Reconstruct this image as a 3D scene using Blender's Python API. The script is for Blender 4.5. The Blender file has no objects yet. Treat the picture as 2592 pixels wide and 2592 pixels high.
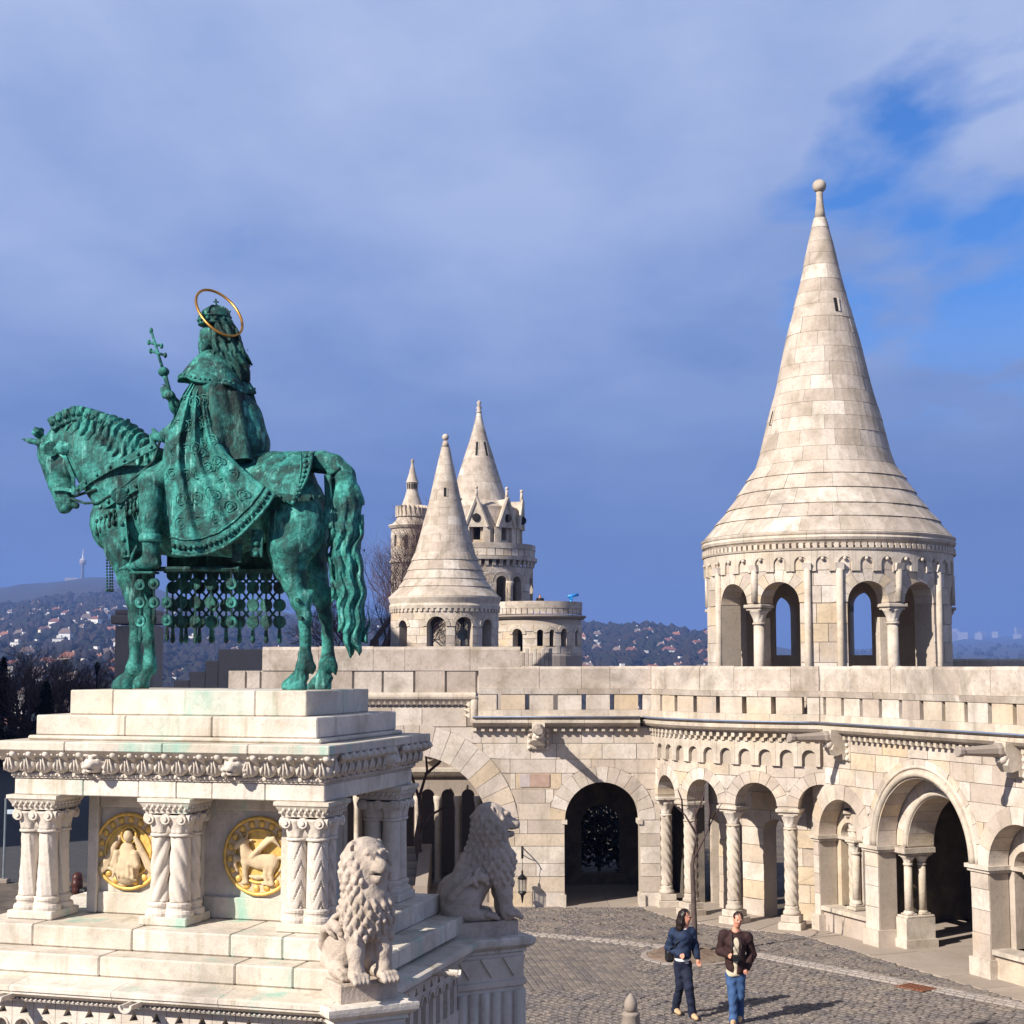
import bpy, bmesh, math, random
import numpy as np
from math import sin, cos, pi, radians, degrees, sqrt, atan2
from mathutils import Vector, Matrix

random.seed(7)
scene = bpy.context.scene
COL = scene.collection

# ------------------------------------------------------------------ camera
F = 3900.0            # focal length in pixels of a 2592 px wide picture
HC = 5.65             # eye height above the square
PITCH = math.atan((1685 - 1296) / F)
cam_d = bpy.data.cameras.new("camera")
cam_d.sensor_width = 36.0
cam_d.lens = 36.0 * F / 2592.0
cam_d.clip_start = 0.1
cam_d.clip_end = 60000.0
cam = bpy.data.objects.new("camera", cam_d)
COL.objects.link(cam)
cam.location = (0, 0, HC)
cam.rotation_euler = (pi / 2 + PITCH, 0, 0)
scene.camera = cam

# ------------------------------------------------------------------ sky and sun
SUN_AZ = radians(50)      # direction the light travels: this far right of straight ahead
SUN_EL = radians(34)
world = bpy.data.worlds.new("World")
scene.world = world
world.use_nodes = True
wn = world.node_tree.nodes
wl = world.node_tree.links
wn.clear()
w_out = wn.new("ShaderNodeOutputWorld")
w_bg = wn.new("ShaderNodeBackground")
w_sky = wn.new("ShaderNodeTexSky")
w_sky.sky_type = 'NISHITA'
w_sky.sun_disc = False
w_sky.sun_elevation = SUN_EL
w_sky.sun_rotation = pi + SUN_AZ
w_sky.altitude = 150
w_sky.air_density = 1.0
w_sky.dust_density = 0.2
w_sky.ozone_density = 3.0
w_bg.inputs[1].default_value = 0.063
w_tc = wn.new("ShaderNodeTexCoord")
w_sep = wn.new("ShaderNodeSeparateXYZ")
wl.new(w_tc.outputs["Generated"], w_sep.inputs[0])
# cloud layer: project the view direction on a flat layer overhead
w_add = wn.new("ShaderNodeMath"); w_add.operation = 'ADD'; w_add.inputs[1].default_value = 0.16
wl.new(w_sep.outputs[2], w_add.inputs[0])
w_mx = wn.new("ShaderNodeMath"); w_mx.operation = 'MAXIMUM'; w_mx.inputs[1].default_value = 0.05
wl.new(w_add.outputs[0], w_mx.inputs[0])
w_dx = wn.new("ShaderNodeMath"); w_dx.operation = 'DIVIDE'
w_dy = wn.new("ShaderNodeMath"); w_dy.operation = 'DIVIDE'
wl.new(w_sep.outputs[0], w_dx.inputs[0]); wl.new(w_mx.outputs[0], w_dx.inputs[1])
wl.new(w_sep.outputs[1], w_dy.inputs[0]); wl.new(w_mx.outputs[0], w_dy.inputs[1])
w_cmb = wn.new("ShaderNodeCombineXYZ")
wl.new(w_dx.outputs[0], w_cmb.inputs[0]); wl.new(w_dy.outputs[0], w_cmb.inputs[1])
w_n1 = wn.new("ShaderNodeTexNoise")
w_n1.inputs["Scale"].default_value = 3.4
w_n1.inputs["Detail"].default_value = 9
w_n1.inputs["Roughness"].default_value = 0.52
w_n1.inputs["Distortion"].default_value = 0.25
w_map = wn.new("ShaderNodeMapping")
w_map.inputs["Location"].default_value = (8.2, 7.3, 0)
w_map.inputs["Rotation"].default_value = (0, 0, 0.35)
w_map.inputs["Scale"].default_value = (1.0, 0.75, 1.0)
wl.new(w_cmb.outputs[0], w_map.inputs[0]); wl.new(w_map.outputs[0], w_n1.inputs["Vector"])
w_ramp = wn.new("ShaderNodeValToRGB")
w_ramp.color_ramp.elements[0].position = 0.30
w_ramp.color_ramp.elements[0].color = (0, 0, 0, 1)
w_ramp.color_ramp.elements[1].position = 0.47
w_ramp.color_ramp.elements[1].color = (1, 1, 1, 1)
# the veil tears open in one direction of the sky (off to the right of the tower)
w_dot = wn.new("ShaderNodeVectorMath"); w_dot.operation = 'DOT_PRODUCT'
_o = Vector(((2520 - 1296) / F, 1.0, (1685 - 620) / F)).normalized()
w_dot.inputs[1].default_value = tuple(_o)
wl.new(w_tc.outputs["Generated"], w_dot.inputs[0])
w_gap = wn.new("ShaderNodeMapRange"); w_gap.interpolation_type = 'SMOOTHSTEP'
w_gap.inputs[1].default_value = cos(radians(10.5)); w_gap.inputs[2].default_value = cos(radians(1.5)); w_gap.inputs[3].default_value = 0.14; w_gap.inputs[4].default_value = -0.13
wl.new(w_dot.outputs["Value"], w_gap.inputs[0])
w_bias = wn.new("ShaderNodeMath"); w_bias.operation = 'ADD'
wl.new(w_n1.outputs["Fac"], w_bias.inputs[0]); wl.new(w_gap.outputs[0], w_bias.inputs[1])
wl.new(w_bias.outputs[0], w_ramp.inputs[0])
w_f = wn.new("ShaderNodeMath"); w_f.operation = 'MULTIPLY'; w_f.inputs[1].default_value = 0.96
wl.new(w_ramp.outputs[0], w_f.inputs[0])
# brightness of the veil varies softly
w_n2 = wn.new("ShaderNodeTexNoise"); w_n2.inputs["Scale"].default_value = 1.9; w_n2.inputs["Detail"].default_value = 10; w_n2.inputs["Roughness"].default_value = 0.55
wl.new(w_map.outputs[0], w_n2.inputs["Vector"])
# the veil is deeper blue low down, paler overhead
w_el = wn.new("ShaderNodeValToRGB")
for pos, c in ((0.0, (1.2, 2.0, 4.5)), (0.10, (1.5, 2.4, 5.1)), (0.24, (2.8, 3.9, 6.9)), (0.42, (3.9, 5.0, 7.8)), (1.0, (3.2, 4.0, 6.4))):
    e = w_el.color_ramp.elements.new(pos); e.color = (*c, 1)
w_el.color_ramp.elements.remove(w_el.color_ramp.elements[0]); w_el.color_ramp.elements.remove(w_el.color_ramp.elements[-1])
wl.new(w_sep.outputs[2], w_el.inputs[0])
w_cr = wn.new("ShaderNodeValToRGB")
w_cr.color_ramp.elements[0].position = 0.34; w_cr.color_ramp.elements[0].color = (0.80, 0.85, 0.91, 1)
w_cr.color_ramp.elements[1].position = 0.66; w_cr.color_ramp.elements[1].color = (1.38, 1.25, 1.10, 1)
wl.new(w_n2.outputs["Fac"], w_cr.inputs[0])
w_mul = wn.new("ShaderNodeMix"); w_mul.data_type = 'RGBA'; w_mul.blend_type = 'MULTIPLY'; w_mul.inputs[0].default_value = 1.0
w_soft = wn.new("ShaderNodeMapRange"); w_soft.inputs[1].default_value = 0.01; w_soft.inputs[2].default_value = 0.19; w_soft.inputs[3].default_value = 0.1; w_soft.inputs[4].default_value = 1.0
wl.new(w_sep.outputs[2], w_soft.inputs[0]); wl.new(w_soft.outputs[0], w_mul.inputs[0])
wl.new(w_el.outputs[0], w_mul.inputs[6]); wl.new(w_cr.outputs[0], w_mul.inputs[7])
w_mix = wn.new("ShaderNodeMix"); w_mix.data_type = 'RGBA'
w_low = wn.new("ShaderNodeMapRange"); w_low.inputs[1].default_value = 0.14; w_low.inputs[2].default_value = 0.24; w_low.inputs[3].default_value = 1.0; w_low.inputs[4].default_value = 0.0
wl.new(w_sep.outputs[2], w_low.inputs[0])
w_max = wn.new("ShaderNodeMath"); w_max.operation = 'MAXIMUM'
wl.new(w_f.outputs[0], w_max.inputs[0]); wl.new(w_low.outputs[0], w_max.inputs[1])
w_tint = wn.new("ShaderNodeMix"); w_tint.data_type = 'RGBA'; w_tint.blend_type = 'MULTIPLY'; w_tint.inputs[0].default_value = 1.0
w_tint.inputs[7].default_value = (0.40, 0.84, 1.42, 1)
wl.new(w_sky.outputs[0], w_tint.inputs[6])
wl.new(w_max.outputs[0], w_mix.inputs[0])
wl.new(w_tint.outputs[2], w_mix.inputs[6]); wl.new(w_mul.outputs[2], w_mix.inputs[7])
wl.new(w_mix.outputs[2], w_bg.inputs[0])
wl.new(w_bg.outputs[0], w_out.inputs[0])

sun_d = bpy.data.lights.new("sun", 'SUN')
sun_d.energy = 5.0
sun_d.angle = radians(0.53)
sun_d.color = (1.0, 0.93, 0.83)
sun = bpy.data.objects.new("sun", sun_d)
COL.objects.link(sun)
ldir = Vector((sin(SUN_AZ) * cos(SUN_EL), cos(SUN_AZ) * cos(SUN_EL), -sin(SUN_EL)))
sun.rotation_euler = ldir.to_track_quat('-Z', 'Y').to_euler()
sun.location = (-30, -20, 40)

scene.view_settings.view_transform = 'Standard'
scene.view_settings.look = 'None'
scene.view_settings.exposure = 0.7
scene.view_settings.gamma = 1.0
scene.cycles.max_bounces = 4
scene.cycles.diffuse_bounces = 2
scene.cycles.glossy_bounces = 1
scene.cycles.volume_bounces = 0

# ------------------------------------------------------------------ pixel helpers (a pixel gives a direction)
_cp, _sp = cos(PITCH), sin(PITCH)
def ray(x, y):
    u = (x - 1296.0) / F; v = (1296.0 - y) / F
    return np.array([u, _cp - v * _sp, _sp + v * _cp])
CAMP = np.array([0, 0, HC])
def atY(x, y, Y):
    d = ray(x, y); return CAMP + d * (Y / d[1])
def atZ(x, y, z=0.0):
    d = ray(x, y); return CAMP + d * ((z - HC) / d[2])

# ------------------------------------------------------------------ objects
def tag(o, label=None, cat=None, group=None, kind=None):
    if label: o["label"] = label
    if cat: o["category"] = cat
    if group: o["group"] = group
    if kind: o["kind"] = kind
    return o
def empty(name, loc=(0, 0, 0), rz=0.0, **k):
    o = bpy.data.objects.new(name, None)
    o.location = loc; o.rotation_euler = (0, 0, rz); o.empty_display_size = 0.3
    COL.objects.link(o)
    return tag(o, **k)
def link(name, me, parent=None, loc=None, rot=None, **k):
    o = bpy.data.objects.new(name, me)
    COL.objects.link(o)
    if parent is not None: o.parent = parent
    if loc is not None: o.location = loc
    if rot is not None: o.rotation_euler = rot
    return tag(o, **k)
def mesh(name, verts, faces, mat, smooth=False):
    me = bpy.data.meshes.new(name)
    me.from_pydata([tuple(map(float, v)) for v in verts], [], faces)
    me.materials.append(mat)
    if smooth:
        me.polygons.foreach_set("use_smooth", [True] * len(me.polygons))
    me.update()
    return me
def mk(name, verts, faces, mat, parent=None, smooth=False, **k):
    return link(name, mesh(name, verts, faces, mat, smooth), parent, **k)

class MB:
    """collects shapes into ONE mesh"""
    def __init__(s): s.v = []; s.f = []; s.M = None
    def add(s, vs, fs):
        b = len(s.v); s.v += [tuple(map(float, q)) for q in vs]; s.f += [tuple(i + b for i in q) for q in fs]; return s
    def box(s, x0, x1, y0, y1, z0, z1, ch=0.0):
        if ch <= 0:
            vs = [(x, y, z) for z in (z0, z1) for y in (y0, y1) for x in (x0, x1)]
            fs = [(0, 2, 3, 1), (4, 5, 7, 6), (0, 1, 5, 4), (2, 6, 7, 3), (0, 4, 6, 2), (1, 3, 7, 5)]
            return s.add(vs, fs)
        bm = bmesh.new(); bmesh.ops.create_cube(bm, size=1.0)
        bmesh.ops.scale(bm, vec=(x1 - x0, y1 - y0, z1 - z0), verts=bm.verts)
        bmesh.ops.translate(bm, vec=((x0 + x1) / 2, (y0 + y1) / 2, (z0 + z1) / 2), verts=bm.verts)
        bmesh.ops.bevel(bm, geom=bm.edges[:], offset=ch, segments=2 if ch > 0.03 else 1, affect='EDGES', profile=0.5)
        return s.bm(bm)
    def bm(s, bm):
        bm.verts.index_update()
        s.add([v.co for v in bm.verts], [tuple(v.index for v in f.verts) for f in bm.faces]); bm.free(); return s
    def prism(s, pts, z0, z1):
        n = len(pts)
        return s.add([(x, y, z0) for x, y in pts] + [(x, y, z1) for x, y in pts],
                     [tuple(range(n))[::-1], tuple(range(n, 2 * n))] + [(i, (i + 1) % n, n + (i + 1) % n, n + i) for i in range(n)])
    def lathe(s, prof, n=24, c=(0, 0), sx=1.0, sy=1.0, a0=0.0, rfun=None):
        vs = []; fs = []
        for (r, z) in prof:
            for i in range(n):
                a = a0 + 2 * pi * i / n
                rr = r if rfun is None else rfun(r, a, z)
                vs.append((c[0] + rr * cos(a) * sx, c[1] + rr * sin(a) * sy, z))
        for j in range(len(prof) - 1):
            for i in range(n):
                fs.append((j * n + i, j * n + (i + 1) % n, (j + 1) * n + (i + 1) % n, (j + 1) * n + i))
        if prof[0][0] > 1e-4: fs.append(tuple(range(n))[::-1])
        if prof[-1][0] > 1e-4: fs.append(tuple((len(prof) - 1) * n + i for i in range(n)))
        return s.add(vs, fs)
    def tube(s, pts, rad, n=8, cap=True):
        pts = [Vector(p) for p in pts]
        if not isinstance(rad, (list, tuple)): rad = [rad] * len(pts)
        vs = []; fs = []
        up = Vector((0.02, 0.01, 1))
        d0 = (pts[1] - pts[0]).normalized()
        if abs(d0.dot(up)) > 0.95: up = Vector((1, 0, 0))
        a = d0.cross(up).normalized()
        for i, p in enumerate(pts):
            d = ((pts[min(i + 1, len(pts) - 1)] - pts[max(i - 1, 0)])).normalized()
            a = (a - d * a.dot(d)); a = a.normalized() if a.length > 1e-6 else d.orthogonal().normalized()
            b = d.cross(a)
            for k in range(n):
                t = 2 * pi * k / n
                vs.append(p + (a * cos(t) + b * sin(t)) * rad[i])
        for j in range(len(pts) - 1):
            for k in range(n):
                fs.append((j * n + k, j * n + (k + 1) % n, (j + 1) * n + (k + 1) % n, (j + 1) * n + k))
        if cap:
            fs.append(tuple(range(n))[::-1]); fs.append(tuple((len(pts) - 1) * n + k for k in range(n)))
        return s.add(vs, fs)
    def ball(s, c, r, seg=10, ring=7, sc=(1, 1, 1)):
        prof = [(r * sin(pi * i / ring), -r * cos(pi * i / ring)) for i in range(ring + 1)]
        m = MB().lathe([(max(q, 1e-5), z) for q, z in prof], seg)
        return s.add([(c[0] + x * sc[0], c[1] + y * sc[1], c[2] + z * sc[2]) for x, y, z in m.v], m.f)
    def xf(s, M):
        s.v = [tuple(M @ Vector(p)) for p in s.v]; return s
    def me(s, name, mat, smooth=False): return mesh(name, s.v, s.f, mat, smooth)
    def build(s, name, mat, parent=None, smooth=False, **k):
        return link(name, s.me(name, mat, smooth), parent, **k)

def copies(o, parent=None):
    c = o.copy(); COL.objects.link(c)
    if parent is not None: c.parent = parent
    for ch in list(o.children):
        copies(ch, c)
    return c

# ------------------------------------------------------------------ materials
MATS = {}
def newmat(name):
    m = bpy.data.materials.new(name); m.use_nodes = True
    nt = m.node_tree; b = nt.nodes["Principled BSDF"]
    return m, nt, b
def node(nt, t, **k):
    n = nt.nodes.new(t)
    for a, v in k.items(): setattr(n, a, v)
    return n
def noise(nt, vec, scale, detail=6, rough=0.6, dist=0.0):
    n = node(nt, "ShaderNodeTexNoise"); n.inputs["Scale"].default_value = scale
    n.inputs["Detail"].default_value = detail; n.inputs["Roughness"].default_value = rough
    n.inputs["Distortion"].default_value = dist
    nt.links.new(vec, n.inputs["Vector"]); return n.outputs["Fac"]
def ramp(nt, fac, stops):
    r = node(nt, "ShaderNodeValToRGB"); e = r.color_ramp.elements
    while len(e) < len(stops): e.new(0.5)
    for q, (p, c) in zip(e, stops):
        q.position = p; q.color = (*c, 1) if len(c) == 3 else c
    nt.links.new(fac, r.inputs[0]); return r.outputs[0]
def mixc(nt, fac, a, b, mode='MIX'):
    m = node(nt, "ShaderNodeMix"); m.data_type = 'RGBA'; m.blend_type = mode
    for s, q in ((0, fac), (6, a), (7, b)):
        if hasattr(q, "is_linked") or hasattr(q, "links"): nt.links.new(q, m.inputs[s])
        elif s == 0: m.inputs[0].default_value = q
        else: m.inputs[s].default_value = (*q, 1)
    return m.outputs[2]
def mth(nt, op, a, b=None):
    m = node(nt, "ShaderNodeMath", operation=op)
    for i, q in enumerate((a, b)):
        if q is None: continue
        if hasattr(q, "links"): nt.links.new(q, m.inputs[i])
        else: m.inputs[i].default_value = q
    return m.outputs[0]
def worldpos(nt):
    g = node(nt, "ShaderNodeNewGeometry"); return g
def rnd(nt, g):
    oi = node(nt, "ShaderNodeObjectInfo")
    return mth(nt, 'FRACT', mth(nt, 'ADD', oi.outputs["Random"], g.outputs["Random Per Island"]))
def bump(nt, b, h, strength, dist=0.02):
    n = node(nt, "ShaderNodeBump"); n.inputs["Strength"].default_value = strength; n.inputs["Distance"].default_value = dist
    nt.links.new(h, n.inputs["Height"]); nt.links.new(n.outputs[0], b.inputs["Normal"])

def stone_mat(name, cols, grain=0.25, streak=0.0, streak_col=(0.12, 0.11, 0.09), green=0.0, rough=0.85, bstr=0.35, lum=1.0, spot=0.5, ochre=0.0):
    """weathered limestone: tone per block, cloudy blotches, dark pitting, run-off streaks"""
    m, nt, b = newmat(name)
    g = worldpos(nt); P = g.outputs["Position"]
    cols = [(min(1, c[0] * lum * 1.03), min(1, c[1] * lum * 0.985), min(1, c[2] * lum * 0.95)) for c in cols]
    mean = [sum(c[i] for c in cols) / len(cols) for i in range(3)]; cols = [tuple(c[i] * 1.0 + mean[i] * 0.0 for i in range(3)) for c in cols]
    if len(cols) == 1: cols = cols * 2
    st = [(i / max(1, len(cols) - 1), c) for i, c in enumerate(cols)]
    c = ramp(nt, rnd(nt, g), st)
    cl = noise(nt, P, 1.9, 5, 0.62, 0.4)
    c = mixc(nt, mth(nt, 'MULTIPLY', ramp(nt, cl, [(0.42, (0, 0, 0)), (0.72, (1, 1, 1))]), grain * 1.4), c, (0.30, 0.245, 0.185))
    if ochre > 0:
        oc = noise(nt, P, 0.9, 6, 0.65, 0.5)
        c = mixc(nt, mth(nt, 'MULTIPLY', ramp(nt, oc, [(0.52, (0, 0, 0)), (0.68, (1, 1, 1))]), ochre), c, (0.55, 0.40, 0.22))
    so = noise(nt, P, 0.55, 9, 0.7, 0.8)
    c = mixc(nt, mth(nt, 'MULTIPLY', ramp(nt, so, [(0.53, (0, 0, 0)), (0.70, (1, 1, 1))]), grain * 0.9), c, (0.17, 0.145, 0.125))
    fine = noise(nt, P, 14.0, 6, 0.7)
    c = mixc(nt, mth(nt, 'MULTIPLY', ramp(nt, fine, [(0.52, (0, 0, 0)), (0.75, (1, 1, 1))]), spot), c, (0.2, 0.165, 0.125))
    mp = node(nt, "ShaderNodeMapping"); mp.inputs["Scale"].default_value = (5.5, 5.5, 0.55)
    nt.links.new(P, mp.inputs[0])
    sn = noise(nt, mp.outputs[0], 1.0, 5, 0.65)
    if streak > 0:
        c = mixc(nt, mth(nt, 'MULTIPLY', ramp(nt, sn, [(0.55, (0, 0, 0)), (0.75, (1, 1, 1))]), streak), c, streak_col)
    if green > 0:
        mp2 = node(nt, "ShaderNodeMapping"); mp2.inputs["Scale"].default_value = (2.6, 2.6, 0.5); mp2.inputs["Location"].default_value = (7.7, 2.2, 1)
        nt.links.new(P, mp2.inputs[0])
        gn = noise(nt, mp2.outputs[0], 1.0, 6, 0.6)
        c = mixc(nt, mth(nt, 'MULTIPLY', ramp(nt, gn, [(0.56, (0, 0, 0)), (0.72, (1, 1, 1))]), green), c, (0.22, 0.45, 0.36))
    nt.links.new(c, b.inputs["Base Color"])
    b.inputs["Roughness"].default_value = rough
    b.inputs["Specular IOR Level"].default_value = 0.25
    h = mth(nt, 'ADD', mth(nt, 'MULTIPLY', fine, 0.7), mth(nt, 'MULTIPLY', noise(nt, P, 48, 3, 0.6), 0.35))
    bump(nt, b, h, bstr, 0.03)
    return m

CREAM = [(0.51, 0.45, 0.39), (0.61, 0.555, 0.495), (0.44, 0.38, 0.33), (0.59, 0.54, 0.485), (0.67, 0.62, 0.56), (0.47, 0.41, 0.36), (0.57, 0.50, 0.42)]
M_WALL = stone_mat("limestone_wall", CREAM + [(0.55, 0.45, 0.32), (0.62, 0.57, 0.5)], 0.42, 0.32, (0.16, 0.13, 0.10), spot=0.45, ochre=0.32)
M_MORTAR = stone_mat("mortar", [(0.43, 0.375, 0.315)], 0.3)
M_TRIM = stone_mat("limestone_trim", [(0.54, 0.48, 0.41), (0.60, 0.55, 0.48), (0.50, 0.45, 0.38)], 0.5, 0.4, (0.14, 0.115, 0.09), spot=0.5, ochre=0.3)
M_CAP = stone_mat("limestone_parapet", [(0.42, 0.36, 0.31), (0.58, 0.53, 0.48), (0.47, 0.41, 0.36), (0.62, 0.58, 0.52), (0.40, 0.345, 0.30), (0.53, 0.47, 0.41)], 0.7, 0.3, (0.15, 0.13, 0.11), spot=0.65)
M_ROOF = stone_mat("limestone_roof", [(0.44, 0.38, 0.325), (0.55, 0.49, 0.43), (0.47, 0.41, 0.35), (0.50, 0.44, 0.38), (0.66, 0.615, 0.55), (0.42, 0.36, 0.305), (0.52, 0.46, 0.40), (0.56, 0.51, 0.45)], 0.65, 0.3, (0.17, 0.15, 0.12), spot=0.6)
M_PED = stone_mat("limestone_pedestal", [(0.66, 0.615, 0.545), (0.70, 0.66, 0.60), (0.60, 0.56, 0.48), (0.68, 0.64, 0.58)], 0.4, 0.75, (0.27, 0.23, 0.14), 0.75, spot=0.4, ochre=0.2)
M_CARV = stone_mat("carved_limestone", [(0.62, 0.57, 0.505), (0.66, 0.61, 0.55)], 0.3, 0.15, spot=0.35)
M_LION = stone_mat("lion_limestone", [(0.52, 0.45, 0.39)], 0.5, 0.3, spot=0.6, bstr=0.8)
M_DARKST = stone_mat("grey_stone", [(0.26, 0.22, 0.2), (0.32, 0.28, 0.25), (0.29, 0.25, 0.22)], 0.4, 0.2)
M_SHADEST = stone_mat("shade_dark_stone", [(0.10, 0.088, 0.08), (0.075, 0.066, 0.06)], 0.4, 0.2)  # passage shade put into the colour: limestone darkened for roofs and inner walls
M_PAVE = stone_mat("paving_slab", [(0.33, 0.285, 0.25), (0.37, 0.32, 0.28), (0.30, 0.26, 0.23)], 0.4, 0)
M_COB = stone_mat("granite_sett", [(0.115, 0.105, 0.108), (0.15, 0.135, 0.135), (0.09, 0.085, 0.09), (0.18, 0.16, 0.155), (0.12, 0.107, 0.105), (0.10, 0.097, 0.108)], 0.4, 0, rough=0.7, spot=0.3)
M_SETT = stone_mat("pale_sett", [(0.27, 0.245, 0.235), (0.33, 0.3, 0.285), (0.24, 0.22, 0.21)], 0.3, 0, rough=0.75)
M_JOINT = stone_mat("sand_joint", [(0.085, 0.072, 0.062)], 0.3, 0)
M_SOIL = stone_mat("soil", [(0.16, 0.115, 0.09)], 0.5, 0, bstr=1.0)

def plain(name, col, rough=0.6, metal=0.0, var=0.15, vscale=6.0, spec=0.4):
    m, nt, b = newmat(name)
    g = worldpos(nt)
    n = noise(nt, g.outputs["Position"], vscale, 5, 0.6)
    d = tuple(q * (1 - var) for q in col); l = tuple(min(1, q * (1 + var)) for q in col)
    nt.links.new(ramp(nt, n, [(0.3, d), (0.7, l)]), b.inputs["Base Color"])
    b.inputs["Roughness"].default_value = rough; b.inputs["Metallic"].default_value = metal
    b.inputs["Specular IOR Level"].default_value = spec
    return m
def bronze_mat(name, seed=0.0, dark=0.5, lum=1.0):
    m, nt, b = newmat(name)
    g = worldpos(nt)
    mp = node(nt, "ShaderNodeMapping"); mp.inputs["Location"].default_value = (seed, seed * 2, 0)
    nt.links.new(g.outputs["Position"], mp.inputs[0]); P = mp.outputs[0]
    n1 = noise(nt, P, 3.6, 9, 0.72, 0.7)
    L = lambda c: tuple(q * lum for q in c)
    c = ramp(nt, n1, [(0.36, L((0.004, 0.018, 0.019))), (0.46, L((0.010, 0.075, 0.066))), (0.56, L((0.028, 0.20, 0.17))), (0.74, L((0.11, 0.40, 0.345)))])
    mp2 = node(nt, "ShaderNodeMapping"); mp2.inputs["Scale"].default_value = (8, 8, 1.1)
    nt.links.new(P, mp2.inputs[0])
    st = noise(nt, mp2.outputs[0], 1.3, 7, 0.7)
    c = mixc(nt, mth(nt, 'MULTIPLY', ramp(nt, st, [(0.48, (0, 0, 0)), (0.62, (1, 1, 1))]), dark), c, L((0.008, 0.026, 0.023)))
    pal = noise(nt, mp2.outputs[0], 2.1, 6, 0.65)
    c = mixc(nt, mth(nt, 'MULTIPLY', ramp(nt, pal, [(0.57, (0, 0, 0)), (0.70, (1, 1, 1))]), 0.7), c, L((0.16, 0.42, 0.37)))
    n3 = noise(nt, P, 24, 6, 0.7)
    c = mixc(nt, mth(nt, 'MULTIPLY', ramp(nt, n3, [(0.50, (0, 0, 0)), (0.64, (1, 1, 1))]), 0.6), c, L((0.007, 0.034, 0.029)))
    nt.links.new(c, b.inputs["Base Color"])
    b.inputs["Metallic"].default_value = 0.1; b.inputs["Roughness"].default_value = 0.62
    b.inputs["Specular IOR Level"].default_value = 0.35
    bump(nt, b, mth(nt, 'ADD', mth(nt, 'MULTIPLY', n1, 0.6), n3), 0.8, 0.025)
    return m
M_BRZ = bronze_mat("patina_bronze", 0.0, 0.62, 1.3)
M_BRZ2 = bronze_mat("patina_bronze_cloth", 4.3, 0.5, 1.5)
M_BRZD = bronze_mat("dark_shade_bronze", 9.1, 0.85, 0.6)  # darker copy of the bronze: paints shade on the cape back and far net
M_GILT = plain("gilding", (0.72, 0.47, 0.13), 0.5, 0.45, 0.3, 14)
M_HALO = plain("old_gilding", (0.52, 0.26, 0.06), 0.35, 0.8, 0.2, 9)
M_IRON = plain("black_iron", (0.012, 0.012, 0.014), 0.5, 0.6)
M_CABLE = plain("blue_grey_cable", (0.2, 0.24, 0.33), 0.5, 0.3)
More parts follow.
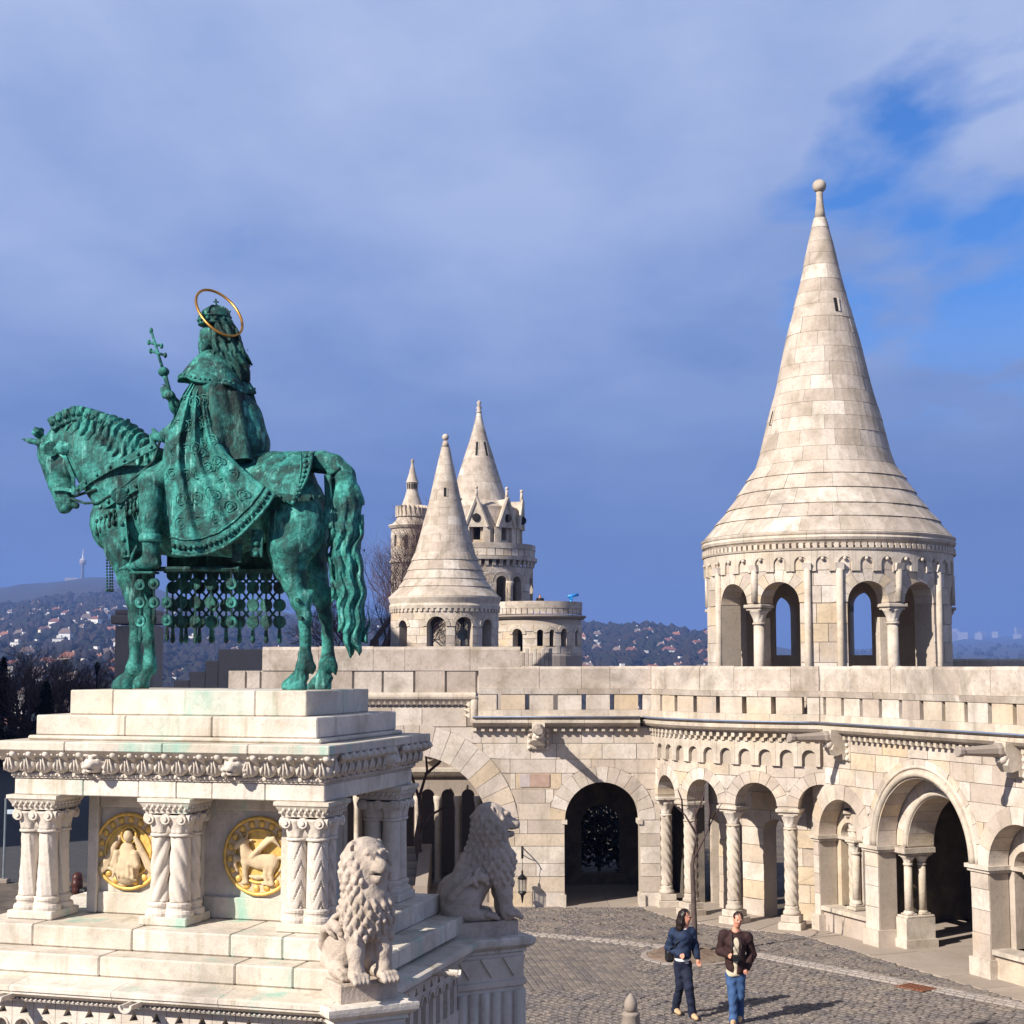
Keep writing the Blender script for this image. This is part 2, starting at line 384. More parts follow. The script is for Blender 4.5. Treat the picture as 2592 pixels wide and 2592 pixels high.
# ------------------------------------------------------------------ SDF sculpting
class Sculpt:
    """smooth-union distance field on a grid, meshed as one continuous surface"""
    def __init__(s, lo, hi, h):
        s.lo = np.array(lo, np.float32); s.h = h
        n = np.ceil((np.array(hi) - s.lo) / h).astype(int) + 1
        s.ax = [(s.lo[i] + h * np.arange(n[i])).astype(np.float32) for i in range(3)]
        s.F = np.full(tuple(n), 5.0, np.float32)
    def _sub(s, lo, hi):
        sl = []
        for i in range(3):
            a = int(np.floor((lo[i] - s.lo[i]) / s.h)); b = int(np.ceil((hi[i] - s.lo[i]) / s.h)) + 1
            sl.append(slice(max(0, a), max(0, min(len(s.ax[i]), b))))
        sl = tuple(sl)
        X, Y, Z = np.meshgrid(s.ax[0][sl[0]], s.ax[1][sl[1]], s.ax[2][sl[2]], indexing='ij')
        return sl, X, Y, Z
    def _un(s, sl, d, k, sub=False):
        f = s.F[sl]
        if sub:
            d = -d
            if k > 0:
                h = np.maximum(k - np.abs(f - d), 0) / k; s.F[sl] = np.maximum(f, d) + h * h * k * 0.25
            else: s.F[sl] = np.maximum(f, d)
            return
        if k > 0:
            h = np.maximum(k - np.abs(f - d), 0) / k; s.F[sl] = np.minimum(f, d) - h * h * k * 0.25
        else: s.F[sl] = np.minimum(f, d)
    def cap(s, a, b, ra, rb, k=0.06, lat=1.0, sub=False):
        """tapered capsule; lat squeezes it along local y"""
        a = np.array(a, float); b = np.array(b, float); r = max(ra, rb) * max(1, lat) + k + 3 * s.h
        sl, X, Y, Z = s._sub(np.minimum(a, b) - r, np.maximum(a, b) + r)
        d = b - a; px = X - a[0]; py = (Y - a[1]); pz = Z - a[2]
        L2 = d @ d + 1e-9
        t = np.clip((px * d[0] + py * d[1] + pz * d[2]) / L2, 0, 1)
        qx = px - t * d[0]; qy = (py - t * d[1]) / lat; qz = pz - t * d[2]
        D = np.sqrt(qx * qx + qy * qy + qz * qz) - (ra + (rb - ra) * t)
        if lat < 1: D = D * (0.5 + 0.5 * lat)
        s._un(sl, D, k, sub)
    def chain(s, pts, k=0.06, lat=1.0):
        for (a, ra), (b, rb) in zip(pts[:-1], pts[1:]): s.cap(a, b, ra, rb, k, lat)
    def ell(s, c, r, k=0.05, rot=None, sub=False):
        c = np.array(c, float); r = np.array(r, float); R = r.max() + k + 3 * s.h
        sl, X, Y, Z = s._sub(c - R, c + R)
        p = np.stack([X - c[0], Y - c[1], Z - c[2]], -1)
        if rot is not None: p = p @ np.array(rot)      # columns = local axes
        q = np.sqrt(((p / r) ** 2).sum(-1)) + 1e-6
        q2 = np.sqrt(((p / (r * r)) ** 2).sum(-1)) + 1e-6
        s._un(sl, q * (q - 1) / q2, k, sub)
    def box(s, c, hs, rad=0.02, k=0.03, rot=None, sub=False):
        c = np.array(c, float); hs = np.array(hs, float); R = np.linalg.norm(hs) + k + 3 * s.h
        sl, X, Y, Z = s._sub(c - R, c + R)
        p = np.stack([X - c[0], Y - c[1], Z - c[2]], -1)
        if rot is not None: p = p @ np.array(rot)
        q = np.abs(p) - (hs - rad)
        d = np.linalg.norm(np.maximum(q, 0), axis=-1) + np.minimum(q.max(-1), 0) - rad
        s._un(sl, d, k, sub)
    def disp(s, fn, lo=None, hi=None):
        lo = lo if lo is not None else [a[0] for a in s.ax]; hi = hi if hi is not None else [a[-1] for a in s.ax]
        sl, X, Y, Z = s._sub(lo, hi)
        s.F[sl] += fn(X, Y, Z).astype(np.float32)
    def floor(s, z):
        s.F = np.maximum(s.F, (z - s.ax[2])[None, None, :]).astype(np.float32)
    def nets(s):
        F = np.pad(s.F, 1, constant_values=5.0); lo = s.lo - s.h; h = s.h
        S = F < 0
        c = np.zeros(tuple(np.array(F.shape) - 1), np.int8)
        for i in (0, 1):
            for j in (0, 1):
                for k in (0, 1):
                    c += S[i:F.shape[0] - 1 + i, j:F.shape[1] - 1 + j, k:F.shape[2] - 1 + k]
        act = (c > 0) & (c < 8)
        idx = np.full(act.shape, -1, np.int64); ids = np.argwhere(act); idx[act] = np.arange(len(ids))
        acc = np.zeros((len(ids), 3)); cnt = np.zeros(len(ids))
        I, J, K = ids.T
        for ax in range(3):
            o = [a for a in range(3) if a != ax]
            for p in (0, 1):
                for q in (0, 1):
                    e0 = np.zeros(3, int); e0[o[0]] = p; e0[o[1]] = q; e1 = e0.copy(); e1[ax] = 1
                    f0 = F[I + e0[0], J + e0[1], K + e0[2]]; f1 = F[I + e1[0], J + e1[1], K + e1[2]]
                    m = (f0 < 0) != (f1 < 0)
                    t = f0[m] / (f0[m] - f1[m])
                    pt = np.tile(e0.astype(float), (m.sum(), 1)); pt[:, ax] += t
                    acc[m] += pt; cnt[m] += 1
        V = lo + (ids + acc / cnt[:, None]) * h
        faces = []
        for ax in range(3):
            o = [(ax + 1) % 3, (ax + 2) % 3]
            sh = list(F.shape)
            sa = [slice(1, n - 1) for n in sh]; sb = [slice(1, n - 1) for n in sh]
            sa[ax] = slice(0, sh[ax] - 1); sb[ax] = slice(1, sh[ax])
            A = S[tuple(sa)]; B = S[tuple(sb)]
            for flip in (False, True):
                m = np.argwhere((A & ~B) if not flip else (~A & B))
                if len(m) == 0: continue
                base = m.copy(); 
                for a in o: base[:, a] += 1
                q = []
                for (p, r) in ((0, 0), (1, 0), (1, 1), (0, 1)):
                    cc = base.copy(); cc[:, o[0]] -= 1 - p; cc[:, o[1]] -= 1 - r
                    q.append(idx[cc[:, 0], cc[:, 1], cc[:, 2]])
                q = np.stack(q, 1)
                if flip: q = q[:, ::-1]
                faces.append(q)
        Fc = np.concatenate(faces) if faces else np.zeros((0, 4), int)
        Fc = Fc[(Fc >= 0).all(1)]
        return V, Fc
    def build(s, name, mat, parent=None, it=2, **k):
        V, Fc = s.nets()
        for _ in range(it):   # light smoothing
            e = np.concatenate([Fc[:, [0, 1]], Fc[:, [1, 2]], Fc[:, [2, 3]], Fc[:, [3, 0]]])
            e = np.concatenate([e, e[:, ::-1]])
            acc = np.zeros_like(V); n = np.zeros(len(V))
            np.add.at(acc, e[:, 0], V[e[:, 1]]); np.add.at(n, e[:, 0], 1)
            V = V * 0.5 + 0.5 * acc / np.maximum(n, 1)[:, None]
        me = bpy.data.meshes.new(name)
        me.vertices.add(len(V)); me.vertices.foreach_set("co", V.astype(np.float32).ravel())
        me.loops.add(len(Fc) * 4); me.loops.foreach_set("vertex_index", Fc.astype(np.int32).ravel())
        me.polygons.add(len(Fc)); me.polygons.foreach_set("loop_start", np.arange(0, len(Fc) * 4, 4, dtype=np.int32))
        me.polygons.foreach_set("use_smooth", np.ones(len(Fc), bool))
        me.materials.append(mat); me.update(calc_edges=True); me.validate()
        return link(name, me, parent, **k)

# ------------------------------------------------------------------ masonry
class Straight:
    def __init__(s, o, t):
        s.o = np.array(o, float); t = np.array(t, float); s.t = t / np.linalg.norm(t); s.n = np.array([s.t[1], -s.t[0]])
    def __call__(s, a, z, d=0.0):
        p = s.o + s.t * a + s.n * d; return (p[0], p[1], z)
    step = 9.0
class Ring:
    """runs round a drum; a = radius*angle (angles seen from above, growing anticlockwise)"""
    def __init__(s, c, R): s.c = np.array(c, float); s.R = R; s.step = R * radians(4)
    def __call__(s, a, z, d=0.0):
        th = a / s.R; r = s.R + d; return (s.c[0] + r * cos(th), s.c[1] + r * sin(th), z)
    def facing(s, a):
        th = a / s.R; p = s.c + s.R * np.array([cos(th), sin(th)])
        return float(np.array([cos(th), sin(th)]) @ (-p)) > -0.6
class Op:
    """opening: centre, half width, springing height, sill, voussoir ring width"""
    def __init__(s, c, hw, zs, z0=0.0, ring=0.0, nv=0): s.c, s.hw, s.zs, s.z0, s.ring, s.nv = c, hw, zs, z0, ring, nv
    def top(s, a, extra=0.0):
        r = s.hw + extra; d = abs(a - s.c)
        return s.zs + sqrt(max(0.0, r * r - d * d))

def cuts(s0, s1, ops, step, extra=False):
    L = {s0, s1}
    n = max(1, int(math.ceil((s1 - s0) / step)))
    for i in range(n + 1): L.add(s0 + (s1 - s0) * i / n)
    for o in ops:
        for rr in ((o.hw, o.hw + o.ring) if o.ring else (o.hw,)):
            for i in range(17):
                q = o.c - rr * cos(pi * i / 16)
                if s0 < q < s1: L.add(q)
    L = sorted(L); R = [L[0]]
    for q in L[1:]:
        if q - R[-1] > 1e-4: R.append(q)
    return R

def wall_core(name, path, s0, s1, z0, z1, ops, T, mat, parent, floor=True):
    """solid wall of thickness T behind the face, with real arched openings"""
    m = MB(); L = cuts(s0, s1, ops, path.step)
    def q4(a, b, za0, zb0, za1, zb1):
        m.add([path(a, za0), path(b, zb0), path(b, zb1), path(a, za1)], [(0, 1, 2, 3)])
        m.add([path(a, za0, -T), path(b, zb0, -T), path(b, zb1, -T), path(a, za1, -T)], [(3, 2, 1, 0)])
    for a, b in zip(L[:-1], L[1:]):
        mid = (a + b) / 2; op = None
        for o in ops:
            if abs(mid - o.c) < o.hw: op = o
        if op is None: q4(a, b, z0, z0, z1, z1)
        else:
            ta, tb = min(op.top(a), z1), min(op.top(b), z1)
            q4(a, b, ta, tb, z1, z1)
            if op.z0 > z0 + 1e-4:
                q4(a, b, z0, z0, op.z0, op.z0)
                m.add([path(a, op.z0), path(b, op.z0), path(b, op.z0, -T), path(a, op.z0, -T)], [(0, 1, 2, 3)])
            m.add([path(a, ta), path(b, tb), path(b, tb, -T), path(a, ta, -T)], [(3, 2, 1, 0)])
        m.add([path(a, z1), path(b, z1), path(b, z1, -T), path(a, z1, -T)], [(0, 1, 2, 3)])
    for o in ops:
        for sg in (-1, 1):
            a = o.c + sg * o.hw
            if not (s0 - 1e-6 < a < s1 + 1e-6): continue
            m.add([path(a, o.z0), path(a, o.zs), path(a, o.zs, -T), path(a, o.z0, -T)], [(0, 1, 2, 3) if sg < 0 else (3, 2, 1, 0)])
    for a in (s0, s1):
        m.add([path(a, z0), path(a, z1), path(a, z1, -T), path(a, z0, -T)], [(0, 1, 2, 3)])
    return m.build(name, mat, parent)

def poly_stone(path, P, d0, d1, mat, parent, name="stone"):
    n = len(P)
    vs = [path(a, z, d0) for a, z in P] + [path(a, z, d1) for a, z in P]
    fs = [tuple(range(n, 2 * n))] + [(i, (i + 1) % n, n + (i + 1) % n, n + i) for i in range(n)]
    if mat is None: return vs, fs
    return mk(name, vs, fs, mat, parent)

def ashlar(path, s0, s1, rows, ops, mat, parent, w=(0.55, 1.0), proud=(0.012, 0.03), gap=0.006, name="stone", rest=None, seed=1, extra_skip=()):
    """courses of separate face stones, cut round the arches"""
    rg = random.Random(seed); k = 0
    stuff = MB()
    for ri, (z0, z1) in enumerate(rows):
        zm = (z0 + z1) / 2
        blocked = []
        for o in ops:
            if o.z0 <= zm < o.zs: blocked.append((o.c - o.hw, o.c + o.hw))
        for e in extra_skip:
            if e[2] <= zm < e[3]: blocked.append((e[0], e[1]))
        blocked.sort(); segs = []; a = s0
        for b0, b1 in blocked:
            if b0 > a: segs.append((a, b0))
            a = max(a, b1)
        if a < s1: segs.append((a, s1))
        for (a, b) in segs:
            x = a; first = True
            while x < b - 1e-3:
                ww = rg.uniform(*w)
                if first and ri % 2: ww *= 0.55
                first = False
                if b - (x + ww) < w[0] * 0.5: ww = b - x
                e = min(b, x + ww)
                arcs = [o for o in ops if zm >= o.zs and o.top(o.c, o.ring) > z0 and x < o.c + o.hw + o.ring and e > o.c - o.hw - o.ring]
                L = cuts(x + gap, e - gap, arcs, path.step)
                runs = []; cur = []
                for q in L:
                    lo = z0 + gap
                    for o in arcs:
                        if abs(q - o.c) < o.hw + o.ring: lo = max(lo, o.top(q, o.ring) + gap)
                    if lo < z1 - gap - 0.015: cur.append((q, lo))
                    else:
                        if len(cur) > 1: runs.append(cur)
                        cur = []
                if len(cur) > 1: runs.append(cur)
                dd = rg.uniform(*proud)
                for r in runs:
                    if r[-1][0] - r[0][0] < 0.03: continue
                    P = r + [(q, z1 - gap) for q, _ in reversed(r)]
                    if rest is not None and not rest((r[0][0] + r[-1][0]) / 2):
                        vs, fs = poly_stone(path, P, 0.0, dd, None, None); stuff.add(vs, fs)
                    else:
                        poly_stone(path, P, 0.0, dd, mat, parent, name); k += 1
                x = e
    if stuff.v: stuff.build("far_side_stones", mat, parent, kind="stuff")
    return k

def voussoirs(path, o, T, mat, parent, proud=0.03, n=None, name="voussoir", rin=0.0, ring=None, d0=-0.3, gap=0.006):
    ring = o.ring if ring is None else ring
    n = n or max(7, int(pi * (o.hw + ring) / 0.34) | 1)
    for i in range(n):
        a0 = pi - pi * i / n; a1 = pi - pi * (i + 1) / n
        g0 = gap / (o.hw + ring)
        K = 4; P = []
        ri = o.hw + rin; ro = o.hw + ring
        for k in range(K + 1):
            t = (a0 - g0) + ((a1 + g0) - (a0 - g0)) * k / K; P.append((o.c + ri * cos(t), o.zs + ri * sin(t)))
        for k in range(K + 1):
            t = (a1 + g0) + ((a0 - g0) - (a1 + g0)) * k / K; P.append((o.c + ro * cos(t), o.zs + ro * sin(t)))
        pr = proud + random.uniform(-0.004, 0.006)
        vs = [path(a, z, d0) for a, z in P] + [path(a, z, pr) for a, z in P]; m = len(P)
        fs = [tuple(range(m))] + [tuple(range(m, 2 * m))[::-1]] + [(j, m + j, m + (j + 1) % m, (j + 1) % m) for j in range(m)]
        mk(name, vs, fs, mat, parent)

def sweep(path, s0, s1, prof, mat, parent, name, seg=None, smooth=False, n=None):
    """moulding: profile (d, z) swept along the path; cut in lengths of seg"""
    out = []
    nseg = 1 if seg is None else max(1, int(round((s1 - s0) / seg)))
    for q in range(nseg):
        a0 = s0 + (s1 - s0) * q / nseg; a1 = s0 + (s1 - s0) * (q + 1) / nseg
        if nseg > 1: a0 += 0.003; a1 -= 0.003
        k = max(1, int(math.ceil((a1 - a0) / path.step)))
        vs = []; fs = []; m = len(prof)
        for i in range(k + 1):
            a = a0 + (a1 - a0) * i / k
            vs += [path(a, z, d) for d, z in prof]
        for i in range(k):
            for j in range(m):
                fs.append((i * m + j, i * m + (j + 1) % m, (i + 1) * m + (j + 1) % m, (i + 1) * m + j))
        fs.append(tuple(range(m))[::-1]); fs.append(tuple(k * m + j for j in range(m)))
        out.append(mk(name, vs, fs, mat, parent, smooth))
    return out
def blockd(path, a0, a1, z0, z1, d0, d1, mat, parent, name, taper=0.0):
    """a block on a path"""
    k = max(1, int(math.ceil((a1 - a0) / path.step)))
    vs = []; fs = []
    for i in range(k + 1):
        a = a0 + (a1 - a0) * i / k
        vs += [path(a, z0, d0), path(a, z0, d1 - taper), path(a, z1, d1), path(a, z1, d0)]
    for i in range(k):
        for j in range(4):
            fs.append((i * 4 + j, i * 4 + (j + 1) % 4, (i + 1) * 4 + (j + 1) % 4, (i + 1) * 4 + j))
    fs.append((3, 2, 1, 0)); fs.append((k * 4, k * 4 + 1, k * 4 + 2, k * 4 + 3))
    if mat is None: return vs, fs
    return mk(name, vs, fs, mat, parent)
def roll(d, z, r, n=8): return [(d + r * cos(2 * pi * i / n), z + r * sin(2 * pi * i / n)) for i in range(n)]

def cone_roof(c, prof, mat, parent, bw=0.75, lip_below=None, lip=0.05, rh=0.42, seed=3, slits=(), name="roof_stone", maxpieces=300):
    """stone spire: courses of separate curved stones over a solid core; prof = [(r, z)] bottom to top"""
    rg = random.Random(seed)
    zs = [z for r, z in prof]; rs = [r for r, z in prof]
    R = lambda z: float(np.interp(z, zs, rs))
    MB().lathe([(max(0.01, r - 0.03), z) for r, z in prof], 64, c).build("roof_core", M_MORTAR, parent)
    z = zs[0]; stuff = MB(); cnt = 0
    while z < zs[-1] - 0.05:
        z1 = min(zs[-1], z + rh * rg.uniform(0.85, 1.15))
        if zs[-1] - z1 < 0.2: z1 = zs[-1]
        r0, r1 = R(z), R(z1)
        lp = lip if (lip_below is not None and z < lip_below) else 0.0
        n = max(3, int(round(2 * pi * (r0 + r1) / 2 / bw)))
        off = rg.uniform(0, 2 * pi)
        ws = [rg.uniform(0.7, 1.3) for _ in range(n)]; tot = sum(ws); a = off
        for wq in ws:
            a0 = a; a1 = a + 2 * pi * wq / tot; a = a1
            g = 0.0035 / max(0.15, r0); dd = rg.uniform(-0.006, 0.006)
            k = max(1, int(math.ceil((a1 - a0) / radians(9)))); vs = []; fs = []
            for i in range(k + 1):
                t = a0 + g + (a1 - a0 - 2 * g) * i / k
                for (rr, zz) in ((r0 - 0.06, z + 0.003), (r0 + dd + lp, z + 0.003), (r1 + dd + lp * 0.15, z1 - 0.003), (r1 - 0.06, z1 - 0.003)):
                    rr = max(0.02, rr)
                    vs.append((c[0] + rr * cos(t), c[1] + rr * sin(t), zz))
            for i in range(k):
                for j in range(4): fs.append((i * 4 + j, (i + 1) * 4 + j, (i + 1) * 4 + (j + 1) % 4, i * 4 + (j + 1) % 4))
            fs.append((0, 1, 2, 3)); fs.append((k * 4 + 3, k * 4 + 2, k * 4 + 1, k * 4))
            tm = (a0 + a1) / 2
            p = np.array(c) + r0 * np.array([cos(tm), sin(tm)])
            vis = (np.array([cos(tm), sin(tm)]) @ (-p)) / np.linalg.norm(p) > -0.12
            if vis and cnt < maxpieces: mk(name, vs, fs, mat, parent); cnt += 1
            else: stuff.add(vs, fs)
        z = z1
    if stuff.v: stuff.build("far_side_stones", mat, parent, kind="stuff")
    return R
# ------------------------------------------------------------------ the square: ground, setts
TC = (7.7, 37.6)          # centre of the round tower and its loggia
P_B = Straight((0, 36.9), (1, 0))
P_D = Straight((6.64, 33.53), (0.37, -0.929))
P_C = Ring(TC, 4.35)
P_T = Ring(TC, 2.93)
dg = lambda R, a: R * radians(a)

def plate(name, pts, z, mat, **k):
    return mk(name, [(x, y, z) for x, y in pts], [tuple(range(len(pts)))], mat, **k)

ground = plate("ground", [(-70, -40), (70, -40), (70, 132), (-70, 132)], 0.0, M_JOINT, kind="structure")
ground["label"] = "flat castle hill ground under the stone setts"
square = plate("square_pavement", [(-16, 8), (12, 8), (12, 41), (-16, 41)], 0.004, M_JOINT, kind="structure")
square["label"] = "square paved with small dark granite setts"
shade_pave = plate("asphalt", [(-70, 41.2), (-3.5, 41.2), (-3.5, 130), (-70, 130)], 0.004, plain("asphalt", (0.05, 0.05, 0.055), 0.9, 0, 0.25, 3), kind="structure")
shade_pave["label"] = "asphalt road running off behind the monument"

BAND = [(0.2, 33.3), (1.5, 32.65), (2.9, 31.8), (3.9, 31.35), (4.82, 30.8), (6.2, 29.2), (7.4, 27.7), (9.4, 25.2)]
def band_dist(x, y):
    best = 9; side = 1
    for (a, b), (c, d) in zip(BAND[:-1], BAND[1:]):
        dx, dy = c - a, d - b; t = max(0, min(1, ((x - a) * dx + (y - b) * dy) / (dx * dx + dy * dy)))
        qx, qy = x - a - t * dx, y - b - t * dy; q = sqrt(qx * qx + qy * qy)
        if q < best: best = q; side = 1 if (dx * (y - b) - dy * (x - a)) > 0 else -1
    return best * side
PIT = (3.45, 30.65)
def in_ped(x, y):
    u = (x + 2.976) * cos(radians(16)) - (y - 16) * sin(radians(16)); v = (x + 2.976) * sin(radians(16)) + (y - 16) * cos(radians(16))
    return abs(u) < 2.3 and abs(v) < 2.0
def on_setts(x, y):
    if not (8 < x * 0 + y < 36.75): return False
    if y > 9 and x / y > 0.37: return False
    if x < -0.4 * y: return False
    sx, sy = x - 6.64, y - 33.53
    if sx * -0.929 + sy * -0.37 < 0.75 and sx * 0.37 - sy * 0.929 > -0.6: return False
    if (x - TC[0]) ** 2 + (y - TC[1]) ** 2 < 4.75 ** 2: return False
    if (x - PIT[0]) ** 2 + ((y - PIT[1])) ** 2 < 0.95 ** 2: return False
    return not in_ped(x, y)
def visible_ground(x, y):
    d = np.array([x, y, -HC]); fw = d[1] * _cp + d[2] * _sp; up = -d[1] * _sp + d[2] * _cp
    if fw <= 0: return False
    px = 1296 + F * d[0] / fw; py = 1296 - F * up / fw
    return 500 < px < 2950 and py < 2760
def sett_geo(cx, cy, ux, uy, w, l, h):
    vx, vy = -uy, ux; c = 0.014; out = []
    for (a, b, z) in ((-1, -1, 0), (1, -1, 0), (1, 1, 0), (-1, 1, 0)):
        out.append((cx + ux * a * w / 2 + vx * b * l / 2, cy + uy * a * w / 2 + vy * b * l / 2, 0.0))
    for (a, b) in ((-1, -1), (1, -1), (1, 1), (-1, 1)):
        out.append((cx + ux * a * (w / 2) + vx * b * (l / 2), cy + uy * a * (w / 2) + vy * b * (l / 2), h - c))
    for (a, b) in ((-1, -1), (1, -1), (1, 1), (-1, 1)):
        out.append((cx + ux * a * (w / 2 - c) + vx * b * (l / 2 - c), cy + uy * a * (w / 2 - c) + vy * b * (l / 2 - c), h))
    return out
SETT_F = [(8, 9, 10, 11)] + [(i, (i + 1) % 4, 4 + (i + 1) % 4, 4 + i) for i in range(4)] + [(4 + i, 4 + (i + 1) % 4, 8 + (i + 1) % 4, 8 + i) for i in range(4)]
def lay_setts():
    rg = random.Random(11); allS = []
    # straight courses in the open square, running with the right-hand wall
    p = 0.135
    for i, ang, panel in [(i, a, q) for a, q in ((radians(-51), 0), (radians(98), 1)) for i in range(-260, 260)]:
        ux, uy = cos(ang), sin(ang); vx, vy = -uy, ux
        off = rg.uniform(0, p)
        j = -30.0
        while j < 30:
            w = rg.uniform(0.115, 0.165)
            x = 0 + ux * (j + off) + vx * i * p; y = 26 + uy * (j + off) + vy * i * p
            j += w + 0.024
            if not (visible_ground(x, y) and on_setts(x, y)): continue
            bd = band_dist(x, y)
            if bd > -0.22: continue
            if (panel == 1) != (x < 2.35 and y > 27.6): continue
            allS.append((x, y, ux, uy, w, p - 0.02, 0.03 + rg.uniform(-0.007, 0.007), 0))
    # fans between the pale band and the walls
    fr = 1.0
    for gi in range(-12, 14):
        for gj in range(-14, 14):
            cx = 2.0 + gi * 2 * fr + (fr if gj % 2 else 0); cy = 32.0 + gj * fr * 0.62
            if not (-2 < cx < 11 and 24 < cy < 39): continue
            for k in range(1, 9):
                r = k * fr / 8.0
                n = max(3, int(pi * r / 0.12))
                for q in range(n):
                    a = pi * (q + 0.5) / n
                    x = cx + r * cos(a); y = cy + r * sin(a)
                    if y < cy: continue
                    # keep only what the fans in front leave free
                    hid = False
                    for (ddx, ddy) in ((-fr, -0.62 * fr), (fr, -0.62 * fr), (0, -1.24 * fr)):
                        ex, ey = x - cx - ddx, y - cy - ddy
                        if ey > 0 and ex * ex + ey * ey < (fr * 1.03) ** 2: hid = True
                    if hid or not (visible_ground(x, y) and on_setts(x, y)): continue
                    if band_dist(x, y) < 0.22: continue
                    allS.append((x, y, -sin(a), cos(a), pi * r / n - 0.012, fr / 8.0 - 0.013, 0.03 + rg.uniform(-0.007, 0.007), 0))
    # two courses of pale setts as a band
    for (a, b), (c, d) in zip(BAND[:-1], BAND[1:]):
        L = sqrt((c - a) ** 2 + (d - b) ** 2); tx, ty = (c - a) / L, (d - b) / L; nx, ny = -ty, tx
        for row in (-0.135, 0.0, 0.135):
            j = 0.0
            while j < L:
                w = rg.uniform(0.14, 0.22); x = a + tx * (j + w / 2) + nx * row; y = b + ty * (j + w / 2) + ny * row; j += w + 0.012
                if visible_ground(x, y) and on_setts(x, y): allS.append((x, y, tx, ty, w, 0.12, 0.034 + rg.uniform(-0.004, 0.004), 1))
    allS.sort(key=lambda s: s[0] ** 2 + s[1] ** 2)
    dark, pale = MB(), MB()
    for n, sq in enumerate(allS):
        g = sett_geo(*sq[:7])
        if n < 240: mk("sett", g, SETT_F, M_COB if sq[7] == 0 else M_SETT, square)
        else: (dark if sq[7] == 0 else pale).add(g, SETT_F)
    dark.build("granite_setts", M_COB, square, kind="stuff")
    pale.build("pale_setts", M_SETT, square, kind="stuff")
    # granite kerb line round the tree pit
    for k in range(22):
        a0 = 2 * pi * k / 22; a1 = 2 * pi * (k + 1) / 22 - 0.02
        P = [(PIT[0] + r * cos(t), PIT[1] + r * sin(t)) for r, t in ((0.84, a0), (0.84, a1), (0.95, a1), (0.95, a0))]
        MB().prism(P, 0.0, 0.045).build("pit_kerb", M_SETT, square)
lay_setts()
soil = MB(); rg = random.Random(5)
soil.lathe([(0.84, 0.0), (0.83, 0.03), (0.74, 0.05), (0.65, 0.07), (0.55, 0.08), (0.45, 0.09), (0.35, 0.1), (0.25, 0.11), (0.12, 0.12), (0.001, 0.12)], 40, PIT)
soil.v = [(x, y, z * 1.2 + rg.uniform(-0.03, 0.05)) for x, y, z in soil.v]
tag(soil.build("soil_bed", M_SOIL, None, True), "round bed of bare soil at the foot of the young tree", "soil bed", kind="stuff")
# slabs under the arcades
def slab_strip(path, s0, s1, d0, d1, n, z=0.03):
    for i in range(n):
        a0 = s0 + (s1 - s0) * i / n + 0.005; a1 = s0 + (s1 - s0) * (i + 1) / n - 0.005
        blockd(path, a0, a1, 0.0, z + random.uniform(0, 0.008), d0, d1, M_PAVE, square, "paving_slab")
slab_strip(P_D, -0.6, 9.4, -0.4, 0.72, 9)
slab_strip(P_D, -0.2, 9.4, -3.6, -0.41, 7, 0.028)
slab_strip(P_C, dg(4.35, 170), dg(4.35, 258), -1.5, 0.36, 9)
slab_strip(P_B, -4.3, 3.6, -4.2, 0.06, 6)

# ------------------------------------------------------------------ columns
def column(parent, x, y, z0, z1, r=0.15, base=0.42, cap=0.44, twist=0, rz=0.0, bw=None, plain_base=False):
    bw = bw or r * 2.9
    R = Matrix.Translation((x, y, 0)) @ Matrix.Rotation(rz, 4, 'Z')
    h1 = base * 0.62
    m = MB(); m.box(-bw / 2 - 0.05, bw / 2 + 0.05, -bw / 2 - 0.05, bw / 2 + 0.05, z0, z0 + h1 * 0.55, 0.012)
    m.box(-bw / 2, bw / 2, -bw / 2, bw / 2, z0 + h1 * 0.55 + 0.002, z0 + h1, 0.012); m.xf(R).build("base_block", M_TRIM, parent)
    b = base - h1; zb = z0 + h1
    MB().lathe([(r * 1.38, zb), (r * 1.42, zb + b * 0.25), (r * 1.3, zb + b * 0.45), (r * 1.1, zb + b * 0.55), (r * 1.2, zb + b * 0.8), (r * 1.02, zb + b)], 20).xf(R).build("base_moulding", M_TRIM, parent, True)
    zs0, zs1 = z0 + base, z1 - cap
    if twist:
        n = 44
        prof = [(r, zs0 + (zs1 - zs0) * i / 60) for i in range(61)]
        MB().lathe(prof, 56, rfun=lambda rr, a, z: rr * (0.88 + 0.24 * abs(sin(twist * (a + (z - zs0) * 4.6) / 2)))).xf(R).build("twisted_shaft", M_TRIM, parent, True)
    else:
        MB().lathe([(r, zs0), (r * 0.99, zs0 + (zs1 - zs0) * 0.5), (r * 0.94, zs1)], 20).xf(R).build("shaft", M_TRIM, parent, True)
    c0 = zs1; ca = z1 - cap * 0.3
    MB().lathe([(r * 1.12, c0), (r * 1.18, c0 + 0.03), (r * 1.08, c0 + 0.05)], 20).xf(R).build("necking", M_TRIM, parent, True)
    H = ca - c0 - 0.05
    prof = [(r * (1.0 + 0.75 * (i / 10) ** 2.2), c0 + 0.05 + H * i / 10) for i in range(11)]
    MB().lathe(prof, 40, rfun=lambda rr, a, z: rr * (1 + 0.13 * abs(sin(4 * a + (2.2 if (z - c0) > H * 0.5 else 0))) * min(1, (z - c0) / H * 1.4) - 0.06)).xf(R).build("capital", M_CARV, parent, True)
    aw = r * 1.75
    m = MB(); m.box(-aw * 0.92, aw * 0.92, -aw * 0.92, aw * 0.92, ca, ca + cap * 0.12, 0.01)
    m.box(-aw * 1.12, aw * 1.12, -aw * 1.12, aw * 1.12, ca + cap * 0.12 + 0.002, z1, 0.015); m.xf(R).build("abacus", M_TRIM, parent)

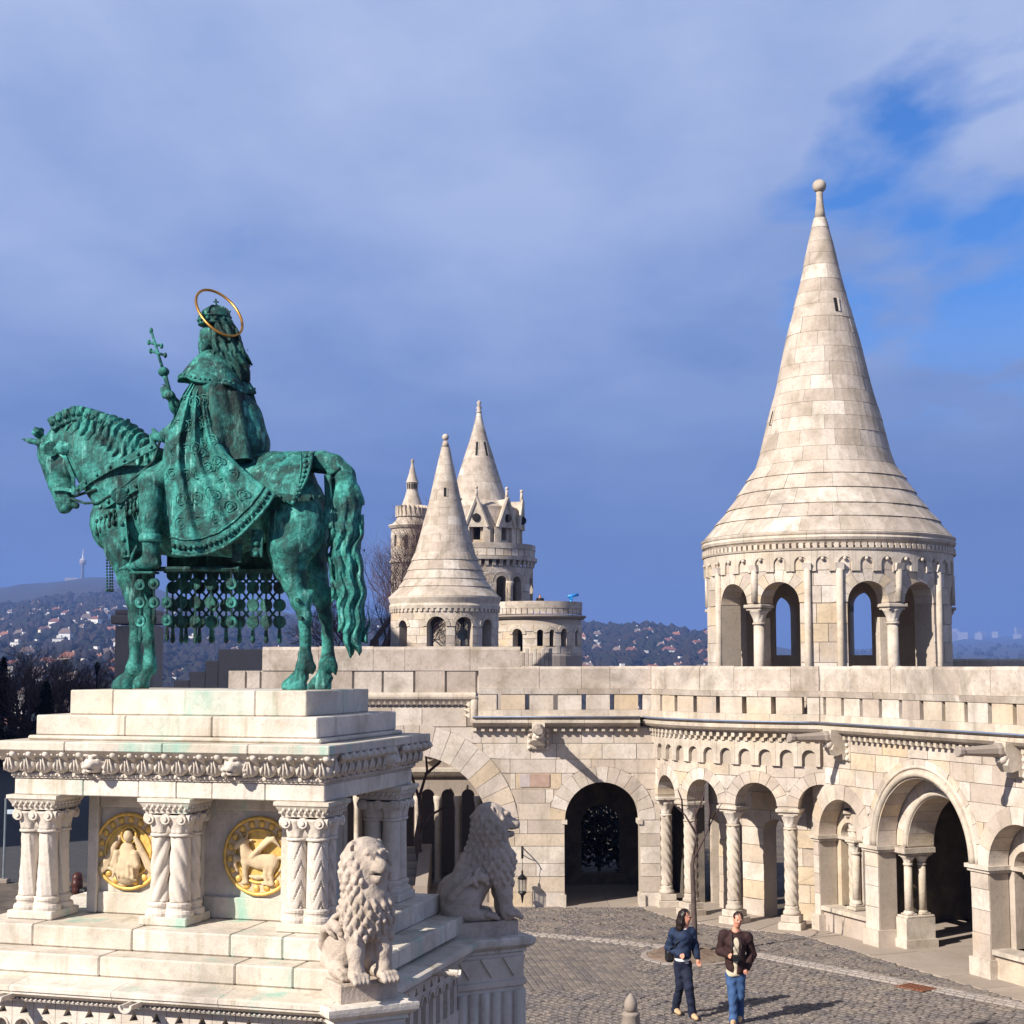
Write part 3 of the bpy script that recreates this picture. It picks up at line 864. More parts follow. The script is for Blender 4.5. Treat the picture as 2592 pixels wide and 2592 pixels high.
DENT = MB().box(-0.04, 0.04, 0.0, 0.12, 0, 0.075).me("dentil", M_TRIM)
def dentils(path, s0, s1, z, d, step, parent, normal):
    a = s0
    while a < s1:
        x, y, _ = path(a, z, d); nx, ny = normal(a)
        link("dentil", DENT, parent, (x, y, z), (0, 0, atan2(ny, nx) + pi / 2))
        a += step

def parapet(path, s0, s1, parent, slot=0.67, first=0.3, d=0.16, zb=4.44, cap_stones=True, seed=0):
    rg = random.Random(seed)
    # base course
    sweep(path, s0, s1, [(-0.2, zb), (d, zb), (d, zb + 0.17), (-0.2, zb + 0.17)], M_TRIM, parent, "base_course", 1.1)
    # pierced course
    a = s0; nxt = s0 + first
    while a < s1 - 0.02:
        e = min(s1, nxt - 0.055)
        if e > a + 0.03: blockd(path, a, e, zb + 0.173, zb + 0.54, -0.2, d - 0.01 + rg.uniform(-0.004, 0.008), M_WALL, parent, "parapet_block")
        a = nxt + 0.055; nxt += slot
    a = s0
    while a < s1 - 0.02:
        e = min(s1, a + rg.uniform(0.9, 1.5))
        if s1 - e < 0.4: e = s1
        blockd(path, a + 0.004, e - 0.004, zb + 0.543, zb + 0.665, -0.22, d + 0.035 + rg.uniform(-0.005, 0.006), M_CAP, parent, "ledge_stone", 0.02)
        a = e
    a = s0
    while a < s1 - 0.02:
        e = min(s1, a + rg.uniform(0.65, 1.45))
        if s1 - e < 0.35: e = s1
        dd = d - 0.045 + rg.uniform(-0.006, 0.008); z0 = zb + 0.668; z1 = zb + 1.2 + rg.uniform(-0.008, 0.008)
        sweep(path, a + 0.004, e - 0.004, [(-0.2, z0), (dd, z0), (dd, z1 - 0.06), (dd - 0.05, z1), (-0.15, z1), (-0.2, z1 - 0.06)], M_CAP, parent, "coping_stone")
        a = e

CORN = [(0, 4.2), (0.14, 4.2), (0.16, 4.235), (0.25, 4.25), (0.31, 4.31), (0.31, 4.37), (0.26, 4.40), (0.30, 4.42), (0.30, 4.438), (0, 4.438)]
def cornice(path, s0, s1, parent, normal, two=False):
    sweep(path, s0, s1, CORN, M_TRIM, parent, "cornice_stone", 1.25)
    sweep(path, s0, s1, [(0, 4.09), (0.05, 4.09), (0.07, 4.197), (0, 4.197)], M_TRIM, parent, "bed_moulding")
    dentils(path, s0 + 0.05, s1, 4.11, 0.165, 0.19, parent, normal)
    if two: dentils(path, s0 + 0.145, s1, 4.02, 0.13, 0.19, parent, normal)
    sweep(path, s0, s1, roll(0.335, 4.45, 0.022, 6), M_CABLE, parent, "cable", smooth=True)

def spout(parent, path, s, z=4.16, L=1.35):
    """cannon-like water spout on a carved bracket"""
    t = empty("water_spout", path(s, z, 0.0), 0.0)
    o = np.array(path(s, z, 0.0)); n = np.array(path(s, z, 1.0)) - o
    t.parent = parent
    t.rotation_euler = (0, 0, atan2(n[1], n[0]))
    pts = []; m = MB(); K = 8
    for d, r in ((0.25, 0.15), (0.5, 0.145), (0.55, 0.12), (L - 0.12, 0.075), (L - 0.11, 0.095), (L - 0.02, 0.10), (L, 0.085)):
        for k in range(K):
            a = 2 * pi * (k + 0.5) / K; m.v.append((d, r * cos(a), r * sin(a)))
    for j in range(6):
        for k in range(K): m.f.append((j * K + k, j * K + (k + 1) % K, (j + 1) * K + (k + 1) % K, (j + 1) * K + k))
    m.f.append(tuple(range(K))); m.f.append(tuple(6 * K + k for k in range(K)))
    m.build("spout_barrel", M_DARKST, t)
    m = MB(); prof = [(0.0, 0.16), (0.42, 0.16), (0.44, 0.0), (0.36, -0.14), (0.40, -0.25), (0.30, -0.38), (0.16, -0.34), (0.12, -0.46), (0.0, -0.48)]
    n_ = len(prof); m.add([(d, -0.15, zz) for d, zz in prof] + [(d, 0.15, zz) for d, zz in prof], [tuple(range(n_)), tuple(range(n_, 2 * n_))[::-1]] + [(i, n_ + i, n_ + (i + 1) % n_, (i + 1) % n_) for i in range(n_)])
    m.build("bracket", M_TRIM, t)
    m = MB().box(0.0, 0.07, -0.26, 0.26, -0.5, 0.05, 0.02); m.build("back_plate", M_TRIM, t)
    m = MB()
    for yy in (-0.21, 0.21):
        for k in range(4): m.ball((0.085, yy, -0.44 + k * 0.14), 0.045, 8, 5)
    m.ball((0.40, 0, -0.12), 0.12, 10, 7, (0.8, 1.1, 1)); m.ball((0.48, 0, -0.17), 0.05, 8, 5)
    m.build("mask_ornament", M_CARV, t, True)
    return t

# ------------------------------------------------------------------ gate wall (left), facing the camera
gw = empty("gate_wall", (-2, 36.9, 0), label="cream ashlar gate wall with a wide round arch and a narrower dark arch", cat="wall")
gw.location = (0, 0, 0)
opA = Op(-2.38, 1.85, 1.71, 0.0, 0.70); opB = Op(2.13, 0.89, 2.03, 0.0, 0.36)
nB = lambda a: (0, -1)
wall_core("wall_core", P_B, -7.6, 3.55, 0.0, 4.2, [opA, opB], 0.55, M_MORTAR, gw)
rowsB = [(0, .36), (.36, .72), (.72, 1.02), (1.02, 1.42), (1.42, 1.71), (1.71, 2.03), (2.03, 2.42), (2.42, 2.75), (2.75, 3.12), (3.12, 3.45), (3.45, 3.82), (3.82, 4.19)]
ashlar(P_B, -7.6, 3.5, rowsB, [opA, opB], M_WALL, gw, (0.55, 1.15), seed=4)
voussoirs(P_B, opA, 0.55, M_WALL, gw, 0.028, 21, d0=-0.54, rin=-0.01)
voussoirs(P_B, opB, 0.55, M_WALL, gw, 0.026, 13, d0=-0.54, rin=-0.01)
for sg in (-1, 1):
    blockd(P_B, opB.c + sg * 0.89 - 0.06, opB.c + sg * 0.89 + 0.06, 1.93, 2.03, -0.5, 0.05, M_TRIM, gw, "impost")
    blockd(P_B, opB.c + sg * 0.93 - 0.07, opB.c + sg * 0.93 + 0.07, 0.0, 0.3, -0.5, 0.07, M_TRIM, gw, "plinth_block")
# red stone plaque
for (a0, a1, mt) in ((0.19, 0.42, plain("pale_plaque", (0.45, 0.38, 0.36), 0.6)), (0.425, 0.89, plain("red_marble", (0.40, 0.27, 0.21), 0.55))):
    blockd(P_B, a0, a1, 2.8, 3.1, 0.0, 0.036, mt, gw, "plaque")
cornice(P_B, -0.93, 3.02, gw, nB)
parapet(P_B, -0.8, 3.3, gw, 0.67, 0.49, seed=2)
# raised left half over the wide arch
wall_core("upper_wall_core", P_B, -7.6, -1.08, 4.2, 4.72, [], 0.55, M_MORTAR, gw)
ashlar(P_B, -7.6, -1.08, [(4.21, 4.68)], [], M_WALL, gw, (0.7, 1.3), seed=9)
sweep(P_B, -7.6, -0.86, [(0, 4.83)] + [(0.12 + 0.1 * cos(t), 4.92 + 0.1 * sin(t)) for t in [radians(q) for q in range(-90, 91, 30)]] + [(0, 5.02)], M_TRIM, gw, "roll_cornice", 1.3)
saw = MB()
for i in range(46):
    a = -7.5 + i * 0.14
    saw.add([P_B(a, 4.83, 0.02), P_B(a + 0.13, 4.83, 0.02), P_B(a + 0.065, 4.68, 0.02), P_B(a, 4.83, 0.16), P_B(a + 0.13, 4.83, 0.16), P_B(a + 0.065, 4.68, 0.05)], [(0, 1, 2), (3, 5, 4), (0, 3, 4, 1), (1, 4, 5, 2), (2, 5, 3, 0)])
saw.build("sawtooth_frieze", M_TRIM, gw)
saw = MB()
for i in range(4):
    z = 4.42 + i * 0.13
    saw.add([P_B(-1.0, z, 0.02), P_B(-1.0, z + 0.12, 0.02), P_B(-1.15, z + 0.06, 0.02), P_B(-1.0, z, 0.16), P_B(-1.0, z + 0.12, 0.16), P_B(-1.15, z + 0.06, 0.05)], [(0, 1, 2), (3, 5, 4), (0, 3, 4, 1), (1, 4, 5, 2), (2, 5, 3, 0)])
saw.build("sawtooth_return", M_TRIM, gw)
MB().tube([P_B(-0.9, 4.25, 0.1), P_B(-0.9, 4.9, 0.1)], 0.1, 10).build("roll_return", M_TRIM, gw, True)
rg = random.Random(3)
a = -6.74
for e in (-6.3, -5.95, -5.1, -4.5, -3.75, -3.05, -2.3, -1.55, -0.82):
    blockd(P_B, a + 0.004, e - 0.05, 5.02, 5.53, -0.2, 0.08 + rg.uniform(-.01, .01), M_CAP, gw, "panel_stone")
    blockd(P_B, e - 0.05, e - 0.004, 5.02, 5.53, -0.2, 0.03, M_CAP, gw, "panel_joint_stone")
    a = e
sweep(P_B, -0.82, 0.75, [(-0.2, 5.0), (0.12, 5.0), (0.10, 5.2), (-0.02, 5.52), (-0.2, 5.52)], M_CAP, gw, "ramp_stone")
a = -5.94
for e in (-4.6, -3.3, -2.55, -1.0, 0.2):
    z1 = 6.1 + rg.uniform(-0.01, 0.01)
    sweep(P_B, a + 0.004, e - 0.004, [(-0.25, 5.533), (0.1, 5.533), (0.1, z1 - 0.07), (0.04, z1), (-0.2, z1), (-0.25, z1 - 0.07)], M_CAP, gw, "coping_stone"); a = e
spout(gw, P_B, 0.62)
# vault slab and rear wall: the passage behind the narrow arch is roofed, the court behind the wide arch is open
MB().box(-0.35, 4.2, 37.45, 41.0, 4.2, 4.43).build("passage_roof", M_SHADEST, gw)
MB().box(-0.6, -0.3, 37.45, 41.0, 0, 4.43).build("passage_side_wall", M_SHADEST, gw)
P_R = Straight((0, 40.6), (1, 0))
wall_core("rear_wall", P_R, -0.6, 5.0, 0, 4.2, [Op(2.3, 0.5, 1.55, 0.3)], 0.4, M_SHADEST, gw)
MB().box(4.2, 4.6, 37.45, 41.0, 0, 4.43).build("passage_side_wall", M_SHADEST, gw)
# ironwork: lantern on the wall
lt = empty("wall_lantern", (0.24, 36.55, 0.12), label="black iron lantern on a scrolled bracket beside the wide arch", cat="lantern")
m = MB(); m.tube([(0, 0.44, 1.5), (0, 0.2, 1.48), (0, 0.0, 1.44), (0, -0.08, 1.36)], 0.018, 6); m.tube([(0, 0.44, 1.3), (0, 0.25, 1.36), (0, 0.08, 1.46)], 0.014, 6); m.box(-0.03, 0.03, 0.42, 0.445, 1.2, 1.58)
m.build("bracket", M_IRON, lt)
m = MB(); m.lathe([(0.005, 0.95), (0.03, 0.9), (0.03, 0.82), (0.15, 0.72), (0.14, 0.7), (0.12, 0.68)], 8); m.lathe([(0.11, 0.36), (0.13, 0.32), (0.05, 0.25), (0.015, 0.05)], 8)
for k in range(8):
    a_ = 2 * pi * k / 8; m.tube([(0.115 * cos(a_), 0.115 * sin(a_), 0.35), (0.13 * cos(a_), 0.13 * sin(a_), 0.69)], 0.008, 4)
m.tube([(0, 0, 0.94), (0, -0.05, 1.38)], 0.008, 4)
m.build("lantern_frame", M_IRON, lt)
gm, gnt, gb = newmat("lantern_glass"); gb.inputs["Base Color"].default_value = (0.25, 0.25, 0.24, 1); gb.inputs["Roughness"].default_value = 0.15; gb.inputs["Alpha"].default_value = 0.35
MB().lathe([(0.1, 0.36), (0.118, 0.68)], 8).build("glass", gm, lt)
lt.scale = (0.78, 0.78, 0.85)

# ------------------------------------------------------------------ arcade wall (right)
aw = empty("arcade_wall", (0, 0, 0), label="cream ashlar arcade wall with a large moulded portal between two benched bays", cat="wall")
nD = lambda a: (-0.929, -0.37)
oS1 = Op(0.75, 0.84, 2.02, 0.0, 0.3); oBig = Op(3.5, 1.45, 2.03, 0.0, 0.36); oS2 = Op(6.3, 0.84, 2.02, 0.0, 0.3)
wall_core("wall_core", P_D, -0.3, 10.5, 0.0, 4.2, [oS1, oBig, oS2], 0.42, M_MORTAR, aw)
rowsD = [(0.0, 0.34), (0.34, 0.8), (0.8, 1.22), (1.22, 1.6), (1.6, 2.02), (2.02, 2.4), (2.4, 2.8), (2.8, 3.15), (3.15, 3.5), (3.5, 3.85), (3.85, 4.19)]
ashlar(P_D, -0.3, 10.4, rowsD, [oS1, oBig, oS2], M_WALL, aw, (0.5, 1.0), seed=21)
for o, nn in ((oS1, 9), (oBig, 15), (oS2, 9)): voussoirs(P_D, o, 0.42, M_WALL, aw, 0.03, nn, d0=-0.41, rin=-0.012)
# roll moulding of the big arch
m = MB(); K = 40
for (rr, dd, rad) in ((1.53, 0.035, 0.07), (1.66, 0.03, 0.035)):
    m.tube([P_D(3.5 + rr * cos(pi * i / K), 2.03 + rr * sin(pi * i / K), dd) for i in range(K + 1)], rad, 8)
m.build("arch_moulding", M_TRIM, aw, True)
# piers: imposts and plinths
for (a0, a1) in ((-0.3, -0.09), (1.59, 2.05), (4.95, 5.46), (7.14, 7.7)):
    blockd(P_D, a0 - 0.05, a1 + 0.06, 1.9, 1.955, -0.42, 0.06, M_TRIM, aw, "impost")
    blockd(P_D, a0 - 0.08, a1 + 0.09, 1.957, 2.03, -0.42, 0.10, M_TRIM, aw, "impost_cap")
    blockd(P_D, a0 - 0.03, a1 + 0.05, 0.0, 0.36, -0.45, 0.085, M_TRIM, aw, "plinth_block", 0.0)
# inner order of the portal on coupled columns
P_D2 = Straight(P_D(0, 0, -0.46)[:2], (0.37, -0.929))
oI = Op(3.5, 1.08, 2.03, 2.0, 0.37)
wall_core("inner_order", P_D2, 2.02, 4.98, 2.0, 4.2, [oI], 0.62, M_MORTAR, aw)
voussoirs(P_D2, oI, 0.5, M_WALL, aw, 0.02, 13, d0=-0.6, rin=-0.01)
m = MB(); m.tube([P_D2(3.5 + 1.14 * cos(pi * i / K), 2.03 + 1.14 * sin(pi * i / K), 0.02) for i in range(K + 1)], 0.06, 8); m.build("inner_arch_moulding", M_TRIM, aw, True)
rzD = atan2(-0.929, 0.37)
for s_ in (2.26, 4.74):
    for dd in (-0.55, -0.88):
        x, y, _ = P_D(s_, 0, dd); column(aw, x, y, 0.62, 1.9, 0.085, 0.13, 0.26, 0, rzD, 0.24)
    blockd(P_D, s_ - 0.17, s_ + 0.17, 0.2, 0.62, -1.05, -0.36, M_TRIM, aw, "pedestal_block")
    blockd(P_D, s_ - 0.21, s_ + 0.21, 0.0, 0.2, -1.09, -0.32, M_TRIM, aw, "pedestal_foot")
    blockd(P_D, s_ - 0.2, s_ + 0.2, 1.9, 2.0, -1.08, -0.33, M_TRIM, aw, "impost")
# benched bays
P_D3 = Straight(P_D(0, 0, -0.44)[:2], (0.37, -0.929))
for cc in (0.75, 6.3):
    wall_core("bay_screen", P_D3, cc - 0.86, cc + 0.86, 0.5, 3.6, [Op(cc - 0.40, 0.30, 2.02, 0.55), Op(cc + 0.40, 0.30, 2.02, 0.55)], 0.26, M_WALL, aw)
    blockd(P_D3, cc - 0.84, cc - 0.1, 1.95, 2.02, -0.27, 0.04, M_TRIM, aw, "screen_impost")
    blockd(P_D3, cc + 0.1, cc + 0.84, 1.95, 2.02, -0.27, 0.04, M_TRIM, aw, "screen_impost")
    x, y, _ = P_D3(cc, 0, 0.1); column(aw, x, y, 0.56, 2.0, 0.085, 0.2, 0.3, 0, rzD, 0.22)
    blockd(P_D3, cc - 0.86, cc + 0.86, 0.0, 0.46, -0.3, 0.36, M_WALL, aw, "bench_wall")
    blockd(P_D3, cc - 0.86, cc + 0.86, 0.462, 0.55, -0.3, 0.44, M_TRIM, aw, "bench_slab")
    mkv = MB(); KK = 24
    for i in range(KK): pass
cornice(P_D, 0.33, 10.4, aw, nD)
parapet(P_D, 0.27, 10.4, aw, 0.67, 0.17, seed=5)
spout(aw, P_D, 0.92); spout(aw, P_D, 6.38)
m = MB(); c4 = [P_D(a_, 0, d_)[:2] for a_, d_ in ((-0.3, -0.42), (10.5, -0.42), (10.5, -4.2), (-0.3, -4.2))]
m.prism(c4, 4.2, 4.43); m.build("passage_roof", M_SHADEST, aw)
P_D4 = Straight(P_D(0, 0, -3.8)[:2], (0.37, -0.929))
wall_core("rear_wall", P_D4, -0.3, 10.5, 0, 4.2, [], 0.4, M_SHADEST, aw)
blockd(P_D, 10.1, 10.5, 0, 4.2, -3.9, -0.42, M_SHADEST, aw, "shading_end_wall")  # unseen walls added at both ends to keep light out of the portal
blockd(P_D, -0.35, -0.1, 0, 4.2, -3.9, -0.42, M_SHADEST, aw, "shading_end_wall")
# walk-way and far parapet beyond
far_p = empty("far_parapet", (0, 0, 0), label="low stone parapet running on behind the big round tower", cat="parapet")
P_F = Straight((9.8, 41.6), (1, -0.12))
a = 0.0; rg = random.Random(8)
while a < 9:
    e = a + rg.uniform(0.8, 1.4); sweep(P_F, a + 0.004, e - 0.004, [(-0.3, 4.5), (0.0, 4.5), (0.0, 5.78), (-0.06, 5.83), (-0.24, 5.83), (-0.3, 5.78)], M_CAP, far_p, "coping_stone"); a = e
MB().prism([P_F(q, 0, d_)[:2] for q, d_ in ((0, -0.02), (9, -0.02), (9, -0.28), (0, -0.28))], 0, 4.5).build("parapet_wall", M_WALL, far_p)

# ------------------------------------------------------------------ round loggia round the foot of the tower
lg = empty("round_loggia", (0, 0, 0), label="round loggia of twisted columns and small arches under a corbelled terrace", cat="loggia")
nC = lambda a: (cos(a / 4.35), sin(a / 4.35))
opsC = [Op(dg(4.35, 198.5 + 19 * k), 0.5, 2.63, 2.58, 0.24) for k in range(-1, 4)]
wall_core("arcade_core", P_C, dg(4.35, 171), dg(4.35, 262), 2.58, 4.2, opsC, 0.42, M_MORTAR, lg)
ashlar(P_C, dg(4.35, 171), dg(4.35, 258), [(2.6, 2.95), (2.95, 3.25), (3.25, 3.5)], opsC, M_WALL, lg, (0.5, 0.9), seed=31)
for o in opsC: voussoirs(P_C, o, 0.42, M_WALL, lg, 0.026, 9, d0=-0.41, rin=-0.01)
P_CL = Ring(TC, 4.44)
opsL = [Op(dg(4.44, 178 + 6.2 * k), 0.14, 3.70, 3.48) for k in range(13)]
for k in range(13):
    a = 178 + 6.2 * k
    wall_core("corbel_arch", P_CL, dg(4.44, a - 3.07), dg(4.44, a + 3.07), 3.5, 4.02, [Op(dg(4.44, a), 0.15, 3.70, 3.48)], 0.085, M_TRIM, lg)
for k in range(5):
    a = radians(189 + 19 * k)
    column(lg, TC[0] + 4.12 * cos(a), TC[1] + 4.12 * sin(a), 0.0, 2.58, 0.135, 0.52, 0.46, 6, a, 0.4)
cornice(P_C, dg(4.35, 187.5), dg(4.35, 255.2), lg, nC, True)
parapet(P_C, dg(4.35, 187.3), dg(4.35, 255.6), lg, 0.655, 0.3, seed=6)
# terrace slab over the loggia
m = MB(); N = 26; vs = []
for i in range(N + 1):
    t = radians(165 + 105 * i / N)
    for (r_, z_) in ((2.9, 4.0), (4.3, 4.0), (4.3, 4.4), (2.9, 4.4)): vs.append((TC[0] + r_ * cos(t), TC[1] + r_ * sin(t), z_))
fs = [(i * 4 + j, (i + 1) * 4 + j, (i + 1) * 4 + (j + 1) % 4, i * 4 + (j + 1) % 4) for i in range(N) for j in range(4)]
mk("terrace_slab", vs, fs, M_TRIM, lg)

# ------------------------------------------------------------------ big round tower
tw = empty("round_tower", (0, 0, 0), label="large round white stone tower with a tall ball-topped conical stone roof", cat="tower")
front = lambda p: (lambda a: p.facing(a))
# foot of the tower inside the loggia
opsF = [Op(dg(2.93, 233), 0.3, 1.9), Op(dg(2.93, 209), 0.3, 1.9), Op(dg(2.93, 190), 0.3, 1.9)]
wall_core("foot_core", P_T, dg(2.93, 120), dg(2.93, 300), 0.0, 4.4, opsF, 0.5, M_MORTAR, tw)
ashlar(P_T, dg(2.93, 178), dg(2.93, 262), [(i * 0.4, i * 0.4 + 0.4) for i in range(10)], opsF, M_WALL, tw, (0.6, 1.0), seed=41)
# body: piers, then arcade zone, then frieze
pairs = [(223.8, 13.0), (289.6, 13.3), (355.0, 13.0), (61.0, 0.0), (104.0, 0.0), (158.0, 13.0)]
opsT = []
hw = 2.93 * radians(9.4)
for c0, dl in pairs:
    if dl: opsT += [Op(dg(2.93, c0 - dl), hw, 7.08, 7.05, 0.26), Op(dg(2.93, c0 + dl), hw, 7.08, 7.05, 0.26)]
opsT += [Op(dg(2.93, 58.7), 0.34, 7.2, 7.05, 0), Op(dg(2.93, 104.5), 0.34, 7.1, 7.05, 0)]
opsT += [Op(dg(2.93, 58.7 + 360), 0.34, 7.2, 7.05, 0)]
opsT = [o for o in opsT]
def near360(o): return o
opsU = []
for o in opsT:
    for k in (-1, 0, 1):
        c_ = o.c + k * 2 * pi * 2.93
        if dg(2.93, 70) < c_ < dg(2.93, 430): opsU.append(Op(c_, o.hw, o.zs, o.z0, o.ring))
wall_core("drum_core", P_T, dg(2.93, 70), dg(2.93, 430), 7.05, 8.45, opsU, 0.5, M_MORTAR, tw)
gaps = []
for o in opsU: pass
deg_gaps = [(201.4, 246.2), (266.9, 312.3), (332.6, 377.4), (411.9, 425.5), (97.7, 111.3), (135.6, 180.4)]
deg_gaps.sort(); a = 70.0
piers = []
for g0, g1 in deg_gaps: piers.append((a, g0)); a = g1
piers.append((a, 430.0))
rowsP = [(4.4, 4.85), (4.85, 5.3), (5.3, 5.72), (5.72, 6.18), (6.18, 6.6), (6.6, 7.05)]
for i, (a0, a1) in enumerate(piers):
    wall_core("pier_core", P_T, dg(2.93, a0), dg(2.93, a1), 4.4, 7.05, [], 0.5, M_MORTAR, tw)
    if 180 < a0 < 340: ashlar(P_T, dg(2.93, a0), dg(2.93, a1), rowsP, [], M_WALL, tw, (0.5, 0.85), rest=P_T.facing, seed=50 + i)
for g0, g1 in ((411.9, 425.5), (97.7, 111.3)):
    wall_core("sill_core", P_T, dg(2.93, g0), dg(2.93, g1), 4.4, 5.92, [], 0.5, M_MORTAR, tw)
ashlar(P_T, dg(2.93, 185), dg(2.93, 335), [(7.06, 7.45), (7.45, 7.8), (7.8, 8.24)], opsU, M_WALL, tw, (0.5, 0.9), rest=P_T.facing, seed=60)
for o in opsU:
    if o.ring and dg(2.93, 185) < o.c < dg(2.93, 330): voussoirs(P_T, o, 0.5, M_WALL, tw, 0.024, 9, d0=-0.49, rin=-0.008)
# columns carrying the paired arches, with inner jamb behind
for c0 in (223.8, 289.6, 355.0, 158.0):
    t = radians(c0)
    column(tw, TC[0] + 2.76 * cos(t), TC[1] + 2.76 * sin(t), 4.42, 7.05, 0.13, 0.5, 0.46, 0, t, 0.34)
    t2 = radians(c0 - 2.2)
    MB().box(-0.11, 0.11, -0.1, 0.1, 4.42, 6.75).xf(Matrix.Translation((TC[0] + 2.45 * cos(t2), TC[1] + 2.45 * sin(t2), 0)) @ Matrix.Rotation(t2, 4, 'Z')).build("inner_jamb", M_TRIM, tw)
    # colonnette above the column
    MB().tube([P_T(dg(2.93, c0 + 1), 7.1, 0.05), P_T(dg(2.93, c0 + 1), 7.82, 0.05)], 0.075, 10).build("colonnette", M_TRIM, tw, True)
for dgk in (249.8, 263.6, 200.0, 315.5):
    p0 = P_T(dg(2.93, dgk), 4.4, 0.05); p1 = P_T(dg(2.93, dgk), 7.82, 0.05)
    MB().tube([p0, p1], 0.08, 10).build("colonnette", M_TRIM, tw, True)
for dgk in (249.8, 263.6, 200.0, 315.5, 224.8, 290.6):
    blockd(P_T, dg(2.93, dgk - 1.9), dg(2.93, dgk + 1.9), 7.8, 7.96, 0.0, 0.16, M_CARV, tw, "small_capital", 0.06)
# corbelled frieze
P_TL = Ring(TC, 3.0)
for k in range(-8, 9):
    a = 256.6 + 9.43 * k
    wall_core("corbel_arch", P_TL, dg(3.0, a - 4.68), dg(3.0, a + 4.68), 7.78, 8.26, [Op(dg(3.0, a), 0.15, 7.96, 7.76)], 0.065, M_TRIM, tw)
    x, y, z = P_TL(dg(3.0, a), 8.06, 0.0); MB().ball((x, y, z), 0.045, 8, 6).build("pendant", M_TRIM, tw, True)
P_TE = Ring(TC, 2.93)
sweep(P_TE, dg(2.93, 120), dg(2.93, 390), [(0, 8.26), (0.10, 8.26), (0.12, 8.3), (0.0, 8.3)], M_TRIM, tw, "string_course")
DENT2 = MB().box(-0.05, 0.05, 0.0, 0.12, 0, 0.11).me("dentil", M_TRIM)
for k in range(64):
    a = radians(160 + 190 * k / 63)
    link("dentil", DENT2, tw, (TC[0] + 3.03 * cos(a), TC[1] + 3.03 * sin(a), 8.305), (0, 0, a + pi / 2))
EAVE = [(-0.2, 8.42), (0.03, 8.42), (0.06, 8.46), (0.10, 8.49), (0.125, 8.55), (0.09, 8.6), (0.115, 8.63), (0.125, 8.67), (0.06, 8.70), (-0.2, 8.70)]
sweep(P_TE, dg(2.93, 70), dg(2.93, 430), EAVE, M_TRIM, tw, "eave_stone", 1.5)
MB().lathe([(2.45, 4.38), (2.45, 4.42), (0.01, 4.42)], 30, TC).build("tower_floor", M_DARKST, tw)
MB().lathe([(2.9, 8.4), (0.01, 8.5)], 30, TC).build("ceiling", M_DARKST, tw)
pts = [(632, 1872), (602, 1830), (540, 1760), (485, 1690), (432, 1610), (390, 1540), (355, 1490), (310, 1300), (252, 1100), (206, 900), (145, 680), (103, 530), (72, 385), (33, 245)]
prof = []
for hwp, yy in pts:
    P = atY(2072, 430 + yy * 0.5022, 37.6); prof.append((hwp * 0.5022 * 37.6 / F - 0.07 * min(1.0, hwp / 320.0), float(P[2])))
prof[0] = (2.97, 8.70)
cone_roof(TC, prof, M_ROOF, tw, 0.72, prof[6][1] - 0.1, 0.035, 0.36, 17)
zt = prof[-1][1]
MB().lathe([(0.148, zt - 0.02), (0.118, zt + 0.18), (0.09, zt + 0.42), (0.08, zt + 0.6), (0.09, zt + 0.66), (0.07, zt + 0.68)], 20, TC).build("finial_neck", M_ROOF, tw, True)
MB().ball((TC[0], TC[1], zt + 0.83), 0.172, 20, 14).build("finial_ball", M_ROOF, tw, True)
# slit windows in the spire
M_DARK = plain("dark_slit", (0.012, 0.011, 0.011), 0.9)
def slit(c, ang, z, R, w, h, parent, ps):
    a = radians(ang); r = R(z) - 0.03
    lean = atan2(R(z - h / 2) - R(z + h / 2), h)
    M = Matrix.Translation((c[0] + r * cos(a), c[1] + r * sin(a), z)) @ Matrix.Rotation(a, 4, 'Z') @ Matrix.Rotation(-lean, 4, 'Y')
    MB().box(-0.08, 0.047, -w / 2, w / 2, -h / 2, h / 2).xf(M).build("slit_window", M_DARK, parent)
    MB().box(-0.08, 0.052, w / 2, w / 2 + 0.045, -h / 2, h / 2).xf(M).build("slit_reveal", M_TRIM, parent)
RT = lambda z: float(np.interp(z, [q[1] for q in prof], [q[0] for q in prof]))
slit(TC, 287, float(atY(2072, 430 + 712 * .5022, 37.6)[2]), RT, 0.085, 0.36, tw, 1)
slit(TC, 194, float(atY(2072, 430 + 1265 * .5022, 37.6)[2]), RT, 0.085, 0.36, tw, 1)
# ------------------------------------------------------------------ monument pedestal
PC = np.array([-3.72, 20.0, 0.0]); PTH = radians(16)
PU = np.array([cos(PTH), -sin(PTH), 0]); PV = np.array([sin(PTH), cos(PTH), 0])
def on_v(x, y, v=0.0):
    """pixel -> monument coordinates on the upright plane v"""
    d = ray(x, y); t = ((PC - CAMP) @ PV + v) / (d @ PV); P = CAMP + d * t - PC
    return (float(P @ PU), float(v), float(P[2]))
MSC = 0.8      # the monument's true size: its shadow falls just in front of the walkers
def mon_place(o, u=0.0, v=0.0, z=0.0):
    P = PC + PU * u + PV * v + np.array([0, 0, z]) - CAMP
    o.location = tuple(CAMP + P * MSC); o.scale = (MSC,) * 3
ped = empty("monument_pedestal", tuple(PC), -PTH, label="white stone monument pedestal with clustered columns and gilded roundels, stepped", cat="pedestal")
rgp = random.Random(77); mon_place(ped); ZB = -HC * (1 - MSC) / MSC
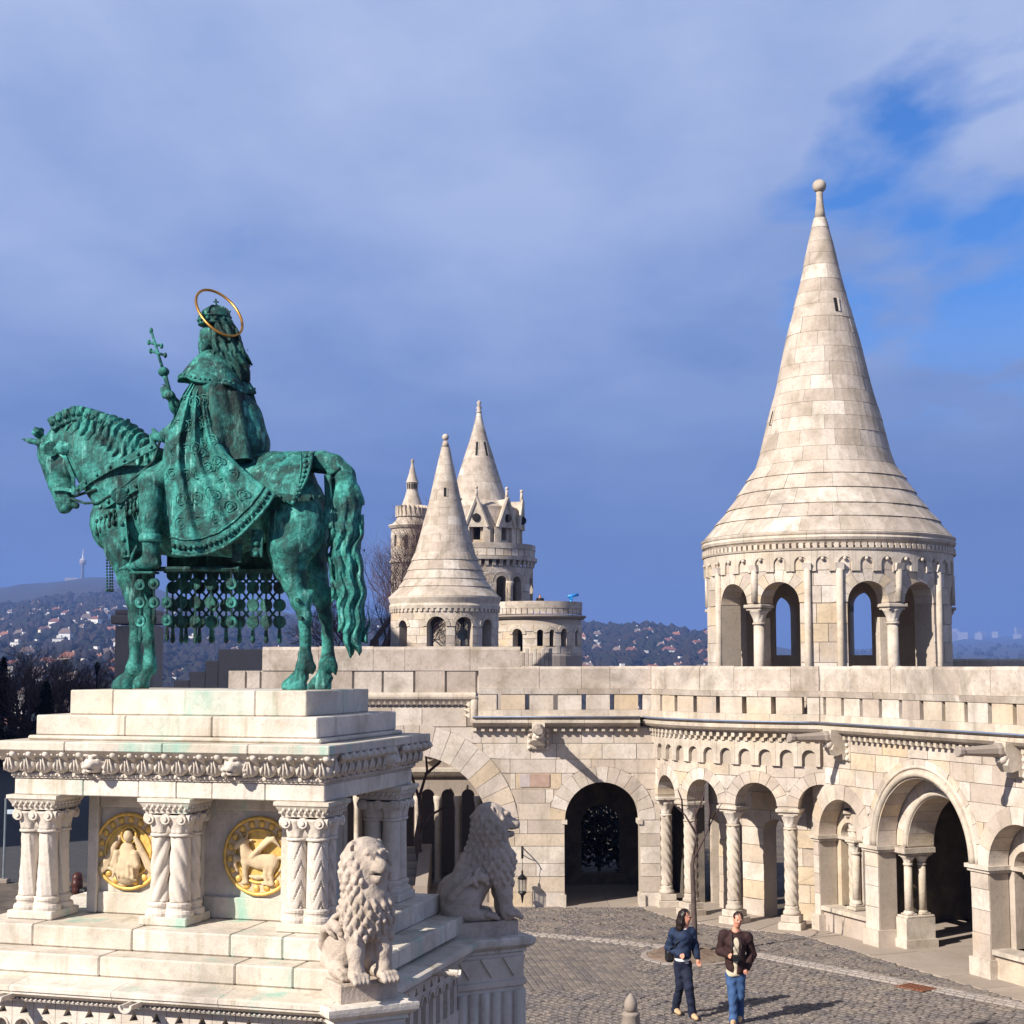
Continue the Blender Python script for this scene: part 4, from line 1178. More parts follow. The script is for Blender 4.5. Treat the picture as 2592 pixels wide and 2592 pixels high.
def ring_blocks(name, hw, hd, z0, z1, us, vs, mat=M_PED, depth=0.6, ch=0.014):
    """a course of separate blocks round a rectangle"""
    u = [-hw] + us + [hw]
    for sg in (-1, 1):
        for a, b in zip(u[:-1], u[1:]):
            e = rgp.uniform(-0.004, 0.004)
            y0, y1 = (-hd + e, -hd + depth) if sg < 0 else (hd - depth, hd + e)
            MB().box(a + 0.003, b - 0.003, y0, y1, z0, z1 - 0.002, ch).build(name, mat, ped)
    v = [-hd + depth] + vs + [hd - depth]
    for sg in (-1, 1):
        for a, b in zip(v[:-1], v[1:]):
            x0, x1 = (-hw, -hw + depth) if sg < 0 else (hw - depth, hw)
            MB().box(x0, x1, a + 0.003, b - 0.003, z0, z1 - 0.002, ch).build(name, mat, ped)
# top plinth and second step: whole blocks across
for a, b in ((-1.607, -1.0), (-1.0, 0.93), (0.93, 1.607)):
    MB().box(a + 0.003, b - 0.003, -1.018 + rgp.uniform(-.004, .004), 1.018, 5.045, 5.347, 0.012).build("plinth_block", M_PED, ped)
for a, b in ((-1.88, -0.64), (-0.64, 0.52), (0.52, 1.88)):
    MB().box(a + 0.003, b - 0.003, -1.332 + rgp.uniform(-.004, .004), 1.332, 4.80, 5.043, 0.014).build("plinth_block", M_PED, ped)
MB().box(-1.95, 1.95, -1.40, 1.40, 4.742, 4.798, 0.02).build("plinth_fillet", M_PED, ped)
for a, b in ((-2.219, -1.2), (-1.2, 0.1), (0.1, 1.2), (1.2, 2.219)):
    MB().box(a + 0.003, b - 0.003, -1.764, 1.764, 4.63, 4.74, 0.012).build("cornice_slab", M_PED, ped)
# leaf cornice: hollow behind, leaves in front
m = MB()
lev = [(2.07, 1.51, 4.36), (2.09, 1.53, 4.42), (2.13, 1.6, 4.52), (2.19, 1.73, 4.61), (2.21, 1.755, 4.628)]
for hw_, hd_, z in lev: m.v += [(-hw_, -hd_, z), (hw_, -hd_, z), (hw_, hd_, z), (-hw_, hd_, z)]
for j in range(len(lev) - 1):
    for i in range(4): m.f.append((j * 4 + i, j * 4 + (i + 1) % 4, j * 4 + 4 + (i + 1) % 4, j * 4 + 4 + i))
m.f += [(3, 2, 1, 0), (16, 17, 18, 19)]
m.build("cornice_hollow", M_CARV, ped)
lf = MB()
lf.ball((0, -0.035, 0.075), 0.1, 12, 8, (1.12, 0.7, 0.9)); lf.ball((0, -0.06, 0.14), 0.062, 10, 6, (0.95, 0.85, 1.3))
for sx in (-1, 0, 1): lf.tube([(sx * 0.06, -0.10, 0.02), (sx * 0.045, -0.115, 0.09), (sx * 0.02, -0.115, 0.17), (sx * 0.012, -0.10, 0.22)], [0.012, 0.014, 0.012, 0.008], 5)
H_ = 0.114      # curled tip over the hollow between two leaves
lf.tube([(H_, -0.08, 0.16), (H_, -0.14, 0.20), (H_, -0.20, 0.235), (H_, -0.225, 0.205)], [0.03, 0.045, 0.05, 0.026], 8)
for sx in (-1, 1): lf.tube([(H_ + sx * 0.02, -0.12, 0.19), (H_ + sx * 0.06, -0.17, 0.235), (H_ + sx * 0.085, -0.19, 0.21)], [0.02, 0.024, 0.012], 6)
LEAF = lf.me("acanthus_leaf", M_CARV, True)
n = 18
for i in range(n + 1):
    u = -2.05 + 4.1 * i / n
    if min(abs(u + 0.88), abs(u - 0.96)) < 0.16: continue
    link("acanthus_leaf", LEAF, ped, (u, -1.52, 4.365), (0, 0, 0)); link("acanthus_leaf", LEAF, ped, (u, 1.52, 4.365), (0, 0, pi))
n = 13
for i in range(n + 1):
    v = -1.47 + 2.94 * i / n
    if abs(v - 0.25) < 0.12: continue
    link("acanthus_leaf", LEAF, ped, (2.07, v, 4.365), (0, 0, pi / 2)); link("acanthus_leaf", LEAF, ped, (-2.07, v, 4.365), (0, 0, -pi / 2))
# lion masks
ms = Sculpt((-0.2, -0.33, -0.05), (0.2, 0.1, 0.36), 0.014)
ms.ell((0, -0.06, 0.16), (0.135, 0.13, 0.15), 0.03); ms.ell((0, -0.19, 0.10), (0.065, 0.075, 0.055), 0.03); ms.ell((0, -0.17, 0.045), (0.05, 0.06, 0.03), 0.02)
for sx in (-1, 1):
    ms.ell((sx * 0.055, -0.165, 0.19), (0.03, 0.03, 0.018), 0.015, sub=True); ms.ell((sx * 0.06, -0.16, 0.225), (0.05, 0.04, 0.022), 0.02); ms.ell((sx * 0.12, -0.06, 0.28), (0.035, 0.04, 0.04), 0.02)
    for k in range(5): ms.ell((sx * (0.13 + 0.01 * (k % 2)), -0.06, 0.02 + k * 0.06), (0.04, 0.06, 0.032), 0.012)
ms.ell((0, -0.22, 0.06), (0.05, 0.05, 0.012), 0.006, sub=True)
MASK = ms.build("lion_mask", M_CARV, ped, 1); MASK.location = (-0.88, -1.53, 4.36)
for loc, rz in (((0.96, -1.53, 4.36), 0), ((2.08, 0.25, 4.36), pi / 2)):
    c = MASK.copy(); COL.objects.link(c); c.location = loc; c.rotation_euler = (0, 0, rz)
# architrave
for (hw_, hd_, z0, z1, nm) in ((2.085, 1.525, 4.305, 4.358, "egg_band"), (2.07, 1.51, 4.285, 4.303, "fillet"),):
    ring_blocks(nm, hw_, hd_, z0, z1, [], [], M_CARV, 0.5, 0.008)
bead = MB()
for i in range(64):
    u = -2.03 + 4.06 * i / 63; bead.ball((u, -1.525, 4.332), 0.022, 6, 4)
for i in range(46):
    v = -1.48 + 2.96 * i / 45; bead.ball((2.085, v, 4.332), 0.022, 6, 4)
bead.build("bead_row", M_CARV, ped, True, kind="stuff")
ring_blocks("architrave_block", 2.05, 1.49, 4.085, 4.283, [-1.1, -0.35, 0.15, 0.62, 1.3], [-0.35, 0.3], M_PED, 0.62, 0.01)
MB().box(-1.5, 1.5, -0.9, 0.9, 4.10, 4.30).build("ceiling_slab", M_PED, ped)
# clustered columns
def cluster(cu, cv, style):
    R = Matrix.Translation((cu, cv, 0))
    MB().box(-0.31, 0.31, -0.31, 0.31, 2.602, 2.70, 0.012).xf(R).build("column_plinth", M_PED, ped)
    b = MB()
    for sx in (-1, 1):
        for sy in (-1, 1):
            b.lathe([(0.165, 2.70), (0.17, 2.735), (0.158, 2.765), (0.13, 2.775), (0.128, 2.80), (0.142, 2.82), (0.142, 2.845), (0.122, 2.865)], 20, (sx * 0.135, sy * 0.135))
    b.box(-0.2, 0.2, -0.2, 0.2, 2.70, 2.86); b.xf(R).build("column_base", M_CARV, ped, False)
    for sx in (-1, 1):
        for sy in (-1, 1):
            c = (sx * 0.125, sy * 0.125); NZ = 110 if style == 'zigzag' else 40; prof = [(0.122 - 0.010 * i / NZ, 2.865 + 0.765 * i / NZ) for i in range(NZ + 1)]
            if style == 'twist': rf = lambda r, a, z, s=sx: r * (0.84 + 0.24 * abs(sin(2.5 * (a * s + (z - 2.86) * 4.2))))
            elif style == 'zigzag': rf = lambda r, a, z: r * (1.0 + (0.05 if ((z * 4.4 + abs(((a * 4 / (2 * pi)) % 1) - 0.5) * 2.0) % 1) < 0.8 else -0.09))
            elif style == 'ridge': rf = lambda r, a, z: r * (0.95 + 0.14 * max(0, 1 - abs(((a * 3 / pi + (z - 2.86) * 0.9) % 1) - 0.5) * 6))
            else: rf = None
            MB().lathe(prof, 72 if style == 'zigzag' else 48 if style != 'plain' else 20, c, rfun=rf).xf(R).build("column_shaft", M_CARV, ped, True)
    k = MB()
    for sx in (-1, 1):
        for sy in (-1, 1):
            k.lathe([(0.135, 3.63), (0.14, 3.65), (0.125, 3.665)], 16, (sx * 0.125, sy * 0.125))
            k.lathe([(0.118 + 0.06 * (i / 8) ** 1.8, 3.665 + 0.215 * i / 8) for i in range(9)], 32, (sx * 0.125, sy * 0.125), rfun=lambda r, a, z: r * (0.95 + 0.14 * abs(sin(4 * a + (0.8 if z > 3.76 else 0)))))
    k.box(-0.2, 0.2, -0.2, 0.2, 3.63, 3.88); k.xf(R).build("capital", M_CARV, ped, True)
    v = MB()
    for (fx, fy) in ((0, -1), (1, 0), (0, 1), (-1, 0)):
        for t in (-0.21, 0.0, 0.21):
            px, py = fx * 0.27 - fy * t, fy * 0.27 + fx * t
            v.tube([(px - fx * 0.05, py - fy * 0.05, 3.84), (px + fx * 0.03, py + fy * 0.03, 3.84)], 0.062, 12); v.tube([(px + fx * 0.02, py + fy * 0.02, 3.84), (px + fx * 0.05, py + fy * 0.05, 3.84)], 0.03, 8)
    v.xf(R).build("volute", M_CARV, ped)
    a = MB(); K = [(0.27, 3.905), (0.275, 3.935), (0.33, 4.03), (0.345, 4.04), (0.345, 4.083)]
    for h, z in K: a.v += [(-h, -h, z), (h, -h, z), (h, h, z), (-h, h, z)]
    for j in range(4):
        for i in range(4): a.f.append((j * 4 + i, j * 4 + (i + 1) % 4, j * 4 + 4 + (i + 1) % 4, j * 4 + 4 + i))
    a.f += [(3, 2, 1, 0), (16, 17, 18, 19)]; a.xf(R).build("abacus", M_PED, ped)
    d = MB()
    for (fx, fy) in ((0, -1), (1, 0), (0, 1), (-1, 0)):
        for i in range(8):
            t = -0.26 + 0.52 * i / 7
            for zz, o in ((3.955, 0.295), (3.99, 0.315)):
                tt = t + (0.035 if zz > 3.97 else 0)
                if abs(tt) < 0.29: d.ball((fx * o - fy * tt, fy * o + fx * tt, zz), 0.022, 6, 4)
    d.xf(R).build("abacus_ornament", M_CARV, ped, True)
for cu, cv, st in ((-1.76, -1.23, 'ridge'), (0.03, -1.23, 'twist'), (1.79, -1.23, 'zigzag'), (1.79, 1.2, 'plain'), (0.03, 1.2, 'twist'), (-1.76, 1.2, 'plain')):
    cluster(cu, cv, st)
# core with framed panels
MB().box(-1.34, 1.34, -0.80, 0.80, 2.602, 4.09).build("core_block", M_PED, ped)
for sg in (-1, 1):
    for a, b in ((-1.38, -1.24), (-0.16, 0.2), (1.24, 1.38)):
        MB().box(a, b, min(sg * 0.80, sg * 0.89), max(sg * 0.80, sg * 0.89), 2.604, 4.088, 0.012).build("pilaster", M_PED, ped)
    for a, b in ((-1.24, -0.16), (0.2, 1.24)):
        MB().box(a + 0.002, b - 0.002, min(sg * 0.8, sg * 0.86), max(sg * 0.8, sg * 0.86), 2.604, 2.86, 0.012).build("dado_block", M_PED, ped)
        MB().box(a + 0.002, b - 0.002, min(sg * 0.8, sg * 0.86), max(sg * 0.8, sg * 0.86), 3.90, 4.086, 0.012).build("top_rail", M_PED, ped)
M_RELIEF = stone_mat("relief_stone", [(0.58, 0.46, 0.30)], 0.3, 0.0)
def medallion(cu, kind):
    c = (cu, -0.80, 3.36); R_ = 0.455
    th = lambda r, t, v: (cu + r * cos(t), v, 3.36 + r * sin(t))
    m = MB(); m.add([th(R_, 2 * pi * i / 48, -0.801) for i in range(48)] + [th(R_, 2 * pi * i / 48, -0.83) for i in range(48)], [tuple(range(48, 96))] + [(i, (i + 1) % 48, 48 + (i + 1) % 48, 48 + i) for i in range(48)])
    disc = m.build("roundel", M_RELIEF, ped)
    for rr, rad in ((0.455, 0.024), (0.315, 0.018)):
        MB().tube([th(rr, 2 * pi * i / 56, -0.835) for i in range(57)], rad, 8, False).build("gilt_ring", M_GILT, disc, True)
    for k in range(18):
        a = 2 * pi * k / 18 + 0.1; x, y, z = th(0.385, a, -0.83)
        MB().ball((x, y, z), 0.046, 10, 6, (1, 0.6, 1)).build("gilt_boss", M_GILT, disc, True)
    g = MB(); g.add([th(0.31, 2 * pi * i / 40, -0.832) for i in range(40)], [tuple(range(40))]); g.build("gilt_ground", M_GILT, disc)
    s = Sculpt((cu - 0.4, -0.98, 2.93), (cu + 0.4, -0.78, 3.80), 0.0125)
    q = lambda x, z, v=-0.86: (cu + x, v, 3.36 + z)
    if kind == 'figure':
        s.chain([(q(0, 0.02), 0.10), (q(0.02, -0.12), 0.15), (q(0.0, -0.24), 0.17)], 0.03, 0.55)
        s.ell(q(0.02, 0.19, -0.88), (0.062, 0.06, 0.08), 0.02)
        for sx, ln in ((-1, 1.0), (1, 0.9)):
            for k in range(4):
                s.chain([(q(sx * (0.11 + 0.02 * k), 0.17 - 0.03 * k), 0.03), (q(sx * (0.2 + 0.05 * k), -0.02 - 0.06 * k * ln), 0.028), (q(sx * (0.27 + 0.03 * k), -0.22 * ln - 0.02 * k), 0.016)], 0.012)
        s.chain([(q(-0.12, -0.02, -0.9), 0.045), (q(-0.16, -0.15, -0.91), 0.042), (q(-0.04, -0.2, -0.93), 0.034)], 0.02)
        s.chain([(q(0.13, -0.02, -0.9), 0.045), (q(0.17, -0.16, -0.91), 0.042), (q(0.08, -0.14, -0.94), 0.03)], 0.02)
        s.chain([(q(-0.22, -0.20, -0.92), 0.02), (q(0.0, -0.27, -0.93), 0.035), (q(0.16, -0.33, -0.92), 0.02)], 0.02)
        for k in range(5): s.cap(q(-0.1 + 0.05 * k, -0.08, -0.93), q(-0.14 + 0.07 * k, -0.30, -0.95), 0.012, 0.016, 0.015)
        MB().tube([(cu + 0.02 + 0.10 * cos(2 * pi * i / 28), -0.865, 3.36 + 0.20 + 0.10 * sin(2 * pi * i / 28)) for i in range(29)], 0.016, 6, False).build("gilt_nimbus", M_GILT, disc, True)
    else:
        s.chain([(q(-0.13, -0.02), 0.10), (q(0.02, -0.06), 0.085), (q(0.18, -0.06), 0.095)], 0.04, 0.6)
        s.chain([(q(-0.16, 0.03), 0.075), (q(-0.18, 0.14, -0.88), 0.055)], 0.03)
        s.chain([(q(-0.18, 0.18, -0.89), 0.05), (q(-0.25, 0.14, -0.9), 0.038), (q(-0.28, 0.10, -0.9), 0.03)], 0.02)
        for a, b in (((-0.16, 0.22), (-0.13, 0.30)), ((-0.22, 0.23), (-0.25, 0.28)), ((-0.12, 0.18), (-0.06, 0.20))): s.cap(q(*a), q(*b), 0.02, 0.008, 0.01)
        for k in range(6): s.chain([(q(-0.06 + 0.012 * k, 0.0 + 0.012 * k, -0.9), 0.028), (q(0.06 + 0.03 * k, 0.15 + 0.015 * k, -0.89), 0.024), (q(0.16 + 0.025 * k, 0.27 - 0.03 * k, -0.87), 0.012)], 0.008)
        for x0, z0, x1, z1, x2, z2 in ((-0.16, -0.08, -0.17, -0.2, -0.15, -0.31), (0.2, -0.1, 0.17, -0.2, 0.19, -0.32), (0.14, -0.1, 0.1, -0.2, 0.12, -0.31)):
            s.chain([(q(x0, z0), 0.055), (q(x1, z1), 0.032), (q(x2, z2), 0.026), (q(x2 - 0.05, z2 - 0.01), 0.024)], 0.02)
        s.chain([(q(-0.2, -0.05), 0.04), (q(-0.3, -0.02), 0.032), (q(-0.31, -0.13), 0.026), (q(-0.27, -0.18), 0.02)], 0.02)
        s.chain([(q(0.25, -0.02), 0.022), (q(0.31, 0.0), 0.018), (q(0.33, -0.1), 0.016), (q(0.29, -0.16), 0.022)], 0.01)
        s.chain([(q(-0.1, -0.24), 0.02), (q(0.0, -0.25), 0.03), (q(0.09, -0.24), 0.02)], 0.02)
    s.F = np.maximum(s.F, (s.ax[1] + 0.825)[None, :, None])
    s.build("relief_figure", M_RELIEF, disc, 1)
    return disc
medallion(-0.84, 'figure'); medallion(0.93, 'beast')
# steps
ring_blocks("step_block", 2.35, 1.82, 2.352, 2.60, [-1.52, -0.2, 1.05, 1.7], [-0.5, 0.6], M_PED, 1.1, 0.016)
ring_blocks("step_block", 2.72, 2.2, 2.122, 2.35, [-2.0, -0.4, 1.3, 2.0], [-0.8, 0.5], M_PED, 0.8, 0.018)
MB().box(-1.3, 1.3, -0.75, 0.75, 2.2, 2.598).build("step_core", M_PED, ped)
# base: cornice on all sides, corner blocks set diagonally
BC = [(0.0, 1.86), (0.12, 1.865), (0.13, 1.885), (0.10, 1.90), (0.17, 1.935), (0.22, 1.965), (0.22, 1.99), (0.24, 2.0), (0.24, 2.045), (0.20, 2.06), (-0.5, 2.119), (-0.5, 1.86)]
sides = [Straight((-2.8, -2.37), (1, 0)), Straight((2.75, -2.37), (0, 1)), Straight((2.75, 2.37), (-1, 0)), Straight((-2.75, 2.37), (0, -1))]
lens = [5.6, 4.74, 5.5, 4.74]
for P_, L_ in zip(sides, lens):
    sweep(P_, 0.2, L_ - 0.2, BC, M_PED, ped, "base_cornice", 1.4)
    cb = MB()
    for i in range(int((L_ - 0.4) / 0.06)):
        x, y, _ = P_(0.23 + 0.06 * i, 0, 0.128); cb.ball((x, y, 1.895), 0.019, 6, 4)
    cb.build("cable_moulding", M_CARV, ped, True, kind="stuff")
class Tri(Op):
    def top(s, a, extra=0.0): return s.zs + max(0, 1 - abs(a - s.c) / s.hw) * s.ring_h
for P_, L_, show in zip(sides, lens, (1, 1, 0, 0)):
    wall_core("base_body", Straight(P_(0, 0, -0.12)[:2], P_.t), 0.0, L_, ZB, 1.862, [], 0.3, M_CARV, ped)
    if not show:
        wall_core("base_face", P_, 0.0, L_, ZB, 1.862, [], 0.1, M_CARV, ped); continue
    nn = int(L_ / 0.27)
    for i in range(nn):
        c_ = L_ * (i + 0.5) / nn; w_ = L_ / nn / 2 - 0.003
        tri = Tri(c_ + 0.02, 0.06, 1.70, 1.70); tri.ring_h = 0.11
        wall_core("gablet", P_, c_ - w_, c_ + w_, 1.68, 1.862, [tri], 0.11, M_CARV, ped)
        wall_core("arch_stone", P_, c_ - w_, c_ + w_, 1.2, 1.679, [Op(c_, 0.088, 1.55, 1.2)], 0.11, M_CARV, ped)
        m = MB(); m.tube([P_(c_ + 0.1 * cos(pi * j / 12), 1.55 + 0.1 * sin(pi * j / 12), 0.008) for j in range(13)], 0.014, 6); m.build("arch_roll", M_CARV, ped, True)
    wall_core("base_face", P_, 0.0, L_, ZB, 1.2, [], 0.105, M_CARV, ped)
MB().box(-2.6, 2.6, -2.2, 2.2, 1.9, 2.12).build("base_core", M_PED, ped)
LIONS = [(2.68, -2.05, -45), (2.86, 2.12, 45), (-2.68, -2.05, -135), (-2.68, 2.05, 135)]
for lu, lv, la in LIONS:
    M = Matrix.Translation((lu, lv, 0)) @ Matrix.Rotation(radians(la), 4, 'Z')
    MB().box(-0.75, 0.40, -0.41, 0.41, ZB, 1.86, 0.01).xf(M).build("corner_pier", M_CARV, ped)
    MB().box(-0.75, 0.36, -0.34, 0.34, 2.0, 2.262, 0.016).xf(M).build("corner_block", M_LION, ped)
    lv_ = MB()
    for h, z in ((0.0, 1.86), (0.03, 1.865), (0.02, 1.90), (0.08, 1.935), (0.11, 1.965), (0.115, 2.0), (0.115, 2.04), (0.085, 2.062)):
        lv_.v += [(-0.8, -0.41 - h, z), (0.4 + h, -0.41 - h, z), (0.4 + h, 0.41 + h, z), (-0.8, 0.41 + h, z)]
    for j in range(7):
        for i in range(4): lv_.f.append((j * 4 + i, j * 4 + (i + 1) % 4, j * 4 + 4 + (i + 1) % 4, j * 4 + 4 + i))
    lv_.f += [(3, 2, 1, 0), (28, 29, 30, 31)]
    lv_.xf(M).build("corner_cornice", M_PED, ped)
    # zigzag and flutes
    for (ang, half, off) in ((0, 0.41, 0.40), (90, 0.5, 0.41), (-90, 0.5, 0.41)):
        Q = M @ Matrix.Rotation(radians(ang), 4, 'Z')
        cx_ = 0.0 if ang == 0 else (-0.12 if ang < 0 else 0.12)
        for k in range(3):
            w_ = half * 2 / 3; y0 = cx_ - half + k * w_ + 0.02
            d = MB().add([(off + 0.03, y0, 1.8), (off + 0.03, y0 + w_ - 0.02, 1.8), (off + 0.03, y0 + w_ / 2, 1.55), (off - 0.01, y0, 1.8), (off - 0.01, y0 + w_ - 0.02, 1.8), (off - 0.01, y0 + w_ / 2, 1.55)], [(0, 1, 2), (3, 5, 4), (0, 3, 4, 1), (1, 4, 5, 2), (2, 5, 3, 0)])
            d.xf(Q).build("zigzag_tooth", M_CARV, ped)
        MB().box(off - 0.01, off + 0.04, cx_ - half, cx_ + half, 1.42, 1.5, 0.01).xf(Q).build("string_course", M_CARV, ped)
        for k in range(6):
            y0 = cx_ - half + (k + 0.5) * half * 2 / 6
            MB().tube([(off, y0, ZB + 0.2), (off, y0, 1.36)], half / 6 * 0.85, 10).xf(Q).build("reed", M_CARV, ped, True)
# gutter spouts of the base
gut = MB(); K = 10
for j, (d, r) in enumerate(((0.1, 0.075), (0.42, 0.07), (0.43, 0.085), (0.46, 0.085))):
    for k in range(K + 1): t = pi + pi * k / K; gut.v.append((r * cos(t), -d, r * sin(t)))
    for k in range(K + 1): t = 2 * pi - pi * k / K; gut.v.append(((r - 0.028) * cos(t), -d, (r - 0.028) * sin(t)))
N_ = 2 * (K + 1)
for j in range(3):
    for k in range(N_): gut.f.append((j * N_ + k, j * N_ + (k + 1) % N_, (j + 1) * N_ + (k + 1) % N_, (j + 1) * N_ + k))
gut.f += [tuple(range(N_)), tuple(3 * N_ + k for k in range(N_))]
GUT = gut.me("gutter_spout", M_CARV)
for loc, rz in (((-1.32, -2.37, 1.97), 0), ((0.3, -2.37, 1.97), 0), ((2.75, 0.0, 1.97), pi / 2)): link("gutter_spout", GUT, ped, loc, (0, 0, rz))
# copper-green run-off below the horse: stains are a thin wash on the stone itself
# ------------------------------------------------------------------ equestrian statue (bronze)
st = empty("equestrian_statue", tuple(PC), -PTH, label="green patinated bronze statue of a crowned rider with gilt halo on a standing horse", cat="statue"); mon_place(st)
ZT = 5.347
def q1(x, y, v=0.0): return on_v(x * 0.4969, 680 + y * 0.4969, v)
def q3(x, y, v=0.0): return on_v(340 + x * 0.2588, 700 + y * 0.2588, v)
def q4(x, y, v=0.0): return on_v(40 + x * 0.2174, 1000 + y * 0.2174, v)
def q5(x, y, v=0.0): return on_v(560 + x * 0.3311, 1120 + y * 0.3311, v)
S1 = 0.4969 / 192.0; S3 = 0.2588 / 192.0; S5 = 0.3311 / 192.0
def ch(pts, q, sc): return [(q(*p[:2], p[3] if len(p) > 3 else 0.0), p[2] * sc) for p in pts]

h = Sculpt((-3.25, -0.75, ZT - 0.02), (1.75, 0.75, 9.2), 0.024)
# trunk
h.chain(ch([(655, 1280, 160), (900, 1225, 235), (1160, 1215, 240), (1420, 1140, 195), (1500, 1215, 160)], q1, S1), 0.12, 0.80)
h.ell(q1(560, 1290), (0.22, 0.34, 0.38), 0.12)
h.chain(ch([(610, 1330, 120, -0.17), (640, 1440, 95, -0.2)], q1, S1), 0.1, 0.8); h.chain(ch([(640, 1330, 120, 0.17), (670, 1440, 95, 0.2)], q1, S1), 0.1, 0.8)
# neck and head
h.chain(ch([(720, 1140, 205), (630, 1060, 205), (530, 965, 180), (440, 890, 148), (345, 862, 96), (260, 895, 62)], q1, S1), 0.08, 0.58)
h.chain(ch([(245, 915, 62), (298, 1000, 84), (318, 1095, 60), (342, 1190, 47)], q1, S1), 0.05, 0.66)
h.ell(q1(352, 1005, -0.05), (0.145, 0.13, 0.155), 0.04); h.ell(q1(352, 1005, 0.05), (0.145, 0.13, 0.155), 0.04)
h.chain(ch([(225, 950, 40), (280, 1100, 36), (318, 1205, 36)], q1, S1), 0.03, 0.7)
h.ell(q1(330, 1222), (0.085, 0.085, 0.075), 0.03); h.ell(q1(388, 1205), (0.06, 0.05, 0.055), 0.03)
for v in (-1, 1):
    h.ell(q1(308, 1212, v * 0.075), (0.032, 0.03, 0.04), 0.015, sub=True)
    h.ell(q1(262, 975, v * 0.125), (0.055, 0.03, 0.03), 0.02); h.ell(q1(266, 985, v * 0.135), (0.035, 0.02, 0.018), 0.008, sub=True); h.ell(q1(265, 984, v * 0.122), (0.026, 0.022, 0.02), 0.004)
    h.cap(q1(240, 955, v * 0.11), q1(300, 965, v * 0.12), 0.02, 0.012, 0.02)
    h.cap(q1(330, 1130, v * 0.09), q1(370, 1185, v * 0.07), 0.018, 0.014, 0.015)
h.cap(q1(335, 1226, -0.1), q1(388, 1190, -0.1), 0.013, 0.011, 0.006, sub=True)
h.chain([(q1(215, 890, -0.10), 0.055), (q1(160, 878, -0.13), 0.042), (q1(105, 868, -0.14), 0.008)], 0.03)
h.chain([(q1(215, 870, 0.10), 0.055), (q1(185, 835, 0.13), 0.04), (q1(178, 812, 0.14), 0.012)], 0.03)
# near fore leg, far fore leg
h.chain(ch([(640, 1440, 100, -0.22), (662, 1570, 62, -0.24), (688, 1690, 47, -0.24), (690, 1770, 33, -0.24), (690, 1900, 28, -0.24), (690, 1990, 30, -0.24), (684, 2030, 36, -0.24), (655, 2085, 27, -0.24)], q1, S1), 0.045)
h.chain(ch([(655, 2075, 30, -0.24), (622, 2125, 50, -0.24)], q1, S1), 0.02); h.cap(q1(600, 2133, -0.24), q1(635, 2133, -0.24), 0.09, 0.10, 0.02); h.cap(q1(700, 2035, -0.24), q1(712, 2075, -0.24), 0.05, 0.012, 0.03)
h.chain(ch([(680, 1440, 100, 0.22), (715, 1570, 62, 0.24), (745, 1690, 47, 0.24), (750, 1770, 33, 0.24), (758, 1900, 28, 0.24), (765, 1990, 30, 0.24), (762, 2030, 36, 0.24), (738, 2085, 27, 0.24)], q1, S1), 0.045)
h.chain(ch([(738, 2075, 30, 0.24), (712, 2125, 50, 0.24)], q1, S1), 0.02); h.cap(q1(690, 2133, 0.24), q1(720, 2133, 0.24), 0.09, 0.10, 0.02); h.cap(q1(778, 2035, 0.24), q1(788, 2075, 0.24), 0.05, 0.012, 0.03)
# hind legs
def hind(v, P):
    h.chain([(q5(*p[:2], v), p[2] * S5) for p in P[:6]], 0.06); h.chain([(q5(*p[:2], v), p[2] * S5) for p in P[5:]], 0.03)
h.ell(q5(560, 640, -0.24), (0.40, 0.26, 0.52), 0.12); h.ell(q5(600, 640, 0.24), (0.40, 0.26, 0.52), 0.12)
hind(-0.26, [(520, 820, 165), (525, 950, 120), (560, 1080, 84), (608, 1210, 70), (640, 1330, 48), (645, 1480, 44), (640, 1620, 46), (632, 1700, 58), (600, 1790, 46)])
hind(0.26, [(660, 820, 165), (690, 950, 115), (730, 1070, 84), (775, 1190, 70), (800, 1330, 48), (812, 1480, 44), (815, 1620, 46), (808, 1700, 58), (775, 1790, 46)])
h.cap(q5(650, 1185, -0.26), q5(690, 1150, -0.26), 0.09, 0.05, 0.05); h.cap(q5(815, 1165, 0.26), q5(850, 1130, 0.26), 0.09, 0.05, 0.05)
for (x, v) in ((0, -0.26), (190, 0.26)):
    h.chain([(q5(598 + x, 1780, v), 0.085), (q5(552 + x, 1850, v), 0.12)], 0.02); h.cap(q5(515 + x, 1868, v), q5(590 + x, 1868, v), 0.09, 0.11, 0.02)
    h.chain([(q5(665 + x * 0.92, 1640, v), 0.055), (q5(690 + x * 0.92, 1720, v), 0.05), (q5(700 + x * 0.92, 1785, v), 0.012)], 0.03)
    h.ell(q5(640 + x, 1800, v), (0.05, 0.06, 0.05), 0.03)
h.floor(ZT - 0.005)
h.disp(lambda X, Y, Z: 0.006 * np.sin(X * 17 + Z * 9) * np.sin(Z * 13 + Y * 11) + 0.004 * np.sin(X * 31) * np.sin(Z * 37 + 1))
horse = h.build("horse_body", M_BRZ, st, 1)
# repair plugs on the hind leg
for x, y in ((592, 1205), (612, 1345)):
    u, v, z = q5(x, y, -0.37); MB().tube([(u, -0.42, z), (u, -0.33, z)], 0.028, 12).build("bolt_plug", M_BRZD, st)
